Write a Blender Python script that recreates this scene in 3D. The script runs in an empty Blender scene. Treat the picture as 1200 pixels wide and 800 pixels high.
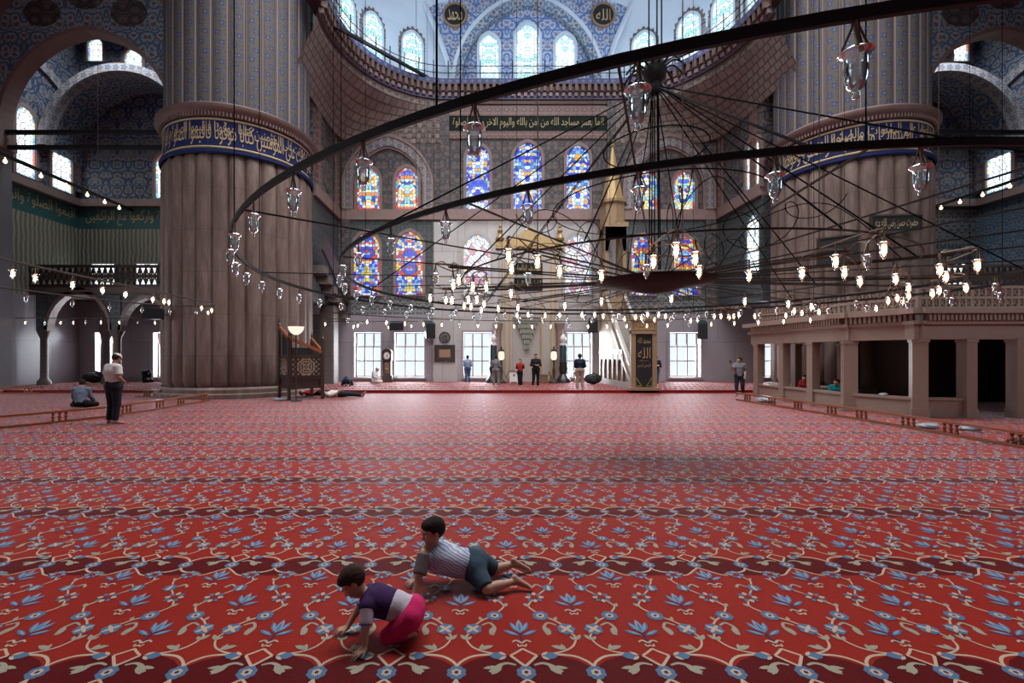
import bpy, math, random, unicodedata
import numpy as np
from math import sin, cos, pi, sqrt, radians, atan2
from mathutils import Vector, Matrix
random.seed(7)
SC = bpy.context.scene
COL = SC.collection
F = 540.0          # focal length in pixels of the 1200 px wide frame
VX, VY, EYE = 558.0, 415.0, 1.7
AX = 3.0           # axis of the hall
YW = 26.7          # wall opposite the viewer
ZP = 0.12          # height of the raised carpet platform
YP = 20.4          # its front edge

def tag(o, label=None, cat=None, group=None, kind=None):
    if label: o['label'] = label
    if cat: o['category'] = cat
    if group: o['group'] = group
    if kind: o['kind'] = kind
    return o

def empty(name, loc=(0, 0, 0), rz=0.0, label=None, cat=None, group=None, kind=None):
    o = bpy.data.objects.new(name, None)
    o.empty_display_size = 0.1
    COL.objects.link(o)
    o.location = loc
    o.rotation_euler = (0, 0, rz)
    return tag(o, label, cat, group, kind)

def copy_tree(o, parent=None):
    c = o.copy()
    COL.objects.link(c)
    if parent is not None:
        c.parent = parent
    for ch in list(o.children):
        copy_tree(ch, c)
    return c

def wloc(o):
    v = Vector((0, 0, 0))
    while o is not None:
        v = v + Vector(o.location)
        o = o.parent
    return v

class MB:
    def __init__(self):
        self.v = []; self.f = []; self.m = []; self.uv = []
    def face(self, pts, m=0, uv=None):
        b = len(self.v)
        self.v.extend([tuple(p) for p in pts])
        self.f.append(tuple(range(b, b + len(pts))))
        self.m.append(m)
        self.uv.append(uv)
    def box(self, x0, x1, y0, y1, z0, z1, m=0):
        if x0 > x1: x0, x1 = x1, x0
        if y0 > y1: y0, y1 = y1, y0
        if z0 > z1: z0, z1 = z1, z0
        P = [(x0, y0, z0), (x1, y0, z0), (x1, y1, z0), (x0, y1, z0), (x0, y0, z1), (x1, y0, z1), (x1, y1, z1), (x0, y1, z1)]
        b = len(self.v); self.v.extend(P)
        for q in ((0, 3, 2, 1), (4, 5, 6, 7), (0, 1, 5, 4), (1, 2, 6, 5), (2, 3, 7, 6), (3, 0, 4, 7)):
            self.f.append(tuple(b + i for i in q)); self.m.append(m); self.uv.append(None)
    def obox(self, c, ux, uy, uz, m=0):
        """box at centre c with half vectors ux, uy, uz"""
        c, ux, uy, uz = Vector(c), Vector(ux), Vector(uy), Vector(uz)
        b = len(self.v)
        for sz in (-1, 1):
            for sx, sy in ((-1, -1), (1, -1), (1, 1), (-1, 1)):
                self.v.append(tuple(c + ux * sx + uy * sy + uz * sz))
        for q in ((0, 3, 2, 1), (4, 5, 6, 7), (0, 1, 5, 4), (1, 2, 6, 5), (2, 3, 7, 6), (3, 0, 4, 7)):
            self.f.append(tuple(b + i for i in q)); self.m.append(m); self.uv.append(None)
    def bar(self, a, b, w, h, m=0):
        """rectangular bar from a to b, w across, h upright"""
        a, b = Vector(a), Vector(b)
        d = b - a
        s = d.cross(Vector((0, 0, 1)))
        if s.length < 1e-6: s = Vector((1, 0, 0))
        s.normalize()
        u = s.cross(d).normalized()
        self.obox((a + b) / 2, d / 2, s * (w / 2), u * (h / 2), m)
    def tube(self, pts, r, n=6, m=0, closed=False):
        pts = [Vector(p) for p in pts]
        N = len(pts)
        rs = r if isinstance(r, (list, tuple)) else [r] * N
        b = len(self.v)
        prev = None
        for i, p in enumerate(pts):
            if closed:
                t = pts[(i + 1) % N] - pts[i - 1]
            else:
                t = pts[min(i + 1, N - 1)] - pts[max(i - 1, 0)]
            if t.length < 1e-9: t = Vector((0, 0, 1))
            t.normalize()
            if prev is None:
                up = Vector((0, 0, 1)) if abs(t.z) < 0.9 else Vector((1, 0, 0))
                s = t.cross(up).normalized()
            else:
                s = (prev - t * prev.dot(t))
                if s.length < 1e-6: s = t.cross(Vector((1, 0, 0)))
                s.normalize()
            prev = s
            w = t.cross(s)
            for k in range(n):
                a = 2 * pi * k / n
                self.v.append(tuple(p + (s * cos(a) + w * sin(a)) * rs[i]))
        rings = N if closed else N - 1
        for i in range(rings):
            j = (i + 1) % N
            for k in range(n):
                l = (k + 1) % n
                self.f.append((b + i * n + k, b + i * n + l, b + j * n + l, b + j * n + k)); self.m.append(m); self.uv.append(None)
        if not closed:
            self.f.append(tuple(b + k for k in reversed(range(n)))); self.m.append(m); self.uv.append(None)
            self.f.append(tuple(b + (N - 1) * n + k for k in range(n))); self.m.append(m); self.uv.append(None)
    def lathe(self, prof, c=(0, 0, 0), n=16, m=0, a0=0.0, a1=2 * pi, su=1.0, radial=None, uvs=None):
        """prof: (radius, z) list; radial(a) multiplies the radius"""
        full = abs(a1 - a0 - 2 * pi) < 1e-6
        cols = n if full else n + 1
        b = len(self.v)
        for (r, z) in prof:
            for k in range(cols):
                a = a0 + (a1 - a0) * k / n
                q = r * (radial(a) if radial else 1.0)
                self.v.append((c[0] + q * cos(a), c[1] + q * sin(a), c[2] + z))
        for i in range(len(prof) - 1):
            for k in range(n):
                l = (k + 1) % cols
                self.f.append((b + i * cols + k, b + i * cols + l, b + (i + 1) * cols + l, b + (i + 1) * cols + k))
                self.m.append(m)
                u0 = (a0 + (a1 - a0) * k / n) * su; u1 = (a0 + (a1 - a0) * (k + 1) / n) * su
                z0 = prof[i][1]; z1 = prof[i + 1][1]
                self.uv.append([(u0, z0), (u1, z0), (u1, z1), (u0, z1)])
    def loft(self, A, B, m=0, uvA=None, uvB=None):
        for i in range(len(A) - 1):
            uv = None
            if uvA: uv = [uvA[i], uvA[i + 1], uvB[i + 1], uvB[i]]
            self.face([A[i], A[i + 1], B[i + 1], B[i]], m, uv)
    def prism(self, poly, P, d0, d1, m=0, side=None):
        """2D polygon poly placed by P(a, b, depth), from depth d0 (front) to d1"""
        side = m if side is None else side
        fr = [P(a, b, d0) for a, b in poly]; bk = [P(a, b, d1) for a, b in poly]
        self.face(fr, m, [(a, b) for a, b in poly])
        self.face(list(reversed(bk)), m, [(a, b) for a, b in reversed(poly)])
        n = len(poly)
        for i in range(n):
            j = (i + 1) % n
            self.face([fr[j], fr[i], bk[i], bk[j]], side)
    def ring(self, A, B, P, d0, d1, m=0, closed=False):
        """band between 2D outlines A (outer) and B (inner), with thickness"""
        n = len(A)
        for i in range(n if closed else n - 1):
            j = (i + 1) % n
            self.face([P(*A[i], d0), P(*A[j], d0), P(*B[j], d0), P(*B[i], d0)], m)
            self.face([P(*B[i], d0), P(*B[j], d0), P(*B[j], d1), P(*B[i], d1)], m)
            self.face([P(*A[j], d0), P(*A[i], d0), P(*A[i], d1), P(*A[j], d1)], m)
    def add_mesh(self, V, Fc, m=0):
        b = len(self.v)
        self.v.extend([tuple(p) for p in V])
        for f in Fc:
            self.f.append(tuple(b + i for i in f)); self.m.append(m); self.uv.append(None)
    def build(self, name, mats, parent=None, smooth=False, local=False, origin=None, merge=False):
        me = bpy.data.meshes.new(name)
        V = np.array(self.v, dtype=float).reshape(-1, 3)
        if parent is not None and not local:
            V = V - np.array(wloc(parent))
        if origin is not None:
            V = V - np.array(origin)
        me.from_pydata([tuple(p) for p in V], [], self.f)
        if not isinstance(mats, (list, tuple)): mats = [mats]
        for x in mats: me.materials.append(x)
        me.polygons.foreach_set('material_index', self.m)
        uvl = me.uv_layers.new(name='UVMap')
        arr = np.zeros((len(me.loops), 2), dtype=np.float32)
        li = 0
        for fi, f in enumerate(self.f):
            u = self.uv[fi]
            if u is None:
                nrm = me.polygons[fi].normal
                ax, ay, az = abs(nrm.x), abs(nrm.y), abs(nrm.z)
                for q in f:
                    p = self.v[q]
                    if az > 0.75: arr[li] = (p[0], p[1])
                    elif ay >= ax: arr[li] = (p[0], p[2])
                    else: arr[li] = (p[1], p[2])
                    li += 1
            else:
                for q in range(len(f)):
                    arr[li] = u[q]; li += 1
        uvl.data.foreach_set('uv', arr.ravel())
        if smooth:
            me.polygons.foreach_set('use_smooth', [True] * len(me.polygons))
            if smooth != 'all':
                me.set_sharp_from_angle(angle=radians(40))
        me.update()
        o = bpy.data.objects.new(name, me)
        COL.objects.link(o)
        if parent is not None: o.parent = parent
        if origin is not None: o.location = origin
        return o

def bez(pts, n=8):
    """Catmull-Rom through pts"""
    P = [Vector(p) for p in pts]
    out = []
    for i in range(len(P) - 1):
        p0 = P[max(i - 1, 0)]; p1 = P[i]; p2 = P[i + 1]; p3 = P[min(i + 2, len(P) - 1)]
        for k in range(n):
            t = k / n
            out.append(0.5 * ((2 * p1) + (p2 - p0) * t + (2 * p0 - 5 * p1 + 4 * p2 - p3) * t * t + (3 * p1 - p0 - 3 * p2 + p3) * t ** 3))
    out.append(P[-1])
    return out

def arch(w, h, n=8, c=0.22, inset=0.0):
    """pointed arch outline, bottom left up and over to bottom right, base at b=0"""
    a = w / 2.0
    cc = c * a
    R = a + cc
    rise = sqrt(R * R - cc * cc)
    hs = max(h - rise, 0.02)
    a2 = a - inset; R2 = R - inset
    pts = [(-a2, inset)]
    top = math.acos(cc / R2)
    for k in range(n + 1):
        t = top * k / n
        pts.append((cc - R2 * cos(t), hs + R2 * sin(t)))
    for k in range(n - 1, -1, -1):
        t = top * k / n
        pts.append((-cc + R2 * cos(t), hs + R2 * sin(t)))
    pts.append((a2, inset))
    return pts

_FORMS = None
def shape(s):
    """join Arabic letters (visual order)"""
    global _FORMS
    if _FORMS is None:
        _FORMS = {}
        for c in list(range(0xFB50, 0xFBFF)) + list(range(0xFE80, 0xFEFD)):
            d = unicodedata.decomposition(chr(c)).split()
            if len(d) >= 2:
                _FORMS[(d[0], ''.join(chr(int(x, 16)) for x in d[1:]))] = chr(c)
    toks = []; j = 0
    while j < len(s):
        if s[j:j + 2] == '\u0644\u0627': toks.append(s[j:j + 2]); j += 2
        else: toks.append(s[j]); j += 1
    out = []; prev = False
    for k, t in enumerate(toks):
        nxt = toks[k + 1] if k + 1 < len(toks) else ' '
        con = (('<medial>', t) in _FORMS or ('<initial>', t) in _FORMS) and ('<final>', nxt) in _FORMS
        f = {(0, 0): '<isolated>', (0, 1): '<initial>', (1, 0): '<final>', (1, 1): '<medial>'}[(int(prev), int(con))]
        out.append(_FORMS.get((f, t), t)); prev = con
    return ''.join(reversed(out))

def text_polys(s, arabic=True, res=3):
    """polygons of a line of writing, normalised to x in 0..1 and y in 0..1; returns verts, faces, aspect"""
    cu = bpy.data.curves.new('writing', 'FONT')
    cu.body = shape(s) if arabic else s
    cu.resolution_u = res
    ob = bpy.data.objects.new('writing', cu)
    COL.objects.link(ob)
    bpy.context.view_layer.update()
    dg = bpy.context.evaluated_depsgraph_get()
    ev = ob.evaluated_get(dg)
    me = ev.to_mesh()
    V = np.array([tuple(v.co) for v in me.vertices]); Fc = [tuple(p.vertices) for p in me.polygons]
    ev.to_mesh_clear()
    bpy.data.objects.remove(ob); bpy.data.curves.remove(cu)
    lo = V.min(0); hi = V.max(0); d = np.maximum(hi - lo, 1e-6)
    W = (V - lo) / d
    return [(p[0], p[1]) for p in W], Fc, d[0] / d[1]

def put_text(mb, s, P, a0, a1, b0, b1, d, m=0, arabic=True):
    V, Fc, asp = text_polys(s, arabic)
    mb.add_mesh([P(a0 + (a1 - a0) * x, b0 + (b1 - b0) * y, d) for x, y in V], Fc, m)

# ------------------------------------------------------------------ materials
class NT:
    def __init__(self, name):
        self.mat = bpy.data.materials.new(name)
        self.mat.use_nodes = True
        self.t = self.mat.node_tree
        self.t.nodes.clear()
        self.out = self.t.nodes.new('ShaderNodeOutputMaterial')
    def n(self, kind, props=None, **ins):
        nd = self.t.nodes.new(kind)
        for k, v in (props or {}).items(): setattr(nd, k, v)
        for k, v in ins.items():
            key = int(k[1:]) if k[0] == 'i' and k[1:].isdigit() else k.replace('_', ' ')
            self.set(nd.inputs[key], v)
        return nd
    def set(self, sock, v):
        if isinstance(v, bpy.types.NodeSocket): self.t.links.new(v, sock)
        elif isinstance(v, (tuple, list)) and sock.type == 'RGBA' and len(v) == 3: sock.default_value = (*v, 1)
        else: sock.default_value = v
    def math(self, op, a, b=0.0, c=0.0, clamp=False):
        nd = self.t.nodes.new('ShaderNodeMath'); nd.operation = op; nd.use_clamp = clamp
        self.set(nd.inputs[0], a); self.set(nd.inputs[1], b); self.set(nd.inputs[2], c)
        return nd.outputs[0]
    def mix(self, f, a, b, mode='MIX'):
        nd = self.t.nodes.new('ShaderNodeMix'); nd.data_type = 'RGBA'; nd.blend_type = mode
        self.set(nd.inputs[0], f); self.set(nd.inputs[6], a); self.set(nd.inputs[7], b)
        return nd.outputs[2]
    def uv(self): return self.n('ShaderNodeTexCoord').outputs['UV']
    def obj(self): return self.n('ShaderNodeTexCoord').outputs['Object']
    def sep(self, v):
        s = self.n('ShaderNodeSeparateXYZ', i0=v); return s.outputs
    def comb(self, x, y, z=0.0):
        return self.n('ShaderNodeCombineXYZ', i0=x, i1=y, i2=z).outputs[0]
    def noise(self, v, scale, detail=3.0, rough=0.5, out='Fac'):
        return self.n('ShaderNodeTexNoise', Vector=v, Scale=scale, Detail=detail, Roughness=rough).outputs[out]
    def vor(self, v, scale, rnd=1.0, feature='F1', out='Distance', dim='2D'):
        return self.n('ShaderNodeTexVoronoi', {'feature': feature, 'voronoi_dimensions': dim}, Vector=v, Scale=scale, Randomness=rnd).outputs[out]
    def ramp(self, f, stops, interp='LINEAR'):
        nd = self.n('ShaderNodeValToRGB', i0=f); cr = nd.color_ramp; cr.interpolation = interp
        while len(cr.elements) > 1: cr.elements.remove(cr.elements[-1])
        cr.elements[0].position = stops[0][0]; cr.elements[0].color = (*stops[0][1], 1)
        for p, c in stops[1:]:
            e = cr.elements.new(p); e.color = (*c, 1)
        return nd.outputs[0]
    def bump(self, h, strength=0.3, dist=0.02):
        return self.n('ShaderNodeBump', Height=h, Strength=strength, Distance=dist).outputs[0]
    def bsdf(self, color, rough=0.6, metal=0.0, normal=None, spec=0.5, **kw):
        b = self.n('ShaderNodeBsdfPrincipled', **{'Base_Color': color, 'Roughness': rough, 'Metallic': metal})
        b.inputs['Specular IOR Level'].default_value = spec
        for k, v in kw.items(): self.set(b.inputs[k.replace('_', ' ')], v)
        if normal is not None: self.set(b.inputs['Normal'], normal)
        self.t.links.new(b.outputs[0], self.out.inputs[0])
        return b

def plain(name, col, rough=0.6, metal=0.0, var=0.25, scale=6.0, bump=0.0, spec=0.5, stretch=None):
    t = NT(name)
    v = t.obj()
    if stretch: v = t.n('ShaderNodeVectorMath', {'operation': 'MULTIPLY'}, i0=v, i1=stretch).outputs[0]
    nz = t.noise(v, scale, 4.0)
    c = t.mix(nz, tuple(x * (1 - var) for x in col), tuple(min(x * (1 + var), 1) for x in col))
    t.bsdf(c, rough, metal, t.bump(t.noise(v, scale * 4, 3.0), bump, 0.01) if bump else None, spec)
    return t.mat

def arabesque(name, bg, fg, acc, scale=2.2, fold=1.0, rough=0.6, rings=15.0, var=0.2, rnd=0.7, tint=None):
    """floral scroll pattern, mirrored about vertical axes every `fold` metres"""
    t = NT(name)
    x, y, _ = t.sep(t.uv())
    fx = t.math('PINGPONG', x, fold / 2.0)
    p = t.comb(fx, y)
    nz = t.n('ShaderNodeTexNoise', Vector=p, Scale=scale * 1.3, Detail=2.0).outputs['Color']
    off = t.n('ShaderNodeVectorMath', {'operation': 'SCALE'}, i0=t.n('ShaderNodeVectorMath', {'operation': 'SUBTRACT'}, i0=nz, i1=(0.5, 0.5, 0.5)).outputs[0], Scale=0.55 / scale).outputs[0]
    q = t.n('ShaderNodeVectorMath', {'operation': 'ADD'}, i0=p, i1=off).outputs[0]
    d = t.vor(q, scale, rnd)
    ringm = t.math('GREATER_THAN', t.math('SINE', t.math('MULTIPLY', d, rings)), 0.25)
    e = t.vor(q, scale * 2.1, 0.9, 'DISTANCE_TO_EDGE')
    vine = t.math('LESS_THAN', e, 0.055)
    heart = t.math('LESS_THAN', d, 0.17)
    c = t.mix(ringm, bg, fg)
    c = t.mix(t.math('MULTIPLY', vine, 0.8), c, fg)
    c = t.mix(heart, c, acc)
    big = t.noise(t.uv(), 0.35, 4.0)
    c = t.mix(big, c, t.mix(0.55, c, (0, 0, 0)), 'MIX') if var else c
    t.bsdf(c, rough)
    return t.mat

def stained(name, pal, strength, scale=8.0, stripes=False, lead=0.02, rnd=0.75):
    t = NT(name)
    x, y, _ = t.sep(t.uv())
    p = t.comb(t.math('ABSOLUTE', x), y)
    if stripes:
        p = t.comb(t.math('ADD', t.math('MULTIPLY', x, 0.7), t.math('MULTIPLY', y, 0.7)), t.math('MULTIPLY', t.math('SUBTRACT', y, x), 0.3))
    cc = t.n('ShaderNodeTexVoronoi', {'voronoi_dimensions': '2D'}, Vector=p, Scale=scale, Randomness=rnd).outputs['Color']
    r = t.sep(cc)[0]
    col = t.ramp(r, [(i / len(pal), c) for i, c in enumerate(pal)], 'CONSTANT')
    e = t.vor(p, scale, rnd, 'DISTANCE_TO_EDGE')
    ld = t.math('LESS_THAN', e, lead * scale * 0.5)
    g = t.math('ADD', 0.75, t.math('MULTIPLY', t.noise(t.uv(), 1.7, 2.0), 0.5))
    col = t.mix(ld, col, (0.0, 0.0, 0.0))
    em = t.n('ShaderNodeEmission', Color=col, Strength=t.math('MULTIPLY', g, strength))
    gl = t.n('ShaderNodeBsdfGlossy', Color=(0.05, 0.05, 0.05, 1), Roughness=0.3)
    ad = t.n('ShaderNodeAddShader', i0=em.outputs[0], i1=gl.outputs[0])
    t.t.links.new(ad.outputs[0], t.out.inputs[0])
    return t.mat

M = {}
M['marble'] = None
def marble(name, a, b, scale=0.8, slab=None, rough=0.35):
    t = NT(name)
    x, y, _ = t.sep(t.uv())
    v = t.uv()
    nz = t.noise(v, scale, 6.0, 0.65)
    w = t.noise(v, scale * 3.0, 5.0, 0.7)
    c = t.mix(t.math('MULTIPLY', t.math('ADD', nz, w), 0.5), a, b)
    if slab:
        br = t.n('ShaderNodeTexBrick', Vector=v, Color1=(1, 1, 1, 1), Color2=(0.86, 0.86, 0.86, 1), Mortar=(0.45, 0.45, 0.45, 1), Scale=1.0)
        br.inputs['Mortar Size'].default_value = 0.012
        br.inputs['Brick Width'].default_value = slab[0]; br.inputs['Row Height'].default_value = slab[1]
        c = t.mix(1.0, c, br.outputs['Color'], 'MULTIPLY')
    t.bsdf(c, rough)
    return t.mat

M['marble'] = marble('pale_marble', (0.50, 0.47, 0.45), (0.30, 0.28, 0.28), 0.5, (1.3, 1.9))
M['marble_lilac'] = marble('lilac_grey_marble', (0.37, 0.33, 0.36), (0.22, 0.20, 0.22), 0.6, (2.0, 2.4))
M['marble_white'] = marble('white_marble', (0.38, 0.34, 0.31), (0.27, 0.24, 0.22), 1.0)
M['pier'] = marble('grey_pier_stone', (0.24, 0.24, 0.27), (0.13, 0.13, 0.15), 1.5)
M['stone_dark'] = marble('dim_brown_stone', (0.17, 0.135, 0.12), (0.10, 0.08, 0.072), 0.9, (1.2, 0.8), 0.7)

def pillar_stone():
    t = NT('fluted_pillar_marble')
    v = t.obj()
    s = t.n('ShaderNodeVectorMath', {'operation': 'MULTIPLY'}, i0=v, i1=(1, 1, 0.18)).outputs[0]
    nz = t.noise(s, 1.3, 6.0, 0.6)
    st = t.noise(s, 5.0, 3.0, 0.7)
    x, y, z = t.sep(v)
    jo = t.math('LESS_THAN', t.math('FRACT', t.math('DIVIDE', z, 1.62)), 0.012)
    c = t.ramp(t.math('MULTIPLY', t.math('ADD', nz, st), 0.5), [(0.3, (0.085, 0.056, 0.048)), (0.5, (0.155, 0.108, 0.092)), (0.7, (0.25, 0.188, 0.165))])
    c = t.mix(t.math('MULTIPLY', jo, 0.5), c, (0.06, 0.05, 0.045))
    t.bsdf(c, 0.7, normal=t.bump(st, 0.15, 0.02), spec=.3)
    return t.mat
M['pillar'] = pillar_stone()

def pillar_paint():
    """painted strips: one per flute (u in flute units), plant motif running up each strip"""
    t = NT('painted_pillar_strips')
    u, v, _ = t.sep(t.uv())
    fu = t.math('FRACT', u)
    ax = t.math('ABSOLUTE', t.math('SUBTRACT', fu, 0.5))              # 0 centre .. 0.5 edge
    odd = t.math('GREATER_THAN', t.math('FRACT', t.math('MULTIPLY', t.math('FLOOR', u), 0.5)), 0.25)
    vy = t.math('ADD', v, t.math('MULTIPLY', odd, 0.37))
    # winding stem
    ph = t.math('MULTIPLY', vy, 2 * pi / 0.75)
    stem_x = t.math('ADD', 0.5, t.math('MULTIPLY', t.math('SINE', ph), 0.17))
    stem = t.math('LESS_THAN', t.math('ABSOLUTE', t.math('SUBTRACT', fu, stem_x)), 0.055)
    # flowers on the turns, leaves opposite
    cell = t.math('SUBTRACT', t.math('FRACT', t.math('DIVIDE', vy, 0.375)), 0.5)
    sgn = t.math('SIGN', t.math('COSINE', t.math('MULTIPLY', t.math('FLOOR', t.math('DIVIDE', vy, 0.375)), pi)))
    dx = t.math('SUBTRACT', fu, t.math('ADD', 0.5, t.math('MULTIPLY', sgn, -0.13)))
    dy = t.math('MULTIPLY', cell, 0.95)
    ang = t.math('ARCTAN2', dy, dx)
    rr = t.math('SQRT', t.math('ADD', t.math('MULTIPLY', dx, dx), t.math('MULTIPLY', t.math('MULTIPLY', dy, dy), 0.32)))
    pet = t.math('ADD', 0.15, t.math('MULTIPLY', t.math('COSINE', t.math('MULTIPLY', ang, 6.0)), 0.05))
    flower = t.math('LESS_THAN', rr, pet)
    heart = t.math('LESS_THAN', rr, 0.055)
    lf = t.vor(t.comb(t.math('MULTIPLY', ax, 2.4), t.math('MULTIPLY', vy, 3.2)), 1.9, 0.6)
    leaf = t.math('LESS_THAN', lf, 0.27)
    gold = (0.13, 0.10, 0.05); blue = (0.035, 0.052, 0.17); pale = (0.22, 0.20, 0.20); bg = (0.115, 0.10, 0.10); red = (0.13, 0.065, 0.05)
    c = t.mix(leaf, bg, (0.06, 0.07, 0.125))
    c = t.mix(stem, c, gold)
    c = t.mix(flower, c, blue)
    c = t.mix(heart, c, pale)
    edge1 = t.math('GREATER_THAN', ax, 0.35)
    edge2 = t.math('GREATER_THAN', ax, 0.40)
    edge3 = t.math('GREATER_THAN', ax, 0.465)
    c = t.mix(edge1, c, (0.07, 0.07, 0.09))
    c = t.mix(edge2, c, (0.30, 0.225, 0.19))
    c = t.mix(edge3, c, red)
    big = t.noise(t.obj(), 0.6, 4.0)
    c = t.mix(t.math('MULTIPLY', big, 0.5), c, (0.03, 0.03, 0.03))
    t.bsdf(c, 0.7)
    return t.mat
M['pillar_paint'] = pillar_paint()

def ornament_strip(name, bg, fg, acc, per=0.5, h=1.0):
    """repeating palmettes along u, v in metres from 0 to h"""
    t = NT(name)
    u, v, _ = t.sep(t.uv())
    fu = t.math('SUBTRACT', t.math('FRACT', t.math('DIVIDE', u, per)), 0.5)
    fv = t.math('SUBTRACT', t.math('FRACT', t.math('DIVIDE', v, h)), 0.5)
    ang = t.math('ARCTAN2', fv, fu)
    rr = t.math('SQRT', t.math('ADD', t.math('MULTIPLY', fu, fu), t.math('MULTIPLY', fv, fv)))
    p1 = t.math('LESS_THAN', rr, t.math('ADD', 0.33, t.math('MULTIPLY', t.math('COSINE', t.math('MULTIPLY', ang, 5.0)), 0.09)))
    p2 = t.math('LESS_THAN', rr, t.math('ADD', 0.16, t.math('MULTIPLY', t.math('COSINE', t.math('MULTIPLY', ang, 8.0)), 0.05)))
    c = t.mix(p1, bg, fg); c = t.mix(p2, c, acc)
    ed = t.math('GREATER_THAN', t.math('ABSOLUTE', fv), 0.44)
    c = t.mix(ed, c, acc)
    t.bsdf(c, 0.6)
    return t.mat

M['arab_red'] = arabesque('rose_stone_with_dark_scrolls', (0.155, 0.12, 0.11), (0.05, 0.05, 0.068), (0.22, 0.16, 0.14), 2.6, 1.1)
M['arab_blue'] = arabesque('blue_and_white_scroll_painting', (0.24, 0.25, 0.28), (0.035, 0.05, 0.11), (0.22, 0.12, 0.09), 2.1, 1.3)
M['arab_cyan'] = arabesque('pale_blue_vault_painting', (0.42, 0.50, 0.56), (0.10, 0.18, 0.30), (0.25, 0.13, 0.12), 2.2, 1.2)
M['arab_grey'] = arabesque('dark_scrolls_on_grey_plaster', (0.25, 0.22, 0.21), (0.06, 0.06, 0.075), (0.19, 0.10, 0.08), 2.0, 1.2)
M['tile_dark'] = arabesque('dark_teal_floral_tile', (0.045, 0.07, 0.08), (0.12, 0.14, 0.14), (0.10, 0.05, 0.04), 4.0, 0.5)
M['tile_grey'] = arabesque('grey_lattice_tile', (0.27, 0.28, 0.27), (0.06, 0.07, 0.08), (0.10, 0.10, 0.12), 4.5, 0.44, rings=9)
M['tile_blue'] = arabesque('blue_floral_tile', (0.22, 0.28, 0.33), (0.06, 0.12, 0.22), (0.16, 0.10, 0.10), 3.2, 0.6)
M['upper_blue'] = arabesque('bright_blue_floral_painting', (0.50, 0.58, 0.70), (0.10, 0.19, 0.46), (0.34, 0.22, 0.24), 2.0, 1.2)
M['arch_band'] = ornament_strip('arch_band_palmettes', (0.27, 0.255, 0.255), (0.09, 0.10, 0.16), (0.24, 0.15, 0.12), 0.42, 0.42)
M['band_red'] = ornament_strip('rose_band_with_leaves', (0.20, 0.115, 0.10), (0.12, 0.07, 0.065), (0.26, 0.17, 0.15), 0.5, 0.4)
M['blue_check'] = ornament_strip('blue_cell_band', (0.035, 0.045, 0.12), (0.07, 0.085, 0.19), (0.20, 0.13, 0.11), 0.42, 0.5)
M['band_text_blue'] = plain('deep_blue_band', (0.012, 0.02, 0.085), 0.75, var=0.2, spec=.2)
M['band_text_green'] = plain('dark_green_band', (0.006, 0.013, 0.010), 0.75, spec=.2)
M['band_text_teal'] = plain('teal_band', (0.03, 0.10, 0.10), 0.5)
def pleats():
    t = NT('pale_pleated_hanging')
    x, y, _ = t.sep(t.uv())
    s = t.math('SINE', t.math('ADD', t.math('MULTIPLY', x, 26.0), t.math('MULTIPLY', t.noise(t.uv(), 1.5), 5.0)))
    c = t.mix(t.math('MULTIPLY', t.math('ADD', s, 1.0), 0.5), (0.14, 0.135, 0.105), (0.33, 0.31, 0.24))
    t.bsdf(c, 0.9, normal=t.bump(s, 0.6, 0.05))
    return t.mat
M['pleat'] = pleats()
M['gold'] = plain('old_gold', (0.36, 0.245, 0.11), 0.45, 0.35, 0.2, 8, 0.1)
M['gold_dull'] = plain('dull_gilding', (0.25, 0.165, 0.09), 0.6, 0.1, 0.35, 10, 0.2)
M['gilt_ink'] = plain('gilt_lettering', (0.46, 0.34, 0.17), 0.6, 0.0, 0.1)
M['rose_stone'] = plain('rose_stone_moulding', (0.24, 0.16, 0.145), 0.6, var=0.3, scale=2)
M['rose_dark'] = plain('dark_rose_moulding', (0.13, 0.075, 0.065), 0.6, var=0.3, scale=3)
M['plaster_blue'] = plain('pale_blue_plaster', (0.46, 0.54, 0.63), 0.8, var=0.18, scale=0.5)
M['iron'] = plain('black_wrought_iron', (0.010, 0.010, 0.012), 0.6, 0.0, 0.3, 20, 0.1, .3)
M['iron_warm'] = plain('bronzed_iron', (0.035, 0.029, 0.025), 0.6, 0.1, 0.3, 20, 0, .3)
M['brass'] = plain('worn_brass', (0.17, 0.125, 0.09), 0.5, 0.25, 0.25, 20)
M['rim'] = plain('grey_lamp_rim', (0.2, 0.19, 0.18), 0.35, 0.0, 0.2, 20)
M['wood_red'] = plain('red_varnished_wood', (0.22, 0.065, 0.025), 0.35, var=0.35, scale=9, stretch=(1, 1, 6))
M['wood_dark'] = plain('dark_walnut', (0.035, 0.019, 0.013), 0.4, var=0.4, scale=9)
M['wood_mid'] = plain('brown_oak', (0.16, 0.085, 0.045), 0.5, var=0.35, scale=9)
M['ivory'] = plain('mother_of_pearl_inlay', (0.34, 0.26, 0.20), 0.35, var=0.2)
M['hood'] = plain('grey_green_stone', (0.20, 0.20, 0.16), .7)
M['cable'] = plain('black_steel_cable', (0.004, 0.004, 0.005), .9, spec=.05)
M['tan'] = plain('tan_picture', (0.25, 0.15, 0.095), .6, var=.3)
M['black'] = plain('black_cloth', (0.008, 0.008, 0.010), 0.8, var=0.4)
M['black_plastic'] = plain('black_plastic', (0.012, 0.012, 0.014), 0.4, var=0.2)
M['white_paint'] = plain('white_paint', (0.62, 0.60, 0.57), 0.5, var=0.1)
M['teal_paint'] = plain('dark_teal_speaker', (0.012, 0.03, 0.04), 0.4)
M['window_wood'] = plain('brown_window_wood', (0.20, 0.13, 0.10), 0.5, var=0.2)
M['mahfil'] = marble('brown_tinted_marble', (0.37, 0.27, 0.22), (0.20, 0.145, 0.115), 1.6, None, 0.5)
M['plastic_bag'] = plain('grey_plastic_bag', (0.28, 0.30, 0.33), 0.25, var=0.4, scale=14)

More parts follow.
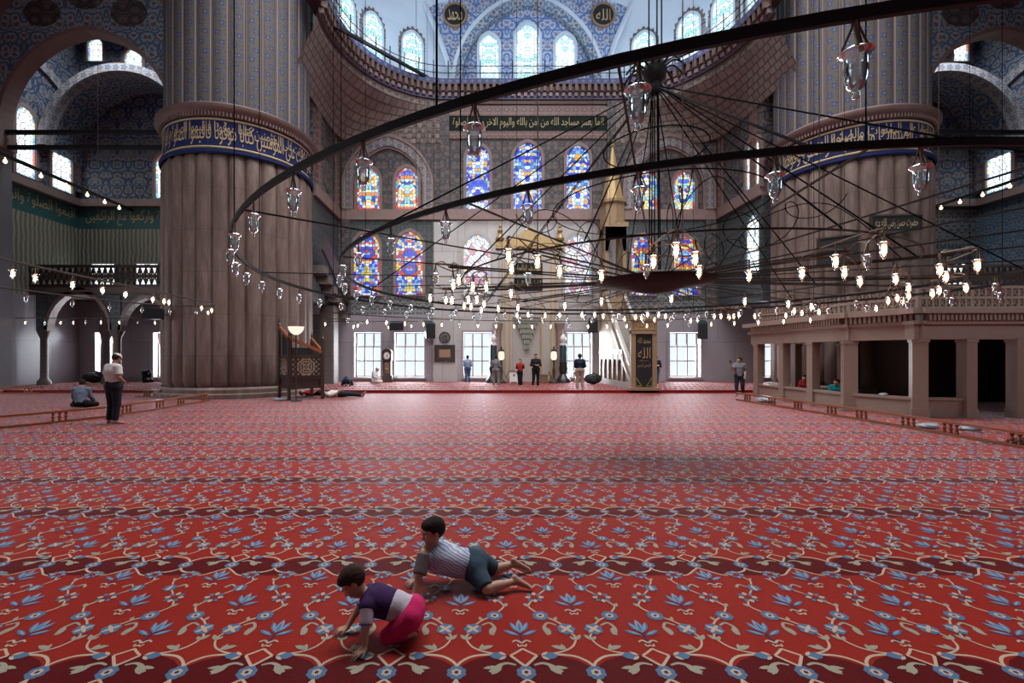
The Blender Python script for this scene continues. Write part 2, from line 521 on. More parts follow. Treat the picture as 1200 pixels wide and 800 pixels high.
def muqarnas_mat():
    t = NT('stalactite_cells')
    v = t.uv()
    br = t.n('ShaderNodeTexBrick', {'offset': 0.5}, Vector=v, Color1=(0.38, 0.30, 0.27, 1), Color2=(0.30, 0.23, 0.205, 1), Mortar=(0.16, 0.12, 0.10, 1), Scale=1.0)
    br.inputs['Mortar Size'].default_value = 0.035; br.inputs['Mortar Smooth'].default_value = 0.35
    br.inputs['Brick Width'].default_value = 0.46; br.inputs['Row Height'].default_value = 0.31
    c = t.mix(t.noise(v, 2.0, 4.0), br.outputs['Color'], t.mix(0.5, br.outputs['Color'], (0.02, 0.02, 0.02)))
    t.bsdf(c, 0.75, normal=t.bump(br.outputs['Fac'], 0.7, -0.08))
    return t.mat
M['muqarnas'] = muqarnas_mat()

W = (0.85, 0.95, 1.0); 
PAL = {
 'A': [(0.02, 0.05, 0.75), (0.25, 0.5, 1.0), (0.7, 0.85, 1), (0.04, 0.10, 0.9), (0.8, 0.9, 1), (0.02, 0.25, 0.55), (0.9, 0.45, 0.12), (0.15, 0.3, 1.0)],
 'Ab': [(0.03, 0.05, 0.8), (0.4, 0.6, 1), (0.05, 0.1, 0.9), (0.5, 0.75, 1), (0.02, 0.03, 0.5)],
 'B': [(0.9, 0.75, 0.3), (0.9, 0.9, 0.85), (0.1, 0.2, 0.85), (0.9, 0.3, 0.1), (0.35, 0.75, 0.9), (0.95, 0.85, 0.5), (0.05, 0.1, 0.5)],
 'Bb': [(0.75, 0.06, 0.06), (0.1, 0.5, 0.8), (0.85, 0.85, 0.9), (0.1, 0.15, 0.7), (0.8, 0.12, 0.1)],
 'C': [(0.04, 0.08, 0.8), (0.7, 0.05, 0.05), (0.3, 0.6, 1.0), (0.85, 0.88, 0.95), (0.05, 0.1, 0.65), (0.9, 0.7, 0.12), (0.25, 0.45, 1.0), (0.75, 0.12, 0.08)],
 'Cb': [(0.03, 0.04, 0.6), (0.9, 0.7, 0.12), (0.05, 0.08, 0.75), (0.75, 0.06, 0.05), (0.85, 0.9, 0.9)],
 'D': [(0.9, 0.86, 0.9), (0.8, 0.66, 0.78), (0.95, 0.93, 0.95), (0.6, 0.22, 0.34), (0.92, 0.88, 0.92), (0.72, 0.70, 0.88)],
 'Db': [(0.85, 0.85, 0.8), (0.25, 0.4, 0.85), (0.85, 0.6, 0.2), (0.35, 0.7, 0.55), (0.8, 0.35, 0.5), (0.9, 0.9, 0.9)],
 'E': [(0.72, 0.9, 1), (0.85, 0.95, 1), (0.35, 0.72, 0.75), (0.8, 0.93, 1), (0.4, 0.68, 0.95), (0.9, 0.97, 1)],
 'Eb': [(0.7, 0.9, 1), (0.35, 0.7, 0.9), (0.8, 0.97, 1)],
 'F': [(0.95, 0.98, 1), (0.9, 0.95, 1), (1, 1, 1), (0.92, 0.97, 1), (0.75, 0.9, 1)],
 'Fb': [(0.25, 0.7, 0.95), (0.9, 0.9, 0.6), (0.85, 0.95, 1), (0.3, 0.45, 0.8), (0.85, 0.3, 0.25), (0.6, 0.9, 1)],
}
M['gA'] = stained('blue_stained_glass', PAL['A'], 1.1, 5.5); M['gAb'] = stained('blue_stained_glass_border', PAL['Ab'], 0.9, 7.0)
M['gB'] = stained('yellow_stained_glass', PAL['B'], 1.15, 5.5); M['gBb'] = stained('red_stained_glass_border', PAL['Bb'], 0.95, 5.0)
M['gC'] = stained('blue_red_stained_glass', PAL['C'], 1.0, 6.0); M['gCb'] = stained('blue_yellow_stained_glass_border', PAL['Cb'], 0.9, 4.6)
M['gD'] = stained('pale_pink_stained_glass', PAL['D'], 1.0, 5.0, stripes=True); M['gDb'] = stained('many_coloured_glass_border', PAL['Db'], 0.95, 5.5)
M['gE'] = stained('pale_cyan_stained_glass', PAL['E'], 1.6, 5.0); M['gEb'] = stained('pale_cyan_glass_border', PAL['Eb'], 1.4, 5.0)
M['gF'] = stained('clear_white_stained_glass', PAL['F'], 1.9, 3.5, lead=0.03); M['gFb'] = stained('light_blue_glass_border', PAL['Fb'], 1.1, 4.5)

def glass(nm='clear_lamp_glass', tl=0.05, tc=(0.8, 0.8, 0.82, 1)):
    t = NT(nm)
    fr = t.n('ShaderNodeFresnel', IOR=1.6).outputs[0]
    tr = t.n('ShaderNodeBsdfTransparent', Color=(0.92, 0.92, 0.92, 1))
    gl = t.n('ShaderNodeBsdfGlossy', Color=(0.78, 0.95, 1, 1), Roughness=0.12)
    df = t.n('ShaderNodeBsdfTranslucent', Color=tc)
    a = t.n('ShaderNodeMixShader', i0=tl, i1=tr.outputs[0], i2=df.outputs[0])
    b = t.n('ShaderNodeMixShader', i0=t.math('MULTIPLY', t.math('ADD', fr, 0.08), 0.95, clamp=True), i1=a.outputs[0], i2=gl.outputs[0])
    t.t.links.new(b.outputs[0], t.out.inputs[0])
    return t.mat
M['glass'] = glass()
M['glass_lit'] = glass('warm_lit_lamp_glass', 0.35, (1.0, 0.75, 0.5, 1))
def pane_glass():
    t = NT('window_pane_glass')
    tr = t.n('ShaderNodeBsdfTransparent', Color=(0.96, 0.97, 0.98, 1))
    gl = t.n('ShaderNodeBsdfGlossy', Color=(1, 1, 1, 1), Roughness=0.02)
    b = t.n('ShaderNodeMixShader', i0=0.05, i1=tr.outputs[0], i2=gl.outputs[0])
    t.t.links.new(b.outputs[0], t.out.inputs[0])
    return t.mat
M['pane'] = pane_glass()
def emit(name, col, s):
    t = NT(name)
    e = t.n('ShaderNodeEmission', Color=(*col, 1), Strength=s)
    t.t.links.new(e.outputs[0], t.out.inputs[0])
    return t.mat
M['bulb'] = emit('lit_bulb', (1.0, 0.60, 0.27), 26.0)
M['bulb_frost'] = emit('glowing_cup', (1.0, 0.72, 0.45), 3.0)
M['lantern'] = emit('lit_lantern_glass', (1.0, 0.86, 0.7), 1.1)
# ------------------------------------------------------------------ the building
def wx(u): return (u - VX) * YW / F
def wz(v): return EYE + (VY - v) * YW / F
def P_back(y0):
    """plane facing the viewer at distance y0; depth d goes toward the viewer"""
    return lambda a, b, d=0.0: (a, y0 - d, b)
def P_side(x0, s):
    """plane at x = x0 facing s (+1 faces +x); a runs along y"""
    return lambda a, b, d=0.0: (x0 + s * d, a, b)
def MX(x): return 2 * AX - x

WIN = [0]
def glass_window(P, a, b, w, h, kind, label, border=0.12, frame=0.16, depth=0.14, fmat='rose_stone', n=8):
    """arched coloured window: stone surround with the leaded glass as a child"""
    WIN[0] += 1
    Q = lambda x, y, d=0.0: P(a + x, b + y, d)
    o = MB()
    A = arch(w + 2 * frame, h + 1.3 * frame, n); A = [(x, y - (frame * .3 if y <= 0.001 else 0)) for x, y in A]
    B = arch(w, h, n)
    o.ring(A, B, Q, depth, -0.02, 0)
    o.ring([A[0], A[-1]], [B[0], B[-1]], Q, depth, -0.02, 0)
    fr = o.build('window_%d' % WIN[0], [M[fmat]], smooth=False)
    tag(fr, label, 'window', kind='structure')
    p = MB()
    C = arch(w, h, n, inset=border)
    b0 = 0.0
    cum = [0.0]
    for i in range(len(B) - 1): cum.append(cum[-1] + math.dist(B[i], B[i + 1]))
    for i in range(len(B) - 1):
        p.face([Q(*B[i], 0.03), Q(*B[i + 1], 0.03), Q(*C[i + 1], 0.03), Q(*C[i], 0.03)], 1,
               [(cum[i] + .3, 0), (cum[i + 1] + .3, 0), (cum[i + 1] + .3, border), (cum[i] + .3, border)])
    p.face([Q(*B[0], 0.03), Q(*C[0], 0.03), Q(*C[-1], 0.03), Q(*B[-1], 0.03)], 1,
           [(B[0][0], 0), (C[0][0], border), (C[-1][0], border), (B[-1][0], 0)])
    p.face([Q(*c, 0.03) for c in C], 0, [(c[0], c[1] + a * 0.37) for c in C])
    p.build('leaded_glass', [M['g' + kind], M['g' + kind + 'b']], fr)
    return fr

# ---- back wall with the ground floor window openings
OPEN = [(112, 120), (126, 140), (180, 191), (415, 447), (462, 498), (543, 576), (664, 694), (784, 821), (893, 916)]
ZO0, ZO1 = 0.36, wz(389)
bw = MB()
LILAC, PALE, STONE, TDARK, TGREY, ARED, ROSE, GREEN, BRED, ABLUE, TEAL, DARK, UB, PLEAT = range(14)
BWM = [M[k] for k in ('marble_lilac', 'marble', 'stone_dark', 'tile_dark', 'tile_grey', 'arab_red', 'rose_stone', 'band_text_green', 'band_red', 'arab_blue', 'band_text_teal', 'rose_dark', 'upper_blue', 'pleat')]
T0, T1 = YW, YW + 0.6
def lowmat(x):
    if x < -13.2: return LILAC
    if x < -8.0: return STONE
    if x < -1.95: return LILAC
    if x < 8.0: return PALE
    return LILAC
cuts = [-23.6, -13.2, -8.0, -1.95, 8.0, 14.0, 29.6] + [wx(q) for o_ in OPEN for q in o_]
cuts = sorted(cuts)
for x0, x1 in zip(cuts[:-1], cuts[1:]):
    xm = (x0 + x1) / 2
    op = any(wx(a) < xm < wx(b) for a, b in OPEN)
    m = lowmat(xm)
    if op:
        bw.box(x0, x1, T0, T1, 0, ZO0, m); bw.box(x0, x1, T0, T1, ZO1, 4.0, m)
    else:
        bw.box(x0, x1, T0, T1, 0, 4.0, m)
def zone(x0, x1, z0, z1, m, fwd=0.0): bw.box(x0, x1, T0 - fwd, T1, z0, z1, m)
# left and right bays
for s in (0, 1):
    f = (lambda x: x) if s == 0 else MX
    zone(f(-8.0), f(-1.95), 4.0, wz(345), TGREY)
    zone(f(-8.0), f(-1.95), wz(345), wz(258), TDARK)
    zone(f(-8.0), f(-1.95), wz(258), wz(246), ROSE, 0.16)
    zone(f(-8.0), f(-1.95), wz(246), 16.4, ARED)
    zone(f(-7.95), f(-7.25), 4.0, 13.9, ARED, 0.13)
    zone(f(-2.05), f(-1.55), wz(246), 16.3, ARED, 0.18)
    zone(f(-2.05), f(-1.55), 0.0, wz(258), PALE, 0.12)
    # outer parts of the wall
    zone(f(-23.6), f(-8.0), 4.0, 4.75, LILAC)
    zone(f(-23.6), f(-8.0), 4.75, 8.95, PLEAT if s == 0 else TGREY)
    zone(f(-23.6), f(-8.0), 8.95, 10.2, TEAL if s == 0 else TGREY)
    zone(f(-23.6), f(-8.0), 10.2, 10.6, ROSE, 0.3)
    zone(f(-23.6), f(-8.0), 10.6, 24.0, ABLUE)
zone(-1.95, 7.95, 4.0, wz(258), PALE)
zone(-1.95, 7.95, wz(258), wz(246), ROSE, 0.2)
zone(-1.95, 7.95, wz(246), wz(163), ARED)
zone(-1.95, 7.95, wz(163), wz(154), BRED, 0.08)
zone(-1.55, 7.55, wz(154), wz(137), GREEN, 0.1)
zone(-1.95, 7.95, wz(137), wz(126), BRED, 0.14)
zone(-1.95, 7.95, wz(126), 17.3, DARK, 0.0)
tag(bw.build('wall_back', BWM), 'far wall of marble, tile and painted stone with tiers of coloured windows', 'wall', kind='structure')

# ---- ground floor windows
names = ['narrow bright window by the left corner behind the gallery', 'tall bright window behind the left gallery columns', 'bright window at the edge of the left pillar',
         'bright window left of the grandfather clock', 'bright window right of the grandfather clock', 'bright window left of the prayer niche',
         'bright window right of the prayer niche', 'bright window right of the black curtain', 'bright window seen through the marble platform']
for (a, b), nm in zip(OPEN, names):
    WIN[0] += 1
    x0, x1 = wx(a), wx(b)
    o = MB()
    for (p, q) in ((x0 - .12, x0 + .03), (x1 - .03, x1 + .12)): o.box(p, q, T0 - .07, T0 + .12, ZO0, ZO1 + .12)
    o.box(x0 + .03, x1 - .03, T0 - .07, T0 + .12, ZO1 - .03, ZO1 + .12); o.box(x0 - .12, x1 + .12, T0 - .14, T0 + .12, ZO0 - .1, ZO0 + .02)
    fr = tag(o.build('window_%d' % WIN[0], M['marble_lilac']), nm, 'window', kind='structure')
    s = MB()
    yb = T0 + 0.38
    s.box(x0, x0 + .07, yb, yb + .08, ZO0, ZO1); s.box(x1 - .07, x1, yb, yb + .08, ZO0, ZO1)
    s.box(x0, x1, yb, yb + .08, ZO0, ZO0 + .08); s.box(x0, x1, yb, yb + .08, ZO1 - .07, ZO1)
    if x1 - x0 > 1.0:
        for k in (1, 2):
            xx = x0 + (x1 - x0) * k / 3.0; s.box(xx - .035, xx + .035, yb, yb + .07, ZO0, ZO1)
        for fz in (0.68, 0.36): 
            zz = ZO0 + (ZO1 - ZO0) * fz; s.box(x0, x1, yb, yb + .07, zz - .03, zz + .03)
    s.build('sash', M['window_wood'], fr)
    g = MB(); g.box(x0 + .02, x1 - .02, yb + .03, yb + .04, ZO0, ZO1)
    g.build('pane', M['pane'], fr)

# ---- coloured windows in the back wall
PB = P_back(YW)
def bwin(u, v0, v1, w, kind, label, y=YW, **k):
    P = P_back(y)
    s = y / F
    glass_window(P, (u - VX) * s, EYE + (VY - v1) * s, w * s, (v1 - v0) * s, kind, label, **k)
bwin(560, 171, 247, 27, 'A', 'blue stained window, left of the three above the prayer niche')
bwin(618, 168, 249, 33, 'A', 'widest blue stained window, middle one of the three above the prayer niche')
bwin(677, 171, 247, 27, 'A', 'blue stained window, right of the three above the prayer niche')
bwin(432, 197, 246, 26, 'B', 'yellow and red stained window, left of the pair under the left bay arch')
bwin(477, 197, 246, 26, 'B', 'yellow and red stained window, right of the pair under the left bay arch')
bwin(757, 200, 249, 25, 'B', 'yellow and red stained window, left of the pair under the right bay arch')
bwin(801, 202, 249, 25, 'B', 'yellow and red stained window, right of the pair under the right bay arch')
bwin(430, 273, 346, 30, 'C', 'deep blue and red stained window in the dark tile, left of the left pair')
bwin(480, 272, 346, 31, 'C', 'deep blue and red stained window in the dark tile, beside the pale marble')
bwin(753, 277, 346, 27, 'C', 'deep blue and red stained window in the dark tile, beside the gilded turret')
bwin(803, 277, 346, 28, 'C', 'deep blue and red stained window in the dark tile, farther right of the turret')
bwin(559, 275, 345, 31, 'D', 'pale pink stained window with diagonal stripes left of the gold gable', fmat='marble_white')
bwin(677, 275, 345, 31, 'D', 'pale pink stained window with diagonal stripes right of the gold gable', fmat='marble_white')
# arches of the two bays
ba = MB(); bb = MB()
for mb, cx in ((ba, wx(455)), (bb, MX(wx(455)))):
    Q = lambda x, y, d=0.0, cx=cx: (cx + x, YW - d, wz(246) + y)
    mb.ring(arch(5.1, 4.15, 12), arch(4.2, 3.65, 12), Q, 0.22, 0.0, 0)
    mb.ring(arch(5.35, 4.32, 12), arch(5.1, 4.15, 12), Q, 0.28, 0.0, 1)
    mb.ring(arch(4.2, 3.65, 12), arch(4.0, 3.52, 12), Q, 0.14, 0.0, 1)
tag(ba.build('trim_1', [M['arch_band'], M['rose_stone']]), 'painted arch over the paired windows of the left bay', 'arch', kind='structure')
tag(bb.build('trim_2', [M['arch_band'], M['rose_stone']]), 'painted arch over the paired windows of the right bay', 'arch', kind='structure')

# ---- script along the green band
gb = MB()
verse = '\u0627\u0646\u0645\u0627 \u064a\u0639\u0645\u0631 \u0645\u0633\u0627\u062c\u062f \u0627\u0644\u0644\u0647 \u0645\u0646 \u0627\u0645\u0646 \u0628\u0627\u0644\u0644\u0647 \u0648\u0627\u0644\u064a\u0648\u0645 \u0627\u0644\u0627\u062e\u0631 \u0648\u0627\u0642\u0627\u0645 \u0627\u0644\u0635\u0644\u0648\u0629'
put_text(gb, verse, PB, -1.35, 7.35, wz(152.5), wz(138.5), 0.106)
tag(gb.build('gilt_inscription', M['gilt_ink']), 'long gold script on the dark green band over the three blue windows', 'inscription', kind='structure')

# ---- muqarnas, cornice, drum and half domes of the two corner exedrae, and the middle wall between
CX, CY = -1.6, 20.4
def sup(th, a, b, n):
    c, s = cos(th), sin(th)
    k = (abs(c) ** n + abs(s) ** n) ** (-1.0 / n)
    return (CX + a * k * c, CY + b * k * s)
TH = [pi / 2 + (pi / 2 + 0.1) * i / 40 for i in range(41)]
def curve(a, b, n, z, mir):
    pts = []
    for t in TH:
        x, y = sup(t, a, b, n)
        pts.append((MX(x) if mir else x, y, z))
    return pts
def arclen(pts):
    L = [0.0]
    for i in range(len(pts) - 1): L.append(L[-1] + math.dist(pts[i], pts[i + 1]))
    return L
for mir, side in ((0, 'left'), (1, 'right')):
    mq = MB()
    tiers = 8
    prev = None
    for i in range(tiers):
        f = i / (tiers - 1)
        n = 9.0 * (1 - f) ** 1.5 + 2.0; a = 6.25 - 0.95 * f; b = 6.28 - 0.1 * f
        z0 = 13.9 + 2.35 * i / tiers; z1 = 13.9 + 2.35 * (i + 1) / tiers
        A = curve(a, b, n, z0, mir); f2 = min(1, (i + 1) / (tiers - 1)); n2 = 9.0 * (1 - f2) ** 1.5 + 2.0; B = curve(6.25 - 0.95 * f2, 6.28 - 0.1 * f2, n2, z1, mir)
        L = arclen(A); L = [k * .30 for k in range(41)]
        mq.loft(A, B, 0, [(L[k], i * .31) for k in range(41)], [(L[k], i * .31 + .31) for k in range(41)])
        # little scalloped cells hanging under each tier
        for k in range(i % 2, 40, 2):
            p, q = Vector(A[k]), Vector(A[k + 1])
            t = (q - p); ln = t.length
            if ln < 0.02: continue
            t.normalize(); nn = Vector((-t.y, t.x, 0)) * (1 if not mir else -1)
            c = (p + q) / 2
            mq.face([tuple(p), tuple(q), tuple(q + nn * 0.07 + Vector((0, 0, .2))), tuple(p + nn * 0.07 + Vector((0, 0, .2)))], 0)
        prev = B
    tag(mq.build('trim_%d' % (3 + mir), [M['muqarnas']]), 'honeycomb stalactite vaulting under the %s curved cornice' % side, 'vaulting', kind='structure')
    # drum and half dome
    dm = MB()
    ra, rb = 5.85, 6.75
    prof = [(1.0, 17.25), (1.0, 20.6), (0.97, 21.6), (0.9, 22.7), (0.78, 23.6), (0.6, 24.3)]
    rows = [[((MX(x) if mir else x), y, z) for (x, y) in [sup(t, ra * s, rb * s, 2) for t in TH]] for s, z in prof]
    for A, B in zip(rows[:-1], rows[1:]): dm.loft(A, B, 0)
    dm.loft(curve(5.2, 6.1, 2, 17.3, mir), rows[0], 1)
    tag(dm.build('ceiling.%03d' % (1 + mir), [M['plaster_blue'], M['rose_stone']], smooth=True), 'pale blue half dome with windows above the %s curved cornice' % side, 'half dome', kind='structure')
    for deg, w in ((111, 1.15), (134, 1.15), (151, 1.15), (168, 1.1)):
        t = radians(deg)
        x, y = sup(t, ra - 0.03, rb - 0.03, 2)
        x2, y2 = sup(t + 0.01, ra - 0.03, rb - 0.03, 2)
        if mir: x, x2 = MX(x), MX(x2)
        tg = Vector((x2 - x, y2 - y, 0)).normalized()
        if not mir: tg = -tg
        nr = Vector((tg.y, -tg.x, 0))
        if nr.dot(Vector((AX, 18, 0)) - Vector((x, y, 0))) < 0: nr = -nr
        P = lambda a, b, d=0.0, x=x, y=y, tg=tg, nr=nr: (x + tg.x * a + nr.x * d, y + tg.y * a + nr.y * d, b)
        names = {111: 'nearest the middle arch', 134: 'second from the middle arch', 151: 'third from the middle arch', 168: 'nearest the pillar'}
        fr = glass_window(P, 0, 17.55, w, 2.75, 'E', 'pale cyan window in the %s half dome, %s' % (side, names[deg]), fmat='plaster_blue', frame=.1, depth=.08)
        h = MB(); A = arch(w + .75, 3.2, 10); pts = []
        for i, (a, b) in enumerate(A):
            k = 1.0 if i % 2 else 0.86
            pts.append((a * k, 17.5 + b * (1 if i % 2 else .955)))
        B = arch(w + .2, 2.9, 10); B = [(a, 17.5 + b) for a, b in B]
        h.ring(pts, B, P, 0.03, 0.0, 0)
        h.build('painted_halo', M['arab_grey'], fr)
# cornice: straight in the middle, curved over the exedrae
co = MB()
path = []
for t in reversed(TH): path.append(sup(t, 5.3, 6.2, 2))
path += [(-1.6 + 9.2 * i / 20, 26.6) for i in range(1, 20)]
path += [(MX(x), y) for (x, y) in [sup(t, 5.3, 6.2, 2) for t in TH]]
def off(path, d):
    out = []
    for i, p in enumerate(path):
        a = Vector(path[max(i - 1, 0)]); b = Vector(path[min(i + 1, len(path) - 1)])
        t = (b - a).normalized()
        out.append((p[0] + t.y * d, p[1] - t.x * d))
    return out
def strip(mb, d0, d1, z0, z1, m):
    A = off(path, d0); B = off(path, d1)
    L = arclen(A)
    lo = [(x, y, z0) for x, y in A]; hi = [(x, y, z1) for x, y in B]
    mb.loft(lo, hi, m, [(q, 0) for q in L], [(q, .5) for q in L])
strip(co, 0.0, 0.0, 16.15, 16.35, 1); strip(co, 0.0, 0.14, 16.35, 16.35, 1)
strip(co, 0.14, 0.14, 16.35, 16.65, 0); strip(co, 0.14, 0.3, 16.65, 16.68, 1)
strip(co, 0.2, 0.2, 16.65, 17.05, 1); strip(co, 0.2, 0.46, 17.05, 17.06, 1)
strip(co, 0.46, 0.46, 17.05, 17.36, 0); strip(co, 0.46, -0.5, 17.36, 17.36, 2)
pA = off(path, 0.32)
Ls = arclen([(x, y, 0) for x, y in pA]); tot = Ls[-1]; nT = int(tot / 0.36)
def along(L, pts, s):
    for i in range(len(L) - 1):
        if L[i] <= s <= L[i + 1]:
            f = (s - L[i]) / max(L[i + 1] - L[i], 1e-6)
            a, b = Vector(pts[i]), Vector(pts[i + 1])
            return a + (b - a) * f, (b - a).normalized()
    return Vector(pts[-1]), (Vector(pts[-1]) - Vector(pts[-2])).normalized()
for k in range(nT):
    p, t = along(Ls, pA, (k + .5) * tot / nT)
    n2 = Vector((t.y, -t.x))
    co.obox((p.x, p.y, 16.87), (t.x * .09, t.y * .09, 0), (n2.x * .12, n2.y * .12, 0), (0, 0, .19), 1)
    co.obox((p.x - n2.x * .12, p.y - n2.y * .12, 16.55), (t.x * .09, t.y * .09, 0), (n2.x * .1, n2.y * .1, 0), (0, 0, .1), 2)
tag(co.build('trim_5', [M['blue_check'], M['rose_dark'], M['rose_stone']]), 'curved blue and red corbelled cornice under the upper windows', 'cornice', kind='structure')
# upper middle wall
um = MB()
um.box(-2.6, 8.6, 27.15, 27.5, 17.2, 24.0, 0)
um.box(-2.2, 8.2, 26.6, 27.15, 17.2, 17.4, 1)
tag(um.build('wall_upper', [M['upper_blue'], M['plaster_blue']]), 'bright blue painted wall above the straight part of the cornice', 'wall', kind='structure')
sp = MB()
ao = arch(8.5, 4.55, 16); ai = arch(7.7, 4.15, 16)
Q = lambda x, y, d=0.0: (AX + x, 26.72 - d, 17.36 + y)
sp.ring(ao, ai, Q, 0.06, -0.45, 0)
sp.ring(arch(8.9, 4.75, 16), ao, Q, 0.12, -0.45, 2)
rib = [(-4.45, 0), (-4.6, 1.0), (-5.0, 2.3), (-5.55, 3.6), (-6.2, 5.0)]
for s in (-1, 1):
    left = [(s * abs(x), y) for x, y in rib]
    inner = [(x, y) for x, y in ao if (x <= 0.001 if s < 0 else x >= -0.001)]
    inner = inner if s < 0 else list(reversed(inner))
    # strips between the rib and the arch, then the top
    m = len(inner)
    R2 = bez([(x, y, 0) for x, y in left], 8)
    Rr = [R2[int(round(i * (len(R2) - 1) / (m - 1)))] for i in range(m)]
    for i in range(m - 1):
        q = [Q(Rr[i].x, Rr[i].y), Q(Rr[i + 1].x, Rr[i + 1].y), Q(*inner[i + 1]), Q(*inner[i])]
        sp.face(q if s < 0 else q[::-1], 1)
    top = [Q(Rr[-1].x, Rr[-1].y), Q(0, 5.0), Q(*inner[-1])]
    sp.face(top if s < 0 else top[::-1], 1)
    sp.tube([Q(p.x, p.y, 0.05) for p in Rr], 0.16, 6, 2)
tag(sp.build('trim_6', [M['arab_cyan'], M['upper_blue'], M['plaster_blue']]), 'great blue arch and corner spandrels around the three highest windows', 'arch', kind='structure')
bwin(573, 42, 100, 22, 'E', 'high pale window, left of the three under the blue arch', y=27.14, fmat='plaster_blue', border=.1)
bwin(618, 30, 101, 27, 'E', 'high pale window, tallest of the three under the blue arch', y=27.14, fmat='plaster_blue', border=.1)
bwin(662, 42, 100, 22, 'E', 'high pale window, right of the three under the blue arch', y=27.14, fmat='plaster_blue', border=.1)
for u, word, lab in ((533, '\u0645\u062d\u0645\u062f', 'black roundel with gold script on the left spandrel'), (707, '\u0627\u0644\u0644\u0647', 'black roundel with gold script on the right spandrel')):
    cx, cz = (u - VX) * 26.6 / F, EYE + (VY - 17) * 26.6 / F
    r = MB(); r.prism([(cx + .62 * cos(a * pi / 16), cz + .62 * sin(a * pi / 16)) for a in range(32)], P_back(26.66), .05, 0)
    ro = tag(r.build('calligraphy_roundel', M['black']), lab, 'roundel')
    r = MB(); r.ring([(cx + .72 * cos(a * pi / 16), cz + .72 * sin(a * pi / 16)) for a in range(32)], [(cx + .6 * cos(a * pi / 16), cz + .6 * sin(a * pi / 16)) for a in range(32)], P_back(26.66), .08, 0, closed=True)
    r.build('rim', M['gold_dull'], ro)
    r = MB(); put_text(r, word, P_back(26.66), cx - .42, cx + .42, cz - .33, cz + .33, .058); r.build('script', M['gilt_ink'], ro)

# ---- return walls between bays and pillars, above the ground floor, each with a painted blind arch
for mir, side in ((0, 'left'), (1, 'right')):
    x0 = -7.95 if not mir else MX(-7.95)
    s = 1 if not mir else -1
    P = P_side(x0, s)
    r = MB()
    r.box(x0 - s * .6, x0, 22.45, 26.7, 4.3, wz(258), 0)
    r.box(x0 - s * .6, x0 + s * .16, 22.45, 26.7, wz(258), wz(246), 2)
    r.box(x0 - s * .6, x0, 22.45, 26.7, wz(246), 24, 1)
    Q = lambda a, b, d=0.0: P(24.75 + a, 9.9 + b, d)
    r.ring(arch(3.8, 6.2, 12), arch(3.1, 5.8, 12), Q, .12, 0, 3)
    r.ring(arch(2.9, 5.6, 12), arch(2.6, 5.4, 12), Q, .05, 0, 2)
    for bz in (1.1, 2.8, 4.3):
        r.prism([(.8 * cos(k * pi / 10), bz + .62 * sin(k * pi / 10)) for k in range(20)], Q, .03, 0, 4)
    tag(r.build('wall_return_%s' % side, [M['tile_dark'], M['arab_grey'], M['rose_stone'], M['band_red'], M['arab_red']]), 'painted side wall with a blind arch between the %s pillar and the far wall' % side, 'wall', kind='structure')
P = P_side(MX(-7.95), -1)
glass_window(P, 23.1, wz(346) + .6, 1.15, 3.0, 'F', 'narrow white stained window beside the right pillar, lower one', fmat='tile_dark')
glass_window(P, 23.1, 9.9, 1.15, 2.6, 'F', 'narrow white stained window beside the right pillar, upper one', fmat='rose_stone')
# ground floor pilaster strips beside the left return wall
pl = MB()
pl.box(-8.35, -7.6, 24.6, 25.4, ZP, 4.3, 0)
for k in range(6):
    y = 22.2 + k * .75; z = 6.0 - k * .38
    pl.box(-7.9, -7.35, y, y + .75, z - .35, z, 1)
pl.bar((-7.35, 22.2, 7.1), (-7.35, 26.6, 4.9), .1, .9, 2)
tag(pl.build('gallery_stair', [M['stone_dark'], M['stone_dark'], M['wood_dark']]), 'dark stone stair with solid rail down the side wall right of the left pillar', 'stair', kind='structure')

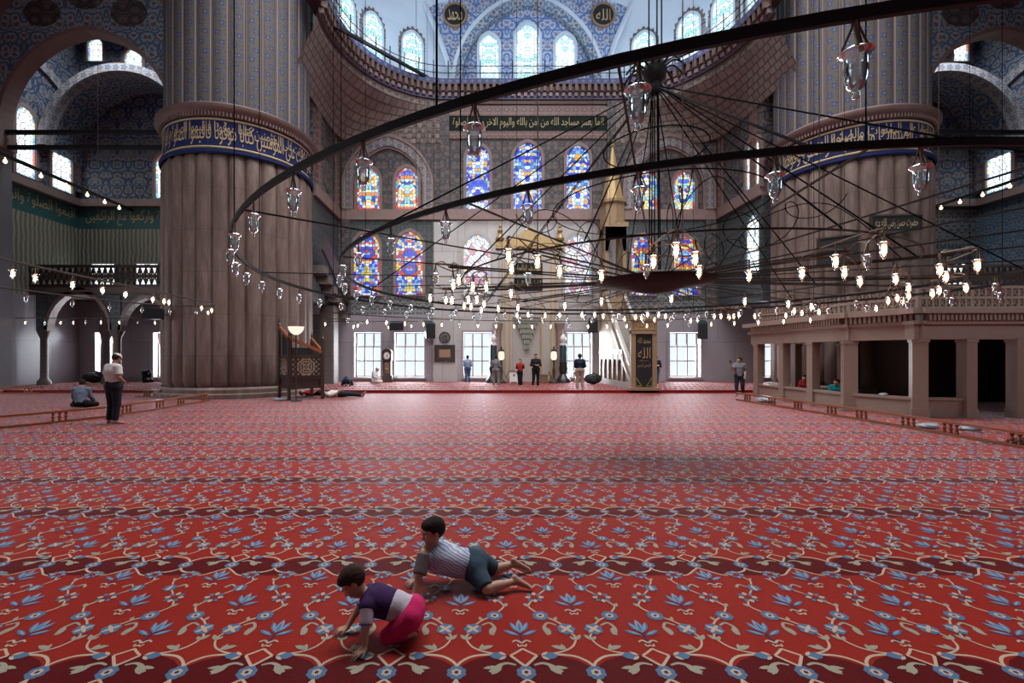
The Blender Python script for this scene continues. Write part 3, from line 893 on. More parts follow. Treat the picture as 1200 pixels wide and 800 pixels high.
# ---- side walls, ends and ceiling
def side_zones(mir):
    side = 'left' if not mir else 'right'
    x0 = -23.0 if not mir else MX(-23.0)
    s = 1 if not mir else -1
    f = (lambda x: x) if not mir else MX
    w = MB()
    xo = x0 - s * .6
    w.box(xo, x0, -14, 26.7, 0, 4.75, 0); w.box(xo, x0, -14, 26.7, 4.75, 8.95, 1)
    w.box(xo, x0, -14, 26.7, 8.95, 10.2, 2); w.box(xo, x0 + s * .3, -14, 26.7, 10.2, 10.6, 3)
    w.box(xo, x0, -14, 26.7, 10.6, 24, 4)
    Q = lambda a, b, d=0.0: P_side(x0, s)(24.0 + a, 11.0 + b, d)
    w.ring(arch(5.3, 6.2, 12), arch(4.6, 5.7, 12), Q, .2, 0, 5)
    tag(w.build('wall_' + side, [M['marble_lilac'], M['tile_blue'] if mir else M['pleat'], M['tile_blue'] if mir else M['band_text_teal'], M['rose_stone'], M['arab_blue'], M['arch_band']]), '%s side wall of tile and painted plaster' % side, 'wall', kind='structure')
    P = P_side(x0, s)
    glass_window(P, 23.45, 10.75, 1.05, 3.5, 'F', 'tall white stained window in the %s side wall, nearer one' % side)
    glass_window(P, 25.5, 10.75, 1.25, 2.4, 'F', 'white stained window in the %s side wall, by the corner' % side)
    PBk = P_back(YW)
    glass_window(PBk, f(-17.9), 10.7, 1.25, 2.6, 'F', 'white stained window high in the far wall beside the %s pillar' % side)
    glass_window(PBk, f(-19.8), 17.6, 1.05, 1.75, 'F', 'small white window high under the %s aisle vault, nearer the pillar' % side)
    glass_window(PBk, f(-22.0), 18.6, .9, 1.4, 'F', 'small white window high under the %s aisle vault, by the corner' % side)
    for k, (a, b) in enumerate(((-22.2, -20.9), (-19.6, -18.4))):
        WIN[0] += 1
        q = MB(); x1, x2 = sorted((f(a), f(b)))
        q.box(x1 - .1, x2 + .1, YW - .1, YW, 5.5, 7.0, 0)
        fr = tag(q.build('window_%d' % WIN[0], M['marble_lilac']), 'plain white window above the %s gallery, %s' % (side, ('by the corner', 'nearer the pillar')[k]), 'window', kind='structure')
        q = MB(); q.face([(x1, YW - .11, 5.6), (x2, YW - .11, 5.6), (x2, YW - .11, 6.9), (x1, YW - .11, 6.9)], 0); q.build('pane', M['gF'], fr)
    # great arch from the pillar to the outer pier
    a = MB()
    cx = f(-17.1)
    Qa = lambda x, y, d=0.0: (cx + x, 20.5 - d, 10.9 + y)
    oi = arch(7.6, 5.0, 16, c=.12); oo = arch(8.7, 8.0, 16, c=.12)
    om = arch(7.9, 5.18, 16, c=.12)
    a.ring(om, oi, Qa, .35, -.3, 1); a.ring(oo, om, Qa, .32, -.3, 5)
    a.ring(arch(9.3, 8.4, 16, c=.12), oo, Qa, .42, -.3, 1)
    ex = arch(9.3, 8.4, 16, c=.12)
    for i in range(len(ex) - 1):
        (xa, ya), (xb, yb) = ex[i], ex[i + 1]
        if i < 1 or i > len(ex) - 3: continue
        a.face([Qa(xa, ya, .28), Qa(xb, yb, .28), Qa(xb, 13.1, .28), Qa(xa, 13.1, .28)], 2)
    a.box(min(f(-23), f(-21.6)), max(f(-23), f(-21.6)), 20.2, 20.8, 11.3, 24, 2)
    a.box(min(f(-13.2), f(-12.2)), max(f(-13.2), f(-12.2)), 19.9, 21.1, 11.3, 24, 2)
    # vault strips behind
    Qv = lambda x, y, d=0.0: (f(-18.6) + x, 24.2 - d, 12.6 + y)
    v0 = arch(8.4, 3.9, 14, c=.0); v1 = arch(7.6, 3.5, 14, c=.0)
    a.ring(v0, v1, Qv, .3, -.3, 0)
    Qv2 = Qv
    for i in range(len(v0) - 1):
        a.face([Qv2(*v0[i], .1), Qv2(*v0[i + 1], .1), Qv2(*v0[i + 1], -2.7), Qv2(*v0[i], -2.7)], 3)
    # pendentive panels: roundels on the spandrels
    for (px, pz) in ((-1.9, 5.75), (0, 6.5), (1.9, 5.75)):
        a.prism([(px + .8 * cos(k * pi / 10), pz + .6 * sin(k * pi / 10)) for k in range(20)], lambda x, y, d=0.0: Qa(x, y, d), .36, .3, 4)
    tag(a.build('trim_%d' % (7 + mir), [M['arch_band'], M['rose_stone'], M['arab_blue'], M['arab_cyan'], M['arab_red'], M['arab_cyan']]), 'great painted arches of the %s aisle' % side, 'arch', kind='structure')
    # outer pier
    p = MB()
    xa, xb = sorted((f(-23.0), f(-20.95)))
    p.box(xa, xb, 20.1, 20.8, 0, 10.8, 0); p.box(xa - (.15 if mir else 0), xb + (.15 if not mir else 0), 20.0, 20.9, 10.8, 11.3, 1)
    tag(p.build('pier', [M['pier'], M['rose_stone']]), 'square grey stone pier carrying the %s aisle arch' % side, 'pier', kind='structure')
    # tie rods
    for z, d in ((11.57, 'upper'), (10.9, 'lower')):
        b = MB(); b.bar((f(-23), 20.5, z), (f(-13.1), 20.5, z), .14, .17)
        tag(b.build('iron_tie_rod', M['iron']), 'straight black iron tie bar across the %s aisle arch, %s of two' % (side, d), 'tie bar', kind='structure')
    b = MB(); b.bar((f(-19.75), 17.5, 10.05), (f(-19.95), 26.7, 10.05), .1, .13)
    tag(b.build('iron_tie_rod', M['iron']), 'black iron bar running back along the %s aisle with small lit bulbs' % side, 'tie bar', kind='structure')
    # gallery
    g = empty('gallery_balcony', (f(-18.2), 25.2, 0), 0, 'dark pierced gallery balcony carried on arches behind the %s pillar' % side, 'balcony', kind='structure')
    q = MB(); xa, xb = sorted((f(-23.0), f(-12.8)))
    q.box(xa, xb, 23.7, 26.7, 4.75, 5.15, 0); q.box(xa, xb, 23.62, 23.8, 4.9, 5.0, 0)
    q.build('floor_slab', [M['stone_dark']], g)
    q = MB(); q.box(xa, xb, 23.68, 23.76, 5.15, 5.3); q.box(xa, xb, 23.66, 23.8, 6.15, 6.3)
    n = 34
    for k in range(n):
        x = xa + (xb - xa) * k / n; x2 = xa + (xb - xa) * (k + 1) / n
        q.bar((x, 23.72, 5.3), (x2, 23.72, 6.15), .05, .06); q.bar((x2, 23.72, 5.3), (x, 23.72, 6.15), .05, .06)
        q.bar((x, 23.72, 5.3), (x, 23.72, 6.15), .06, .05)
        q.obox(((x + x2) / 2, 23.72, 5.72), (.09, 0, 0), (0, .03, 0), (0, 0, .09))
    q.build('balustrade', [M['wood_dark'] if not mir else M['mahfil']], g)
    cols = (-22.4, -18.6, -15.4, -12.9)
    q = MB()
    for c0, c1 in zip(cols[:-1], cols[1:]):
        w_ = c1 - c0 - .3; mid = (c0 + c1) / 2
        Qg = lambda x, y, d=0.0, mid=mid: (f(mid) + x, 23.9 - d, 2.9 + y)
        A = arch(w_, 1.45, 8, c=.35); B = arch(w_ - .35, 1.28, 8, c=.35)
        q.ring(A, B, Qg, .2, -.2, 0)
        for i in range(1, len(A) - 2):
            q.face([Qg(*A[i], .14), Qg(*A[i + 1], .14), Qg(A[i + 1][0], 1.9, .14), Qg(A[i][0], 1.9, .14)], 1)
        q.box(min(f(c0 - .25), f(c0 + .3)), max(f(c0 - .25), f(c0 + .3)), 23.7, 24.1, 2.95, 4.8, 1)
    q.build('arcade_arches', [M['rose_stone'], M['tile_dark']], g)
    for c0 in cols[:-1]:
        q = MB(); q.lathe([(.3, ZP), (.3, .3), (.2, .42), (.17, .5), (.16, 2.5), (.2, 2.6), (.34, 2.95)], (f(c0), 23.9, 0), 12)
        q.build('column', M['stone_dark'], g, smooth=True)
side_zones(0)
side_zones(1)
for x, lab in ((-20.3, 'slim dark column standing behind the seated man'),):
    q = MB(); q.lathe([(.26, ZP), (.26, .3), (.2, .42), (.17, .5), (.16, 2.5), (.2, 2.6), (.34, 2.95), (.3, 4.75)], (-20.3, 25.3, 0), 12)
    tag(q.build('arcade_column', M['stone_dark'], smooth=True), lab, 'column', kind='structure')
# painted panels low on the far left wall
q = MB()
for a, b in ((15, 29), (57, 64), (72, 80)):
    q.box(wx(a), wx(b), YW - .06, YW, .45, 3.1, 0)
tag(q.build('tile_panel', [M['tile_dark']]), 'tall dark tiled panels low on the far left wall', 'panel', kind='structure')
# teal script bands
for Pm, a0, a1, lab in ((P_back(YW), -22.6, -13.4, 'gold script on the teal band of the far wall left of the pillar'), (P_side(-23.0, 1), 26.4, 17.0, 'gold script on the teal band of the left side wall')):
    q = MB()
    s_ = '\u0627\u0642\u064a\u0645\u0648\u0627 \u0627\u0644\u0635\u0644\u0648\u0629 \u0648\u0627\u062a\u0648\u0627 \u0627\u0644\u0632\u0643\u0648\u0629 \u0648\u0627\u0631\u0643\u0639\u0648\u0627 \u0645\u0639 \u0627\u0644\u0631\u0627\u0643\u0639\u064a\u0646'
    if a0 < a1: put_text(q, s_, Pm, a0, a1, 9.15, 10.05, .02)
    else:
        put_text(q, s_, Pm, a1, a0, 9.15, 10.05, .02)
    tag(q.build('gilt_inscription', M['gilt_ink']), lab, 'inscription', kind='structure')

q = MB(); q.box(-23.6, 29.6, -14.6, -14, 0, 24)
tag(q.build('wall_front', M['marble_lilac']), 'plain wall behind the viewer', 'wall', kind='structure')
q = MB(); q.box(-23.6, 29.6, -14.6, 27.5, 24, 24.4)
tag(q.build('ceiling', M['plaster_blue']), 'high pale vault over the hall', 'ceiling', kind='structure')

# ---- the two giant pillars
NFL = 30
def pillar(xc, R, label, verse, yc=20.5):
    g = empty('fluted_pillar', (xc, yc, 0), 0, label, 'pillar', kind='structure')
    rad = lambda a: 1.0 + 0.06 * (abs(sin(a * NFL / 2)) ** 0.55 - 0.8)
    su = NFL / (2 * pi)
    q = MB()
    q.lathe([(R * 1.09, 0), (R * 1.09, .16), (R * 1.05, .2), (R * 1.05, .34), (R * 1.0, .42)], (xc, yc, 0), 64)
    q.build('plinth', M['pillar'], g)
    q = MB()
    q.lathe([(R * .96, .4)] + [(R, .62)] + [(R, .62 + k * 1.1) for k in range(1, 8)] + [(R, 9.15), (R * .965, 9.42)], (xc, yc, 0), NFL * 10, radial=rad)
    q.build('fluted_shaft', M['pillar'], g, smooth=True)
    q = MB()
    q.lathe([(R * 1.01, 9.36), (R * 1.03, 9.42), (R * 1.03, 9.52), (R * .985, 9.56), (R * .985, 10.75), (R * 1.0, 10.8)], (xc, yc, 0), 96)
    band = q.build('inscription_band', M['band_text_blue'], g, smooth=True)
    q = MB()
    for z in (9.6, 10.66): q.lathe([(R * .99, z), (R * .995, z + .04), (R * .99, z + .08)], (xc, yc, 0), 96)
    V, Fc, asp = text_polys(verse)
    base = atan2(0 - yc, 0 - xc)
    a0, a1 = base - 1.45, base + 1.45
    V2 = [(xc + R * .992 * cos(a0 + (a1 - a0) * x), yc + R * .992 * sin(a0 + (a1 - a0) * x), 9.72 + .88 * y) for x, y in V]
    q.add_mesh(V2, Fc, 0)
    V, Fc, asp = text_polys('\u0627\u0644\u0644\u0647 ' + verse[::1].replace('\u0627\u0646 ', '') )
    V3_ = [(xc + R * .9915 * cos(a0 + (a1 - a0) * (x * .97 + .015)), yc + R * .9915 * sin(a0 + (a1 - a0) * (x * .97 + .015)), 10.1 + .52 * y) for x, y in V]
    q.add_mesh(V3_, Fc, 0)
    q.build('gilt_script', M['gilt_ink'], band)
    q = MB()
    q.lathe([(R * 1.0, 10.78), (R * 1.02, 10.9), (R * 1.05, 10.95), (R * 1.08, 11.08), (R * 1.08, 11.2), (R * 1.03, 11.3), (R * .99, 11.36)], (xc, yc, 0), 96, 0)
    nt = 150
    for k in range(nt):
        a = 2 * pi * k / nt; c_, s_ = cos(a), sin(a)
        q.obox((xc + R * 1.02 * c_, yc + R * 1.02 * s_, 10.86), (-.03 * s_, .03 * c_, 0), (.05 * c_, .05 * s_, 0), (0, 0, .07), 1)
    q.build('cornice_moulding', [M['rose_dark'], M['rose_stone']], g, smooth=True)
    q = MB()
    rad2 = lambda a: 1.0 + 0.03 * (abs(sin(a * NFL / 2)) ** 0.55 - 0.8)
    q.lathe([(R * .97, 11.3), (R * .97, 15), (R * .97, 19), (R * .97, 24)], (xc, yc, 0), NFL * 10, radial=rad2, su=su)
    q.build('painted_upper_shaft', M['pillar_paint'], g, smooth=True)
    return g
pillar(-10.45, 2.95, 'giant fluted pillar behind the wooden pulpit chair, blue script band around it', '\u0627\u0646 \u0627\u0644\u0635\u0644\u0648\u0629 \u0643\u0627\u0646\u062a \u0639\u0644\u0649 \u0627\u0644\u0645\u0624\u0645\u0646\u064a\u0646 \u0643\u062a\u0627\u0628\u0627 \u0645\u0648\u0642\u0648\u062a\u0627 \u0641\u0627\u0642\u064a\u0645\u0648\u0627 \u0627\u0644\u0635\u0644\u0648\u0629 \u0648\u0627\u062a\u0648\u0627 \u0627\u0644\u0632\u0643\u0648\u0629')
pillar(16.45, 2.8, 'giant fluted pillar behind the marble platform, carrying a black plaque', '\u062d\u0627\u0641\u0638\u0648\u0627 \u0639\u0644\u0649 \u0627\u0644\u0635\u0644\u0648\u0627\u062a \u0648\u0627\u0644\u0635\u0644\u0648\u0629 \u0627\u0644\u0648\u0633\u0637\u0649 \u0648\u0642\u0648\u0645\u0648\u0627 \u0644\u0644\u0647 \u0642\u0627\u0646\u062a\u064a\u0646')
# chord tie bars of the exedrae and the railing on the cornice
for mir, side in ((0, 'left'), (1, 'right')):
    f = MX if mir else (lambda x: x)
    b = MB(); b.bar((f(-7.0), 20.5, 16.7), (f(-2.5), 26.5, 17.45), .12, .15)
    tag(b.build('iron_tie_rod', M['iron']), 'black iron bar slanting across the %s half dome windows' % side, 'tie bar', kind='structure')
q = MB()
rp = off(path, .3)
for z in (17.75, 18.15): q.tube([(x, y, z) for x, y in rp], .025, 4)
for k in range(0, len(rp), 4): q.tube([(rp[k][0], rp[k][1], 17.3), (rp[k][0], rp[k][1], 18.45)], .03, 4)
tag(q.build('cornice_railing', M['iron']), 'thin black iron railing along the top of the curved cornice', 'railing', kind='structure')
# ------------------------------------------------------------------ carpet with woven flowers
KX, KY, X0, Y0 = 0.7465, 1.26, -0.105, 2.46     # repeat, and where a flower of a dark band lies
def carpet_cell():
    """one repeat of the pattern: axis P at x=0, axis Q at x=KX/2, dark band centre at y=0; layers give z"""
    faces = []   # (pts, z layer, material)
    RED, DRED, BLUE, LBLUE, CREAM, SAGE, NAVY = range(7)
    H = KX / 2
    def poly(pts, l, m): faces.append(([(x, y) for x, y in pts], l, m))
    def both(pts, l, m):
        poly(pts, l, m); poly([(-x, y) for x, y in reversed(pts)], l, m)
    def rib(pts, w0, w1, l, m, n=5, mir=True):
        c = bez([(x, y, 0) for x, y in pts], n)
        L, R = [], []
        for i, p in enumerate(c):
            t = (c[min(i + 1, len(c) - 1)] - c[max(i - 1, 0)]).normalized()
            f = i / (len(c) - 1); w = (w0 + (w1 - w0) * f) / 2
            L.append((p.x - t.y * w, p.y + t.x * w)); R.append((p.x + t.y * w, p.y - t.x * w))
        for i in range(len(c) - 1):
            q = [L[i], R[i], R[i + 1], L[i + 1]]
            (both if mir else poly)(q, l, m)
    def disc(cx, cy, r, k, dep, l, m, n=20, mir=True, ph=0.0):
        pts = [(cx + (r * (1 - dep * (0.5 + 0.5 * cos(k * 2 * pi * i / n + ph)))) * cos(2 * pi * i / n), cy + (r * (1 - dep * (0.5 + 0.5 * cos(k * 2 * pi * i / n + ph)))) * sin(2 * pi * i / n)) for i in range(n)]
        (both if mir else poly)(pts, l, m)
    def petal(cx, cy, ang, ln, w, l, m, mir=True):
        ln *= .92; w *= .82
        d = (cos(ang), sin(ang)); s = (-d[1], d[0])
        pts = [(cx + d[0] * ln * a + s[0] * w * b, cy + d[1] * ln * a + s[1] * w * b) for a, b in ((0, 0.12), (0, -.12), (.35, -.5), (.7, -.4), (1, 0), (.7, .4), (.35, .5))]
        (both if mir else poly)(pts, l, m)
    # dark band with its scalloped edge
    up = [(-H, .045), (-H + .03, .085), (-H + .075, .14), (-H + .16, .15), (-.18, .14), (-.08, .10), (-.02, .05), (0, .04)]
    up = up + [(-x, y) for x, y in reversed(up[:-1])]
    dn = [(-H, -.04), (-H + .05, -.09), (-H + .11, -.16), (-.2, -.175), (-.05, -.17), (0, -.175)]
    dn = dn + [(-x, y) for x, y in reversed(dn[:-1])]
    for i in range(len(up) - 1): pass
    poly(list(up[::-1]) + dn, 1, DRED)
    # cream outlines of the band
    rib([(0, .05), (.025, .09), (.09, .135), (.2, .15), (H - .12, .145)], .016, .016, 2, CREAM)
    rib([(H, .05), (H - .03, .085), (H - .075, .14)], .016, .016, 2, CREAM)
    rib([(H - .075, .14), (H - .035, .17), (H, .20)], .014, .014, 2, CREAM)
    rib([(H, -.05), (H - .05, -.095), (H - .12, -.16), (.2, -.18)], .015, .012, 2, CREAM)
    rib([(0, -.05), (.02, -.09), (.08, -.125), (.17, -.13)], .014, .018, 2, CREAM)
    petal(.1, -.13, 0.0, .1, .035, 2, SAGE); petal(.13, -.16, .1, .1, .03, 2, SAGE)
    # leaf bud at the shoulder
    petal(H - .105, .135, pi - .05, .10, .075, 3, BLUE); petal(H - .1, .14, pi * .8, .055, .025, 4, CREAM); petal(H - .1, .13, -pi * .8, .055, .025, 4, CREAM)
    # flowers of the band (Q copy drawn twice half and half is fine: it is symmetric)
    for cx, mir in ((0, False), (H, False)):
        disc(cx, 0, .056, 8, .16, 3, BLUE, 24, mir); disc(cx, 0, .03, 6, .25, 4, CREAM, 18, mir); disc(cx, 0, .014, 5, .3, 5, NAVY, 10, mir)
    # arabesque leaves beside the Q flower
    rib([(H - .05, .06), (H - .1, .075), (H - .15, .05), (H - .19, .0)], .012, .03, 2, SAGE)
    petal(H - .13, .055, pi + .9, .1, .05, 3, SAGE); petal(H - .15, .045, pi + .15, .09, .035, 3, SAGE)
    # vine of the field, from the shoulder to the top
    rib([(H - .12, .15), (.16, .17), (.08, .22), (.045, .31), (.085, .37)], .012, .012, 2, CREAM)
    petal(.12, .195, .35, .1, .045, 3, SAGE); petal(.13, .19, 1.3, .06, .03, 3, SAGE)
    petal(.048, .28, 2.2, .07, .035, 3, SAGE); petal(.05, .28, .9, .05, .03, 3, SAGE)
    disc(.085, .39, .06, 7, .2, 3, BLUE, 22); disc(.085, .39, .018, 5, .2, 5, CREAM, 10)
    for k in range(4): petal(.085, .39, pi / 4 + k * pi / 2, .058, .028, 4, CREAM)
    rib([(.14, .43), (.19, .455), (.22, .40), (.2, .33)], .012, .024, 2, SAGE); petal(.215, .41, -1.9, .09, .045, 3, SAGE)
    rib([(.105, .44), (.15, .49), (.215, .53)], .012, .012, 2, CREAM); petal(.14, .48, 1.9, .05, .03, 3, SAGE)
    disc(.225, .535, .055, 8, .14, 3, BLUE, 22); disc(.225, .535, .03, 6, .25, 4, CREAM, 16); disc(.225, .535, .013, 5, .2, 5, NAVY, 8)
    rib([(.25, .58), (.29, .65), (.25, .73)], .012, .012, 2, CREAM); petal(.285, .64, .9, .06, .04, 3, SAGE)
    for k in range(8): petal(.235 + .026 * cos(k * pi / 4), .76 + .026 * sin(k * pi / 4), k * pi / 4, .046, .038, 3 if k % 2 else 4, BLUE if k % 2 else CREAM)
    disc(.235, .76, .026, 6, .1, 5, RED, 12)
    rib([(.2, .80), (.16, .85), (.13, .88)], .011, .011, 2, CREAM)
    disc(.118, .89, .05, 6, .22, 3, BLUE, 18); petal(.118, .875, 1.57, .055, .03, 4, CREAM); disc(.118, .87, .018, 5, .2, 5, CREAM, 8)
    rib([(.16, .905), (.2, .94), (.235, .90)], .011, .022, 2, SAGE)
    rib([(.105, .94), (.08, 1.0), (.11, 1.06)], .011, .011, 2, CREAM); petal(.085, 1.0, 2.3, .05, .03, 3, SAGE)
    for k in range(8): petal(.133 + .024 * cos(k * pi / 4), 1.09 + .022 * sin(k * pi / 4), k * pi / 4, .042, .034, 3 if k % 2 else 4, BLUE if k % 2 else LBLUE)
    disc(.133, 1.09, .024, 6, .1, 5, RED, 12)
    # tulips: axis P at .70, axis Q at .36 and 1.05
    def tulip(cx, cy):
        b = cy - .14
        rib([(cx, b + .03), (cx, b + .13)], .012, .010, 2, NAVY, 2, False)
        for s in (-1, 1):
            petal(cx + s * .015, b + .095, pi / 2 - s * 1.05, .115, .04, 3, BLUE, False)
            petal(cx + s * .022, b + .10, pi / 2 - s * 1.0, .09, .018, 4, LBLUE, False)
            rib([(cx, b + .02), (cx + s * .03, b + .045), (cx + s * .055, b + .03)], .014, .01, 3, CREAM, 4, False)
            rib([(cx, b + .0), (cx + s * .02, b - .01), (cx + s * .025, b + .012)], .012, .008, 3, CREAM, 4, False)
            petal(cx + s * .012, b + .13, pi / 2 - s * .42, .12, .045, 3, BLUE, False)
            petal(cx + s * .018, b + .14, pi / 2 - s * .36, .1, .02, 4, LBLUE, False)
        petal(cx, b + .12, pi / 2, .15, .05, 4, LBLUE, False); petal(cx, b + .13, pi / 2, .10, .024, 5, BLUE, False)
    tulip(0, .70); tulip(H, .37); tulip(H, 1.05)
    return faces

CARPET = [('carpet_red', (0.275, 0.017, 0.010)), ('carpet_dark_red', (0.095, 0.003, 0.004)), ('carpet_blue', (0.085, 0.16, 0.27)), ('carpet_light_blue', (0.22, 0.30, 0.42)), ('carpet_cream', (0.52, 0.38, 0.28)), ('carpet_sage', (0.33, 0.30, 0.23)), ('carpet_navy', (0.025, 0.03, 0.10))]
def pile(name, col):
    t = NT(name)
    v = t.obj()
    big = t.noise(v, 0.9, 4.0, 0.6); fine = t.noise(v, 70.0, 2.0)
    c = t.mix(big, tuple(x * 0.78 for x in col), tuple(min(1, x * 1.2) for x in col))
    c = t.mix(t.math('MULTIPLY', fine, 0.35), c, tuple(x * 0.5 for x in col))
    b = t.bsdf(c, 0.62, spec=0.06, normal=t.bump(t.math('ADD', t.math('MULTIPLY', fine, 0.25), t.noise(v, 1.6, 3.0)), 0.35, 0.02))
    b.inputs['Sheen Weight'].default_value = 0.6
    b.inputs['Sheen Roughness'].default_value = 0.18
    b.inputs['Sheen Tint'].default_value = (1.0, 0.85, 0.88, 1)
    return t.mat
CMATS = [pile(n, c) for n, c in CARPET]

def carpet(name, zf, y_lo, y_hi, x_lo, x_hi, label, base, y00=None):
    y00 = Y0 if y00 is None else y00
    cell = carpet_cell()
    V, LT, MI, FI = [], [], [], []
    for pts, l, m in cell:
        FI.append(len(V)); LT.append(len(pts)); MI.append(m)
        V += [(x, y, 0.0008 * l + 1.6e-6 * len(MI)) for x, y in pts]
    V = np.array(V); LT = np.array(LT); MI = np.array(MI); FI = np.array(FI)
    cells = []
    for j in range(-4, 30):
        yb = y00 + j * KY
        if yb - .2 < y_lo or yb + 1.2 > y_hi: continue
        yy = max(yb + 1.2, 1.5)
        xa = max(x_lo + .4, -VX * yy / F - 2.5); xb = min(x_hi - .4, (1200 - VX) * yy / F + 2.5)
        k0 = math.ceil((xa - X0) / KX); k1 = math.floor((xb - X0) / KX)
        cells += [(X0 + k * KX, yb) for k in range(k0, k1 + 1)]
    n = len(cells); nv = len(V)
    allV = np.concatenate([base[0]] + [V + np.array([cx, cy, zf]) for cx, cy in cells])
    b0 = len(base[0])
    lt = np.concatenate([[len(f) for f in base[1]]] + [LT] * n).astype(np.int32)
    bl = [i for f in base[1] for i in f]
    loops = np.concatenate([bl] + [np.arange(nv) + b0 + i * nv for i in range(n)]).astype(np.int32)
    mi = np.concatenate([base[2]] + [MI] * n).astype(np.int32)
    ls = np.concatenate([[0], np.cumsum(lt)[:-1]]).astype(np.int32)
    me = bpy.data.meshes.new(name)
    me.vertices.add(len(allV)); me.vertices.foreach_set('co', allV.astype(np.float32).ravel())
    me.loops.add(len(loops)); me.loops.foreach_set('vertex_index', loops)
    me.polygons.add(len(lt)); me.polygons.foreach_set('loop_start', ls); me.polygons.foreach_set('loop_total', lt)
    me.polygons.foreach_set('material_index', mi)
    for m in CMATS: me.materials.append(m)
    me.update(calc_edges=True); me.validate()
    o = bpy.data.objects.new(name, me); COL.objects.link(o)
    return tag(o, label, 'floor', kind='structure')
XL, XR = -23.0, 29.0
bv = np.array([(XL, -14, 0), (XR, -14, 0), (XR, 26.7, 0), (XL, 26.7, 0)], float)
carpet('floor', 0.0, 1.2, YP, XL, XR, 'red carpet with rows of blue flowers and dark bands', (bv, [(0, 1, 2, 3)], [0]))
b2 = np.array([(XL, YP, ZP), (XR, YP, ZP), (XR, 26.7, ZP), (XL, 26.7, ZP), (XL, YP, 0.002), (XR, YP, 0.002)], float)
carpet('floor.001', ZP, YP, 26.9, XL, XR, 'raised red carpeted step along the far wall', (b2, [(0, 1, 2, 3), (4, 5, 1, 0)], [0, 1]), YP + .24)
# ------------------------------------------------------------------ chandelier: iron rings, hub, cables, lamps
HC = Vector((3.1, 8.0, 2.97))
def cpt(r, deg, z=0.0): return (HC.x + r * cos(radians(deg)), HC.y + r * sin(radians(deg)), HC.z + z)
ch = empty('ring_chandelier', tuple(HC), 0, 'vast low chandelier of concentric black iron rings hung on cables', 'chandelier')
def flat_ring(mb, r, w, h, n=160, a0=0, a1=360, z=0.0, c=None):
    c = c or HC
    steps = n
    prof = [(-w / 2, -h / 2), (w / 2, -h / 2), (w / 2, h / 2), (-w / 2, h / 2)]
    b = len(mb.v)
    full = a1 - a0 == 360
    cols = steps if full else steps + 1
    for i in range(cols):
        a = radians(a0 + (a1 - a0) * i / steps)
        for (p, q) in prof: mb.v.append((c[0] + (r + p) * cos(a), c[1] + (r + p) * sin(a), c[2] + z + q))
    for i in range(steps):
        j = (i + 1) % cols
        for k in range(4):
            l = (k + 1) % 4
            mb.f.append((b + i * 4 + k, b + i * 4 + l, b + j * 4 + l, b + j * 4 + k)); mb.m.append(0); mb.uv.append(None)
q = MB(); flat_ring(q, 6.5, .022, .05); q.build('outer_ring', M['iron'], ch)
q = MB(); flat_ring(q, 5.25, .022, .05); q.build('second_ring', M['iron'], ch)
q = MB(); flat_ring(q, 3.35, .014, .02, 120); q.build('lamp_ring', M['iron_warm'], ch)
q = MB(); q.lathe([(0, .16), (.35, .1), (.85, .05), (1.0, 0), (.95, -.05), (.5, -.12), (.2, -.2), (0, -.22)], tuple(HC), 40)
hub = q.build('hub_dish', M['black'], ch, smooth=True)
LOOPS = [[(596, 301, 1), (599.5, 315, 1), (630, 307.5, 1), (656, 319, 1), (619, 327, 0)], [(510.5, 327, 0), (531, 334.5, 1), (537.5, 329, 1)],
 [(504, 350, 1), (522.5, 352.5, 1), (529.5, 352.5, 1)], [(544, 359, 1), (549, 352, 1), (554, 337, 1), (559, 352, 1), (564, 364, 1), (567.5, 357, 1), (570, 337, 1), (552, 360, 1)],
 [(766, 308, 1), (792.5, 294, 1), (815, 304, 1), (819.5, 319, 1), (757.5, 318, 0)], [(940, 321, 1), (979.5, 307, 1), (990, 320, 1), (1008, 330.5, 1), (1036, 293, 1), (1017, 307, 0)],
 [(1102, 317, 1), (1109, 325, 1), (1146, 312, 1)], [(1050, 327.6, 1), (1065, 338, 1), (1065, 347, 1), (1052, 350, 1), (1058, 353, 1), (1041, 353, 1), (1027, 362, 1)], [(1093, 344.5, 1), (1101, 341, 1), (1132.5, 338, 1)],
 [(924, 357, 1), (921, 370, 1), (931, 365, 1), (940, 367, 1), (951, 360, 1), (960, 366, 1)], [(845, 371, 1), (837, 371, 1), (860, 371, 1), (866, 369, 1), (884.6, 371, 1), (855, 372, 1)],
 [(759, 369, 1), (767, 375, 1), (780, 371, 1), (752, 373, 1), (772, 369, 1), (745, 372, 1)], [(599, 345, 1), (584, 362, 1), (607, 361, 1), (606, 370, 1), (619, 369, 1), (639, 370, 1)],
 [(656, 370, 1), (662, 359, 1), (682, 369, 1), (697, 369, 1), (707, 371, 1)], [(718, 375, 1), (732, 374, 1), (725, 371, 0)], [(817.5, 375, 1), (809.6, 376, 1), (803, 372, 0)]]
SINGLES = [(705, 324), (705, 354), (787, 351), (878, 324), (873, 354)]
def lampxy(u, v):
    Y = F * (HC.z - .22 - EYE) / (VY - v); return Vector(((u - VX) * Y / F, Y, HC.z))
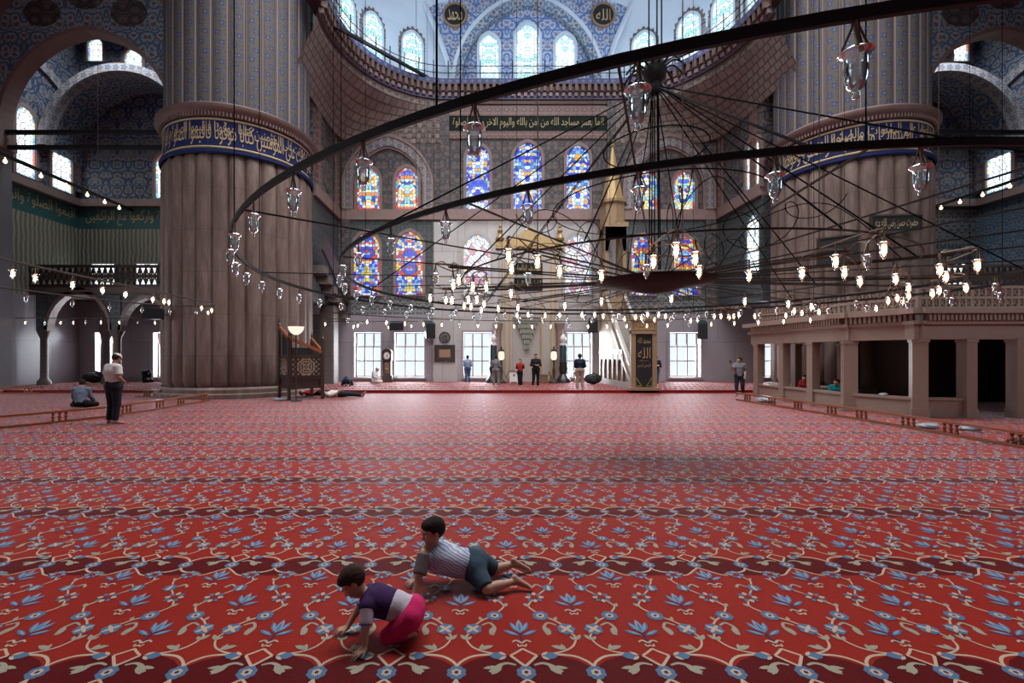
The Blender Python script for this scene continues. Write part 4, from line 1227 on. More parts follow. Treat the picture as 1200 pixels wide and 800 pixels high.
for grp in LOOPS:
    pts = [lampxy(u, v) for u, v, l in grp]
    c = sum(pts, Vector((0, 0, 0))) / len(pts)
    d = (c - HC); n = Vector((-d.y, d.x, 0)).normalized(); d.normalize()
    for sgn in (-1, 1):
        q = MB(); q.bar(tuple(HC + d * .95 + n * sgn * .12), tuple(c + n * sgn * .05), .013, .02); q.build('spoke', M['iron_warm'], ch)
    srt = sorted(pts, key=lambda p: atan2(p.y - c.y, p.x - c.x))
    q = MB(); cur = bez([tuple(p) for p in srt + srt[:2]], 6)[:6 * len(srt) + 1]
    q.tube([tuple(p) for p in cur], .010, 6)
    for p in pts: q.tube(bez([tuple(c), tuple(c + (p - c) * .5 + Vector((0, 0, .05))), tuple(p)], 4), .008, 5)
    q.build('lamp_loop', M['brass'], ch)
for u, v in SINGLES:
    p = lampxy(u, v); d = (p - HC).normalized()
    q = MB(); q.bar(tuple(HC + d * .9), tuple(p), .013, .02); q.build('spoke', M['iron_warm'], ch)
for i in range(24):
    a = 7.5 + 15 * i
    q = MB(); q.bar(cpt(1.0, a), cpt(5.25 if i % 2 else 6.5, a), .012, .014); q.build('radial_rod', M['iron_warm'], ch)
# crown with leaves, and the cables from it
hz = 3.63
q = MB(); q.lathe([(0, hz + .35), (.07, hz + .3), (.16, hz + .16), (.2, hz), (.17, hz - .12), (.1, hz - .2), (.14, hz - .28), (.12, hz - .38), (0, hz - .42)], tuple(HC), 16)
crown = q.build('cable_crown', M['iron'], ch, smooth=True)
for k in range(12):
    a = k * 30
    q = MB(); q.tube(bez([cpt(.16, a, hz + .05), cpt(.3, a, hz + .12), cpt(.42, a, hz + .05), cpt(.5, a, hz - .06)], 4), [.02] * 12 + [.006], 5)
    q.build('scroll_leaf', M['iron'], crown)
for i in range(16):
    a = 11 + i * 22.5
    r = 5.25 if i % 2 else 3.35
    q = MB(); q.tube([cpt(.1, a, hz - .3), cpt(r, a, .02)], .011, 5); q.build('stay_cable', M['cable'], ch)
q = MB()
for k in range(5):
    a = k * 72; q.tube([cpt(.06, a, hz - .3), cpt(.1, a, .1)], .012, 5)
q.build('centre_cable', M['cable'], ch)
q = MB()
for dx in (-.1, .04, .12): q.tube([(HC.x + dx, HC.y, HC.z + hz + .2), (HC.x + dx, HC.y, 23.9)], .014, 5)
q.build('main_cable', M['iron'], ch)
q = MB(); q.tube([cpt(.86, k * 12, 2.28) for k in range(30)], .012, 5, closed=True)
q.tube([cpt(1.75, k * 9, 1.25) for k in range(40)], .010, 5, closed=True); q.build('spreader_hoop', M['cable'], ch)
for k in range(6):
    a = 18 + k * 60
    q = MB()
    sp_ = [cpt(1.1 + .55 * t / 12.0 + .42 * (1 - t / 40.0) * cos(t * .42), a, .5 + .42 * (1 - t / 40.0) * sin(t * .42) + .012 * t) for t in range(32)]
    q.tube(sp_, .007, 5)
    q.tube(bez([cpt(.95, a, .02), cpt(1.5, a + 4, .75), cpt(2.4, a + 8, .9), cpt(3.2, a + 10, .05)], 6), .007, 5)
    q.build('iron_scroll', M['cable'], ch)
for i in range(14):
    a = 8 + i * 360 / 14.0
    q = MB(); q.tube([cpt(6.5, a, .02), cpt(6.5, a, 20.9)], .006, 4); q.build('hanging_wire', M['cable'], ch)
for i in range(12):
    a = 22 + i * 30
    q = MB(); q.tube([cpt(5.25, a, .02), cpt(5.25, a, 20.9)], .005, 4); q.build('hanging_wire', M['cable'], ch)
for (u, v) in ((800, 290), (960, 300), (1100, 318), (630, 300)):
    Y = F * 1.2 / (VY - v); q = MB(); q.tube([((u - VX) * Y / F, Y, HC.z), ((u - VX) * Y / F, Y, 23.9)], .007, 4); q.build('hanging_wire', M['brass'], ch)

# lamps -------------------------------------------------------------------
def make_lamp(lit):
    g = empty('glass_lamp')
    q = MB()
    for s in (-1, 1):
        q.tube([(s * .006, 0, .03), (s * .012, 0, -.03), (s * .045, 0, -.115)], .0045, 5)
    q.tube([(0, 0, .03), (.004, 0, -.05), (.02, .0, -.12)], .009, 6)
    b_ = q.build('bracket', M['brass'], g, smooth=True, local=True)
    q = MB(); q.lathe([(.012, -.108), (.03, -.112), (.05, -.118), (.058, -.126), (.05, -.130)], (0, 0, 0), 14)
    q.build('rim', M['glass'], b_, smooth=True, local=True)
    q = MB()
    q.lathe([(.056, -.127), (.05, -.135), (.037, -.148), (.0385, -.19), (.036, -.225), (.026, -.257), (.010, -.270), (.014, -.283), (.010, -.294), (0, -.298)], (0, 0, 0), 16)
    q.lathe([(0, -.262), (.02, -.25), (.031, -.222), (.033, -.19), (.032, -.15)], (0, 0, 0), 16)
    q.build('glass_cup', M['glass_lit' if lit else 'glass'], g, smooth='all', local=True)
    if lit:
        q = MB(); q.lathe([(0, -.245), (.012, -.24), (.024, -.215), (.026, -.195), (.018, -.165), (.012, -.145), (0, -.14)], (0, 0, 0), 10)
        q.build('bulb', M['bulb'], g, smooth='all', local=True)
    return g
proto = {True: make_lamp(True), False: make_lamp(False)}
used = {True: False, False: False}
def backdrop(p):
    if p[1] < .5: return 'beside the viewer'
    u = VX + F * p[0] / p[1]; v = VY - F * (p[2] - .2 - EYE) / p[1]
    if u < 188: return 'before the left gallery'
    if u < 368: return 'before the left pillar'
    if u < 520: return 'before the left bay windows'
    if u < 600: return 'left of the gold gable'
    if u < 665: return 'before the prayer niche'
    if u < 740: return 'before the gilded turret'
    if u < 840: return 'before the right bay windows'
    if u < 900: return 'left of the right pillar'
    if u < 1100: return 'before the right pillar'
    return 'over the marble platform'
import collections
def lamp(p, lit, where, group, rz=None):
    if used[lit]: o = copy_tree(proto[lit])
    else: o = proto[lit]; used[lit] = True
    o.location = p
    o.rotation_euler = (0, 0, random.uniform(0, 6.28) if rz is None else rz)
    tag(o, '%s glass lamp on %s, %s' % ('glowing' if lit else 'clear unlit', where, backdrop(p)), 'lamp', group)
    return o
def inview(p, pad=60):
    if p[1] < .9: return False
    u = VX + F * p[0] / p[1]; v = VY - F * (p[2] - .2 - EYE) / p[1]
    return -pad < u < 1200 + pad and -pad < v < 800
for i in range(53):
    p = cpt(6.5, 255 - 6.79 * i, -.02)
    if inview(p): lamp(p, False, 'the outer ring', 'lamps of the outer chandelier ring', radians(255 - 6.79 * i + 90))
for i in range(41):
    p = cpt(5.25, 265.3 - 8.78 * i, -.02)
    if inview(p): lamp(p, False, 'the second ring', 'lamps of the second chandelier ring', radians(265.3 - 8.78 * i + 90))
for k, grp in enumerate(LOOPS):
    for i, (u, v, l) in enumerate(grp):
        p = lampxy(u, v); lamp((p.x, p.y, HC.z - .02), bool(l), 'an inner iron loop', 'lamps of the inner chandelier loops')
for i, (u, v) in enumerate(SINGLES):
    p = lampxy(u, v); lamp((p.x, p.y, HC.z - .02), True, 'a single iron spoke', 'lamps on single spokes')
# long curved rail of bulbs far back
q = MB(); flat_ring(q, 9.7, .02, .03, 60, 38, 142)
for a in (45, 70, 95, 120, 138): q.tube([cpt(9.7, a), cpt(9.7, a, 11)], .006, 4)
tag(q.build('lamp_rail', M['iron_warm']), 'long curved iron rail with small lit lamps near the far wall', 'rail')
for k in range(24):
    lamp(cpt(9.7, 41 + k * 4.2, -.02), k % 6 != 5, 'the far rail', 'lamps of the far rail')
# the loop-shaped rail at the left, in front of the pillar
LR = [(-7.0, 5.6), (-7.9, 7.6), (-8.1, 9.6), (-8.2, 12.3), (-8.3, 14.4), (-8.9, 15.3), (-10.2, 14.9), (-11.0, 13.4), (-11.35, 11.2), (-11.6, 9.0), (-11.6, 6.0)]
zl = 3.3
q = MB(); q.tube(bez([(x, y, zl) for x, y in LR], 8), .022, 6)
for k in range(1, 9, 2): q.tube([(LR[k][0], LR[k][1], zl), (LR[k][0], LR[k][1], 16)], .006, 4)
tag(q.build('lamp_rail', M['iron_warm']), 'elongated iron lamp rail hanging in front of the left gallery and pillar', 'rail')
for u, v in ((5, 320), (45, 325), (77, 333), (110, 340), (137, 345), (160, 350), (182, 352), (201, 354), (220, 360), (236, 363), (263, 366)):
    Y = F * (zl - .2 - EYE) / (VY - v)
    c = min(bez([(x, y, zl) for x, y in LR[:6]], 12), key=lambda p: (p.y - Y) ** 2)
    lamp((c.x, c.y, zl - .02), True, 'the near left rail', 'lit lamps of the left rail')
cc = bez([(x, y, zl) for x, y in LR[5:]], 6)
for k in range(2, len(cc), 3): lamp((cc[k].x, cc[k].y, zl - .02), False, 'the back of the left rail', 'unlit lamps of the left rail')
# a second rail deep in the left aisle
for i, u in enumerate((40, 55, 84, 95, 100, 120, 155, 160, 167, 178)):
    pass
q = MB(); q.tube([(-20.9, 20.9, 3.35), (-17.5, 21.2, 3.35), (-13.6, 20.9, 3.35)], .02, 6)
[q.tube([(x, 21.05, 3.35), (x, 21.05, 12.0)], .006, 4) for x in (-19.3, -15.6)]
tag(q.build('lamp_rail', M['iron_warm']), 'straight lamp rail under the left gallery arches', 'rail')
for k in range(10): lamp((-20.5 + k * .72, 20.95 + .2 * sin(k), 3.33), k % 3 != 1, 'the gallery rail', 'lamps of the gallery rail')
# rails over the platform and at the left of the far wall
for (xx, yy) in ((-5.6, 21.0), (-5.2, 20.2), (-4.1, 21.5), (-6.3, 19.2), (-2.9, 20.6)):
    lamp((xx, yy, 3.15), True, 'the crossed rail', 'lit lamps near the speakers')
q = MB(); [q.tube([(x, 20.6, 3.17), (x, 20.6, 14.0)], .006, 4) for x in (-6.0, -3.2)]; q.bar((-6.6, 20.6, 3.17), (-2.6, 20.6, 3.17), .03, .03); q.bar((-5.4, 18.9, 3.17), (-5.4, 22, 3.17), .03, .03); q.bar((-6.3, 19.2, 3.17), (-5.4, 19.2, 3.17), .02, .02); q.bar((-4.1, 20.6, 3.17), (-4.1, 21.6, 3.17), .02, .02)
tag(q.build('lamp_rail', M['iron_warm']), 'short crossed iron lamp rail in front of the left bay', 'rail')
# bulbs on the bars running back along the aisles
bp = None
for mir in (0, 1):
    for k, y in enumerate((19.4, 21.0, 22.3, 23.5, 24.6, 25.6)):
        x = -19.83 if not mir else MX(-19.83)
        if bp is None:
            q = MB(); q.lathe([(0, -.2), (.06, -.16), (.08, -.1), (.05, -.03), (.025, 0), (.02, .06)], (0, 0, 0), 10)
            bp = q.build('hanging_bulb', M['bulb_frost'], smooth='all'); o = bp
        else:
            o = bp.copy(); COL.objects.link(o)
        o.location = (x, y, 9.92)
        o['label'] = 'small glowing bulb on the bar along the %s aisle' % ('left', 'right')[mir]
        tag(o, None, 'bulb', 'bulbs of the %s aisle bar' % ('left', 'right')[mir])
# ------------------------------------------------------------------ furniture and fittings
def at(u, v, Y): return ((u - VX) * Y / F, Y, EYE + (VY - v) * Y / F)
# ---- raised wooden pulpit chair by the left pillar
def pulpit():
    g = empty('pulpit_chair', (-6.75, 17.75, 0), radians(38), 'tall dark wooden pulpit chair with pierced star panels in front of the left pillar', 'pulpit')
    h = .62
    for sx in (-1, 1):
        for sy in (-1, 1):
            q = MB(); q.box(sx * h - .05, sx * h + .05, sy * h - .05, sy * h + .05, 0, 2.25 if (sx, sy) != (-1, 1) else 2.8)
            q.lathe([(.05, 0), (.07, .06), (.03, .12), (.045, .18), (0, .34)], (sx * h, sy * h, 2.25 if (sx, sy) != (-1, 1) else 2.8), 10)
            q.build('corner_post', M['wood_dark'], g, local=True)
    q = MB(); q.box(-h, h, -h, h, 1.62, 1.68); q.box(-h, h, -h, h, .42, .48); q.build('seat_deck', M['wood_dark'], g, local=True)
    for i, (ax, s) in enumerate((('y', -1), ('x', -1), ('x', 1), ('y', 1))):
        Q = (lambda a, b, d=0.0, s=s: (a, s * (h + d), b)) if ax == 'y' else (lambda a, b, d=0.0, s=s: (s * (h + d), a, b))
        q = MB()
        L = h - .05
        q.ring([(-L, .85), (-L, 1.62), (L, 1.62), (L, .85)], [(-L + .06, .91), (-L + .06, 1.56), (L - .06, 1.56), (L - .06, .91)], Q, .03, -.03, closed=True)
        q.ring([(-L, .45), (-L, .82), (L, .82), (L, .45)], [(-L + .05, .5), (-L + .05, .77), (L - .05, .77), (L - .05, .5)], Q, .03, -.03, closed=True)
        q.face([Q(-L, .45, -.02), Q(L, .45, -.02), Q(L, 1.62, -.02), Q(-L, 1.62, -.02)])
        p = q.build('side_panel', M['wood_dark'], g, local=True)
        if (ax, s) in (('y', -1), ('x', -1), ('x', 1)):
            q = MB()
            cx, cz = 0, 1.235
            for rr in (.30, .2, .1):
                q.ring([(cx + rr * (1 + .18 * (k % 2)) * cos(k * pi / 8), cz + rr * (1 + .18 * (k % 2)) * sin(k * pi / 8)) for k in range(16)],
                       [(cx + (rr - .03) * (1 + .18 * (k % 2)) * cos(k * pi / 8), cz + (rr - .03) * (1 + .18 * (k % 2)) * sin(k * pi / 8)) for k in range(16)], Q, .012, -.01, closed=True)
            for k in range(16):
                a = k * pi / 8; q.ring([(cx + .34 * cos(a) - .014, cz + .26 * sin(a) - .014), (cx + .34 * cos(a) - .014, cz + .26 * sin(a) + .014), (cx + .34 * cos(a) + .014, cz + .26 * sin(a) + .014), (cx + .34 * cos(a) + .014, cz + .26 * sin(a) - .014)], [(cx + .34 * cos(a), cz + .26 * sin(a))] * 4, Q, .012, -.01, closed=True)
            for i_ in range(-5, 6):
                for j_ in (-3, -2, -1, 0, 1, 2, 3):
                    a, b = i_ * .095, cz + j_ * .09
                    if (i_ + j_) % 2: continue
                    q.ring([(a - .04, b), (a, b + .04), (a + .04, b), (a, b - .04)], [(a - .018, b), (a, b + .018), (a + .018, b), (a, b - .018)], Q, .014, -.01, closed=True)
            q.build('inlay', M['ivory'], p, local=True)
    for (p0, p1) in (((-h, -h, 2.3), (h, -h, 1.78)), ((-h, h, 2.75), (-h, -h, 2.3)), ((h, h, 2.3), (h, -h, 1.78))):
        q = MB(); q.bar(p0, p1, .09, .12); q.build('arm_rail', M['wood_red'], g, local=True)
    q = MB(); q.box(-.42, .35, -.3, .45, 1.68, 1.95); q.box(-.55, -.48, -.5, .55, 1.68, 2.5); q.build('cushion_seat', M['black'], g, local=True)
    return g
pulpit()
p = at(347, 384, 16.7)
g = empty('standing_uplighter', (p[0], p[1], 0), 0, 'slim metal uplighter with a glowing bowl in front of the pulpit chair', 'lamp')
q = MB(); q.lathe([(.2, 0), (.2, .03), (.03, .06), (.022, .1), (.022, 2.35), (.05, 2.4)], (p[0], p[1], 0), 14); q.build('pole', M['iron_warm'], g, smooth=True)
q = MB(); q.lathe([(.05, 2.4), (.17, 2.47), (.25, 2.58), (.28, 2.70), (.25, 2.70), (.17, 2.58), (.03, 2.5)], (p[0], p[1], 0), 20); q.build('bowl', M['lantern'], g, smooth=True)

# ---- grandfather clock, framed picture, plaque
c = (wx(456), 26.2)
g = empty('longcase_clock', (c[0], c[1], ZP), 0, 'narrow dark longcase clock standing between the two bright left windows', 'clock')
q = MB(); q.box(c[0] - .28, c[0] + .28, 26.0, 26.45, ZP, .5); q.box(c[0] - .22, c[0] + .22, 26.05, 26.45, .5, 1.35); q.box(c[0] - .27, c[0] + .27, 26.0, 26.45, 1.35, 1.85)
q.prism([(c[0] - .27, 1.85), (c[0] - .2, 1.95), (c[0], 2.02), (c[0] + .2, 1.95), (c[0] + .27, 1.85)], P_back(26.45), .45, 0); q.build('case', M['wood_dark'], g)
q = MB(); q.prism([(c[0] + .17 * cos(k * pi / 10), 1.62 + .2 * sin(k * pi / 10)) for k in range(20)], P_back(26.0), .02, 0); d = q.build('dial', M['white_paint'], g)
q = MB(); q.bar((c[0], 25.97, 1.62), (c[0] + .07, 25.97, 1.72), .02, .02); q.bar((c[0], 25.97, 1.62), (c[0], 25.97, 1.49), .02, .02); q.build('hand', M['black'], d)
q = MB(); q.box(c[0] - .12, c[0] + .12, 26.03, 26.05, .62, 1.25); q.build('glass_door', M['wood_mid'], g)
q = MB(); q.lathe([(0, -.07), (.06, -.05), (.08, 0), (.06, .05), (0, .07)], (c[0], 26.0, .85), 12); q.build('pendulum', M['gold'], g)
sx0, sx1 = wx(508), wx(536)
q = MB(); q.box(sx0, sx1, 26.5, 26.7, ZP, 9.3)
tag(q.build('trim_9', M['marble']), 'pale marble slab pilaster left of the prayer niche', 'pilaster', kind='structure')
g = empty('framed_panel', (wx(521.5), 26.48, wz(424)), 0, 'framed brown picture hung on the pale marble slab', 'picture')
A = [(wx(509.5), wz(424)), (wx(509.5), wz(404)), (wx(533.5), wz(404)), (wx(533.5), wz(424))]
B = [(wx(512.5), wz(421.3)), (wx(512.5), wz(406.7)), (wx(530.5), wz(406.7)), (wx(530.5), wz(421.3))]
q = MB(); q.ring(A, B, P_back(26.5), .07, 0, closed=True); q.build('frame', M['iron_warm'], g)
q = MB(); q.prism(B, P_back(26.5), .03, 0); pc = q.build('panel', M['wood_dark'], g)
q = MB(); q.prism([(wx(515), wz(418.5)), (wx(515), wz(409.5)), (wx(528), wz(409.5)), (wx(528), wz(418.5))], P_back(26.5), .04, 0.03); q.build('picture_field', M['tan'], pc)
q = MB(); ctr = (wx(521.5), wz(395.5))
q.ring([(ctr[0] + .33 * cos(k * pi / 14), ctr[1] + .33 * sin(k * pi / 14)) for k in range(28)], [(ctr[0] + .26 * cos(k * pi / 14), ctr[1] + .26 * sin(k * pi / 14)) for k in range(28)], P_back(26.5), .05, 0, closed=True)
rp_ = tag(q.build('round_plaque', M['iron_warm']), 'round grey plaque above the framed brown picture', 'plaque')
q = MB(); q.prism([(ctr[0] + .27 * cos(k * pi / 14), ctr[1] + .27 * sin(k * pi / 14)) for k in range(28)], P_back(26.5), .03, 0); q.build('disc', M['tile_grey'], rp_)
q = MB()
for k in range(12): 
    a = k * pi / 6; q.bar((ctr[0] + .06 * cos(a), 26.46, ctr[1] + .06 * sin(a)), (ctr[0] + .24 * cos(a), 26.46, ctr[1] + .24 * sin(a)), .015, .025)
q.build('star', M['iron'], rp_)

# ---- loudspeakers
def speaker(u, v, Y, w, h, d, yaw, pitch, label, mat='black_plastic'):
    x, y, z = at(u, v, Y)
    g = empty('loudspeaker', (x, y, z), radians(yaw), label, 'loudspeaker')
    q = MB()
    fr = [(-w / 2, -d / 2, -h / 2), (w / 2, -d / 2, -h / 2), (w / 2, -d / 2, h / 2), (-w / 2, -d / 2, h / 2)]
    bk = [(-w * .36, d / 2, -h / 2 + pitch), (w * .36, d / 2, -h / 2 + pitch), (w * .36, d / 2, h / 2 + pitch), (-w * .36, d / 2, h / 2 + pitch)]
    q.face(fr); q.face(bk[::-1])
    for i in range(4): q.face([fr[(i + 1) % 4], fr[i], bk[i], bk[(i + 1) % 4]])
    q.build('cabinet', M[mat], g, local=True)
    q = MB(); q.box(-w * .46, w * .46, -d / 2 - .012, -d / 2, -h * .45, h * .45); q.build('grille', M['iron'], g, local=True)
    q = MB(); q.tube([(0, d / 2 - .02, pitch), (0, d / 2 + .42, pitch)], .03, 6); q.build('wall_bracket', M['iron'], g, local=True)
speaker(466, 383, 26.0, .8, .42, .5, -6, .15, 'wide black loudspeaker on the wall above the clock', 'teal_paint')
speaker(503, 388, 26.0, .55, .85, .5, 25, .2, 'tilted black loudspeaker on the wall left of the round plaque', 'teal_paint')
speaker(695, 383, 26.0, .55, .7, .5, -15, .2, 'black loudspeaker on the wall above the window right of the niche', 'teal_paint')
speaker(823, 388, 26.0, .5, .9, .5, -20, .2, 'black loudspeaker at the top right corner of the window by the black curtain', 'teal_paint')
speaker(181, 368, 17.7, .70, .4, .4, 10, 0, 'small black loudspeaker on the left side of the left pillar')

# ---- prayer niche with gold gable
g = empty('prayer_niche', (wx(619), 26.7, ZP), 0, 'pale marble prayer niche with gold strips and a gilded gable in the far wall', 'niche')
q = MB(); 
for u in (591, 597, 634, 645, 650): q.box(wx(u) - .05, wx(u) + .05, 26.5, 26.7, ZP, wz(300))
q.build('gilt_strip', M['gold'], g)
q = MB()
xa, xb = wx(600), wx(634)
q.box(wx(585), xa, 26.52, 26.7, ZP, wz(295), 0); q.box(xb, wx(655), 26.52, 26.7, ZP, wz(295), 0); q.box(xa, xb, 26.52, 26.7, wz(372), wz(295), 0)
n = 12; pr = []
for k in range(n + 1):
    a = pi * k / n; pr.append(((xa + xb) / 2 + (xa - xb) / 2 * cos(a), 26.56 + .1 * sin(a)))
q.loft([(x, y, ZP) for x, y in pr], [(x, y, wz(372)) for x, y in pr], 1)
q.build('marble_surround', [M['marble_white'], M['marble_white']], g)
q = MB(); Qn = lambda x, y, d=0.0: ((xa + xb) / 2 + x, 26.55 - d, y)
for i in range(6):
    z1 = wz(374 + i * 6); w = .62 - i * .1
    for s in range(-5, 6):
        if abs(s) * .12 > w: continue
        q.prism([(s * .12 - .055, z1), (s * .12 + .055, z1), (s * .12 + .055, z1 - .2), (s * .12, z1 - .3), (s * .12 - .055, z1 - .2)], Qn, .05 + .01 * (6 - i), 0)
q.build('stalactite_hood', M['hood'], g)
q = MB(); Qg = lambda x, y, d=0.0: (wx(620.5) + x, 26.6 - d, y)
zb = wz(292)
q.prism([(-1.95, zb), (-1.95, zb + .42), (-1.2, zb + .5), (-.55, zb + .85), (0, zb + 1.25), (.55, zb + .85), (1.2, zb + .5), (1.95, zb + .42), (1.95, zb)], Qg, .18, -.1)
for k in range(16):
    x = -1.8 + k * .24; q.prism([(x + .08 * cos(t * pi / 4), zb + .2 + .1 * sin(t * pi / 4)) for t in range(8)], Qg, .23, .18)
for sx in (-1.72, 1.72): q.lathe([(.2, zb + .42), (.26, zb + .55), (.16, zb + .75), (.08, zb + .85), (.16, zb + 1.0), (.05, zb + 1.15), (.09, zb + 1.25), (0, zb + 1.55)], (wx(620.5) + sx, 26.45, 0), 10)
q.build('gable', M['gold'], g)
for (v0, v1) in ((309, 322), (327, 341)):
    q = MB(); q.box(wx(602), wx(635), 26.44, 26.55, wz(v1), wz(v0)); pa = q.build('script_panel', M['band_text_green'], g)
    q = MB(); put_text(q, '\u0643\u0644\u0645\u0627 \u062f\u062e\u0644 \u0639\u0644\u064a\u0647\u0627 \u0632\u0643\u0631\u064a\u0627 \u0627\u0644\u0645\u062d\u0631\u0627\u0628', P_back(26.44), wx(603.5), wx(633.5), wz(v1 - 2), wz(v0 + 2), .006); q.build('script', M['gilt_ink'], pa)
for u in (583, 655):
    q = MB(); q.lathe([(.26, ZP), (.26, .4), (.19, .55), (.19, wz(388)), (.26, wz(384)), (.3, wz(379))], (wx(u), 26.42, 0), 14); q.build('column', M['rose_stone'], g, smooth=True)
# tall dark candle stands and lantern posts either side
for u, lab in ((578, 'left of the prayer niche'), (660, 'right of the prayer niche')):
    x = wx(u) * 25.7 / YW; y = 25.7
    g = empty('candle_stand', (x, y, ZP), 0, 'giant candle in a dark stand, ' + lab, 'candle')
    q = MB(); q.lathe([(.42, ZP), (.42, .25), (.3, .4), (.18, .6), (.26, .9), (.2, 1.1), (.24, 1.25)], (x, y, 0), 14); q.build('base', M['black_plastic'], g, smooth=True)
    q = MB(); q.lathe([(.2, 1.2), (.2, 2.15), (.19, 2.2)], (x, y, 0), 14); q.build('shaft', M['teal_paint'], g, smooth=True)
    q = MB(); q.lathe([(.2, 2.2), (.2, 2.3), (.03, 2.33), (.15, 2.45), (.17, 2.6), (.1, 2.75), (0, 2.85)], (x, y, 0), 12); q.build('finial', M['white_paint'], g, smooth=True)
for u, lab in ((587.5, 'left of the man in black'), (649, 'right of the man in black')):
    x = wx(u) * 25.2 / YW; y = 25.2
    g = empty('lantern_post', (x, y, ZP), 0, 'short post with a white glass lantern, ' + lab, 'lantern')
    q = MB(); q.lathe([(.24, ZP), (.24, .2), (.1, .3), (.06, .45), (.09, .8), (.05, 1.0), (.05, 1.3), (.12, 1.38)], (x, y, 0), 12); q.build('post', M['iron_warm'], g, smooth=True)
    q = MB(); q.lathe([(.1, 1.38), (.17, 1.5), (.16, 1.78), (.1, 1.86)], (x, y, 0), 8); q.build('lantern_glass', M['lantern'], g)
    q = MB(); q.lathe([(.18, 1.86), (.12, 1.95), (.03, 2.0), (.05, 2.07), (0, 2.16)], (x, y, 0), 8); q.build('lantern_cap', M['iron'], g)
def chest(u, v, Y, w, h, d, mat, label):
    x, y, z = at(u, v, Y)
    g = empty('wooden_chest', (x, Y, ZP), 0, label, 'chest')
    q = MB(); q.box(x - w / 2, x + w / 2, Y - d / 2, Y + d / 2, ZP + .06, ZP + h)
    for sx in (-1, 1):
        for sy in (-1, 1): q.box(x + sx * (w / 2 - .05) - .04, x + sx * (w / 2 - .05) + .04, Y + sy * (d / 2 - .05) - .04, Y + sy * (d / 2 - .05) + .04, ZP, ZP + .06)
    q.build('body', M[mat], g)
    q = MB(); q.box(x - w / 2 - .03, x + w / 2 + .03, Y - d / 2 - .03, Y + d / 2 + .03, ZP + h, ZP + h + .06); q.build('lid', M['wood_mid'], g)
    q = MB(); q.box(x - .05, x + .05, Y - d / 2 - .02, Y - d / 2, ZP + h * .6, ZP + h * .8); q.build('latch', M['brass'], g)
chest(637.5, 440, 25.4, .38, .42, .35, 'wood_mid', 'small brown wooden chest on the carpet right of the man in black')
chest(602, 440, 25.6, .5, .62, .35, 'white_paint', 'whitish cabinet on the carpet left of the woman in red')
for u, lab in ((646, 'leaning brown book stand between the chest and the lantern post'), (593, 'leaning brown book stand beside the left lantern post'), (676, 'low brown book stand below the window right of the niche')):
    x = wx(u) * 25.6 / YW
    g = empty('book_stand', (x, 25.6, ZP), 0, lab, 'book stand')
    for s in (-1, 1):
        q = MB(); q.bar((x - s * .16, 25.6, ZP), (x + s * .16, 25.6, ZP + .62), .3, .035); q.build('board', M['wood_mid'], g)

# ---- minbar
g = empty('stair_pulpit', (7.4, 20.3, ZP), 0, 'tall stair pulpit with a black script curtain, carved side and gilded spire', 'pulpit')
q = MB()
for x in (6.93, 7.87): q.box(x - .1, x + .1, 20.3, 20.5, ZP, 2.75)
q.box(6.83, 7.97, 20.26, 20.52, 2.6, 2.72); q.box(6.83, 7.97, 20.3, 20.5, 2.72, 3.15); q.box(6.78, 8.02, 20.22, 20.54, 3.15, 3.25)
q.box(6.72, 8.08, 20.1, 20.5, ZP, ZP + .12)
for k in range(9): q.prism([(6.85 + k * .13, 3.25), (6.9 + k * .13, 3.42), (6.95 + k * .13, 3.25)], P_back(20.4), .06, -.06)
q.build('portal', M['gold_dull'], g)
q = MB(); q.box(6.98, 7.82, 20.28, 20.3, 2.78, 3.08); pa = q.build('header_panel', M['gold'], g)
q = MB(); put_text(q, '\u0644\u0627 \u0627\u0644\u0647 \u0627\u0644\u0627 \u0627\u0644\u0644\u0647 \u0645\u062d\u0645\u062f \u0631\u0633\u0648\u0644 \u0627\u0644\u0644\u0647', P_back(20.28), 7.03, 7.77, 2.83, 3.03, .006); q.build('script', M['wood_dark'], pa)
q = MB()
n = 18
A = [(7.03 + .74 * k / n, 20.33 + .018 * sin(k * 2.1), ZP + .14) for k in range(n + 1)]; B = [(x, y, 2.6) for x, y, z in A]
q.loft(A, B, 0); cu = q.build('curtain', M['black'], g, smooth=True)
q = MB(); Pc = P_back(20.305)
put_text(q, '\u0627\u0644\u0644\u0647', Pc, 7.13, 7.68, 1.52, 2.0, 0); put_text(q, '\u0645\u062d\u0645\u062f \u0627\u0644\u0644\u0647', Pc, 7.12, 7.68, 2.18, 2.45, 0)
put_text(q, '\u0628\u0633\u0645 \u0627\u0644\u0644\u0647', Pc, 7.2, 7.6, 1.36, 1.46, 0); put_text(q, '\u0627\u0644\u0631\u062d\u0645\u0646 \u0627\u0644\u0631\u062d\u064a\u0645', Pc, 7.12, 7.68, 1.08, 1.3, 0)
for s in (-1, 1):
    cx = 7.4
    q.ring([(cx + s * .34, .3), (cx + s * .34, .7), (cx + s * .2, .45), (cx + s * .08, .3)], [(cx + s * .33, .33), (cx + s * .33, .62), (cx + s * .2, .41), (cx + s * .12, .32)], Pc, .004, 0, closed=True)
q.build('gilt_script', M['gold'], cu)
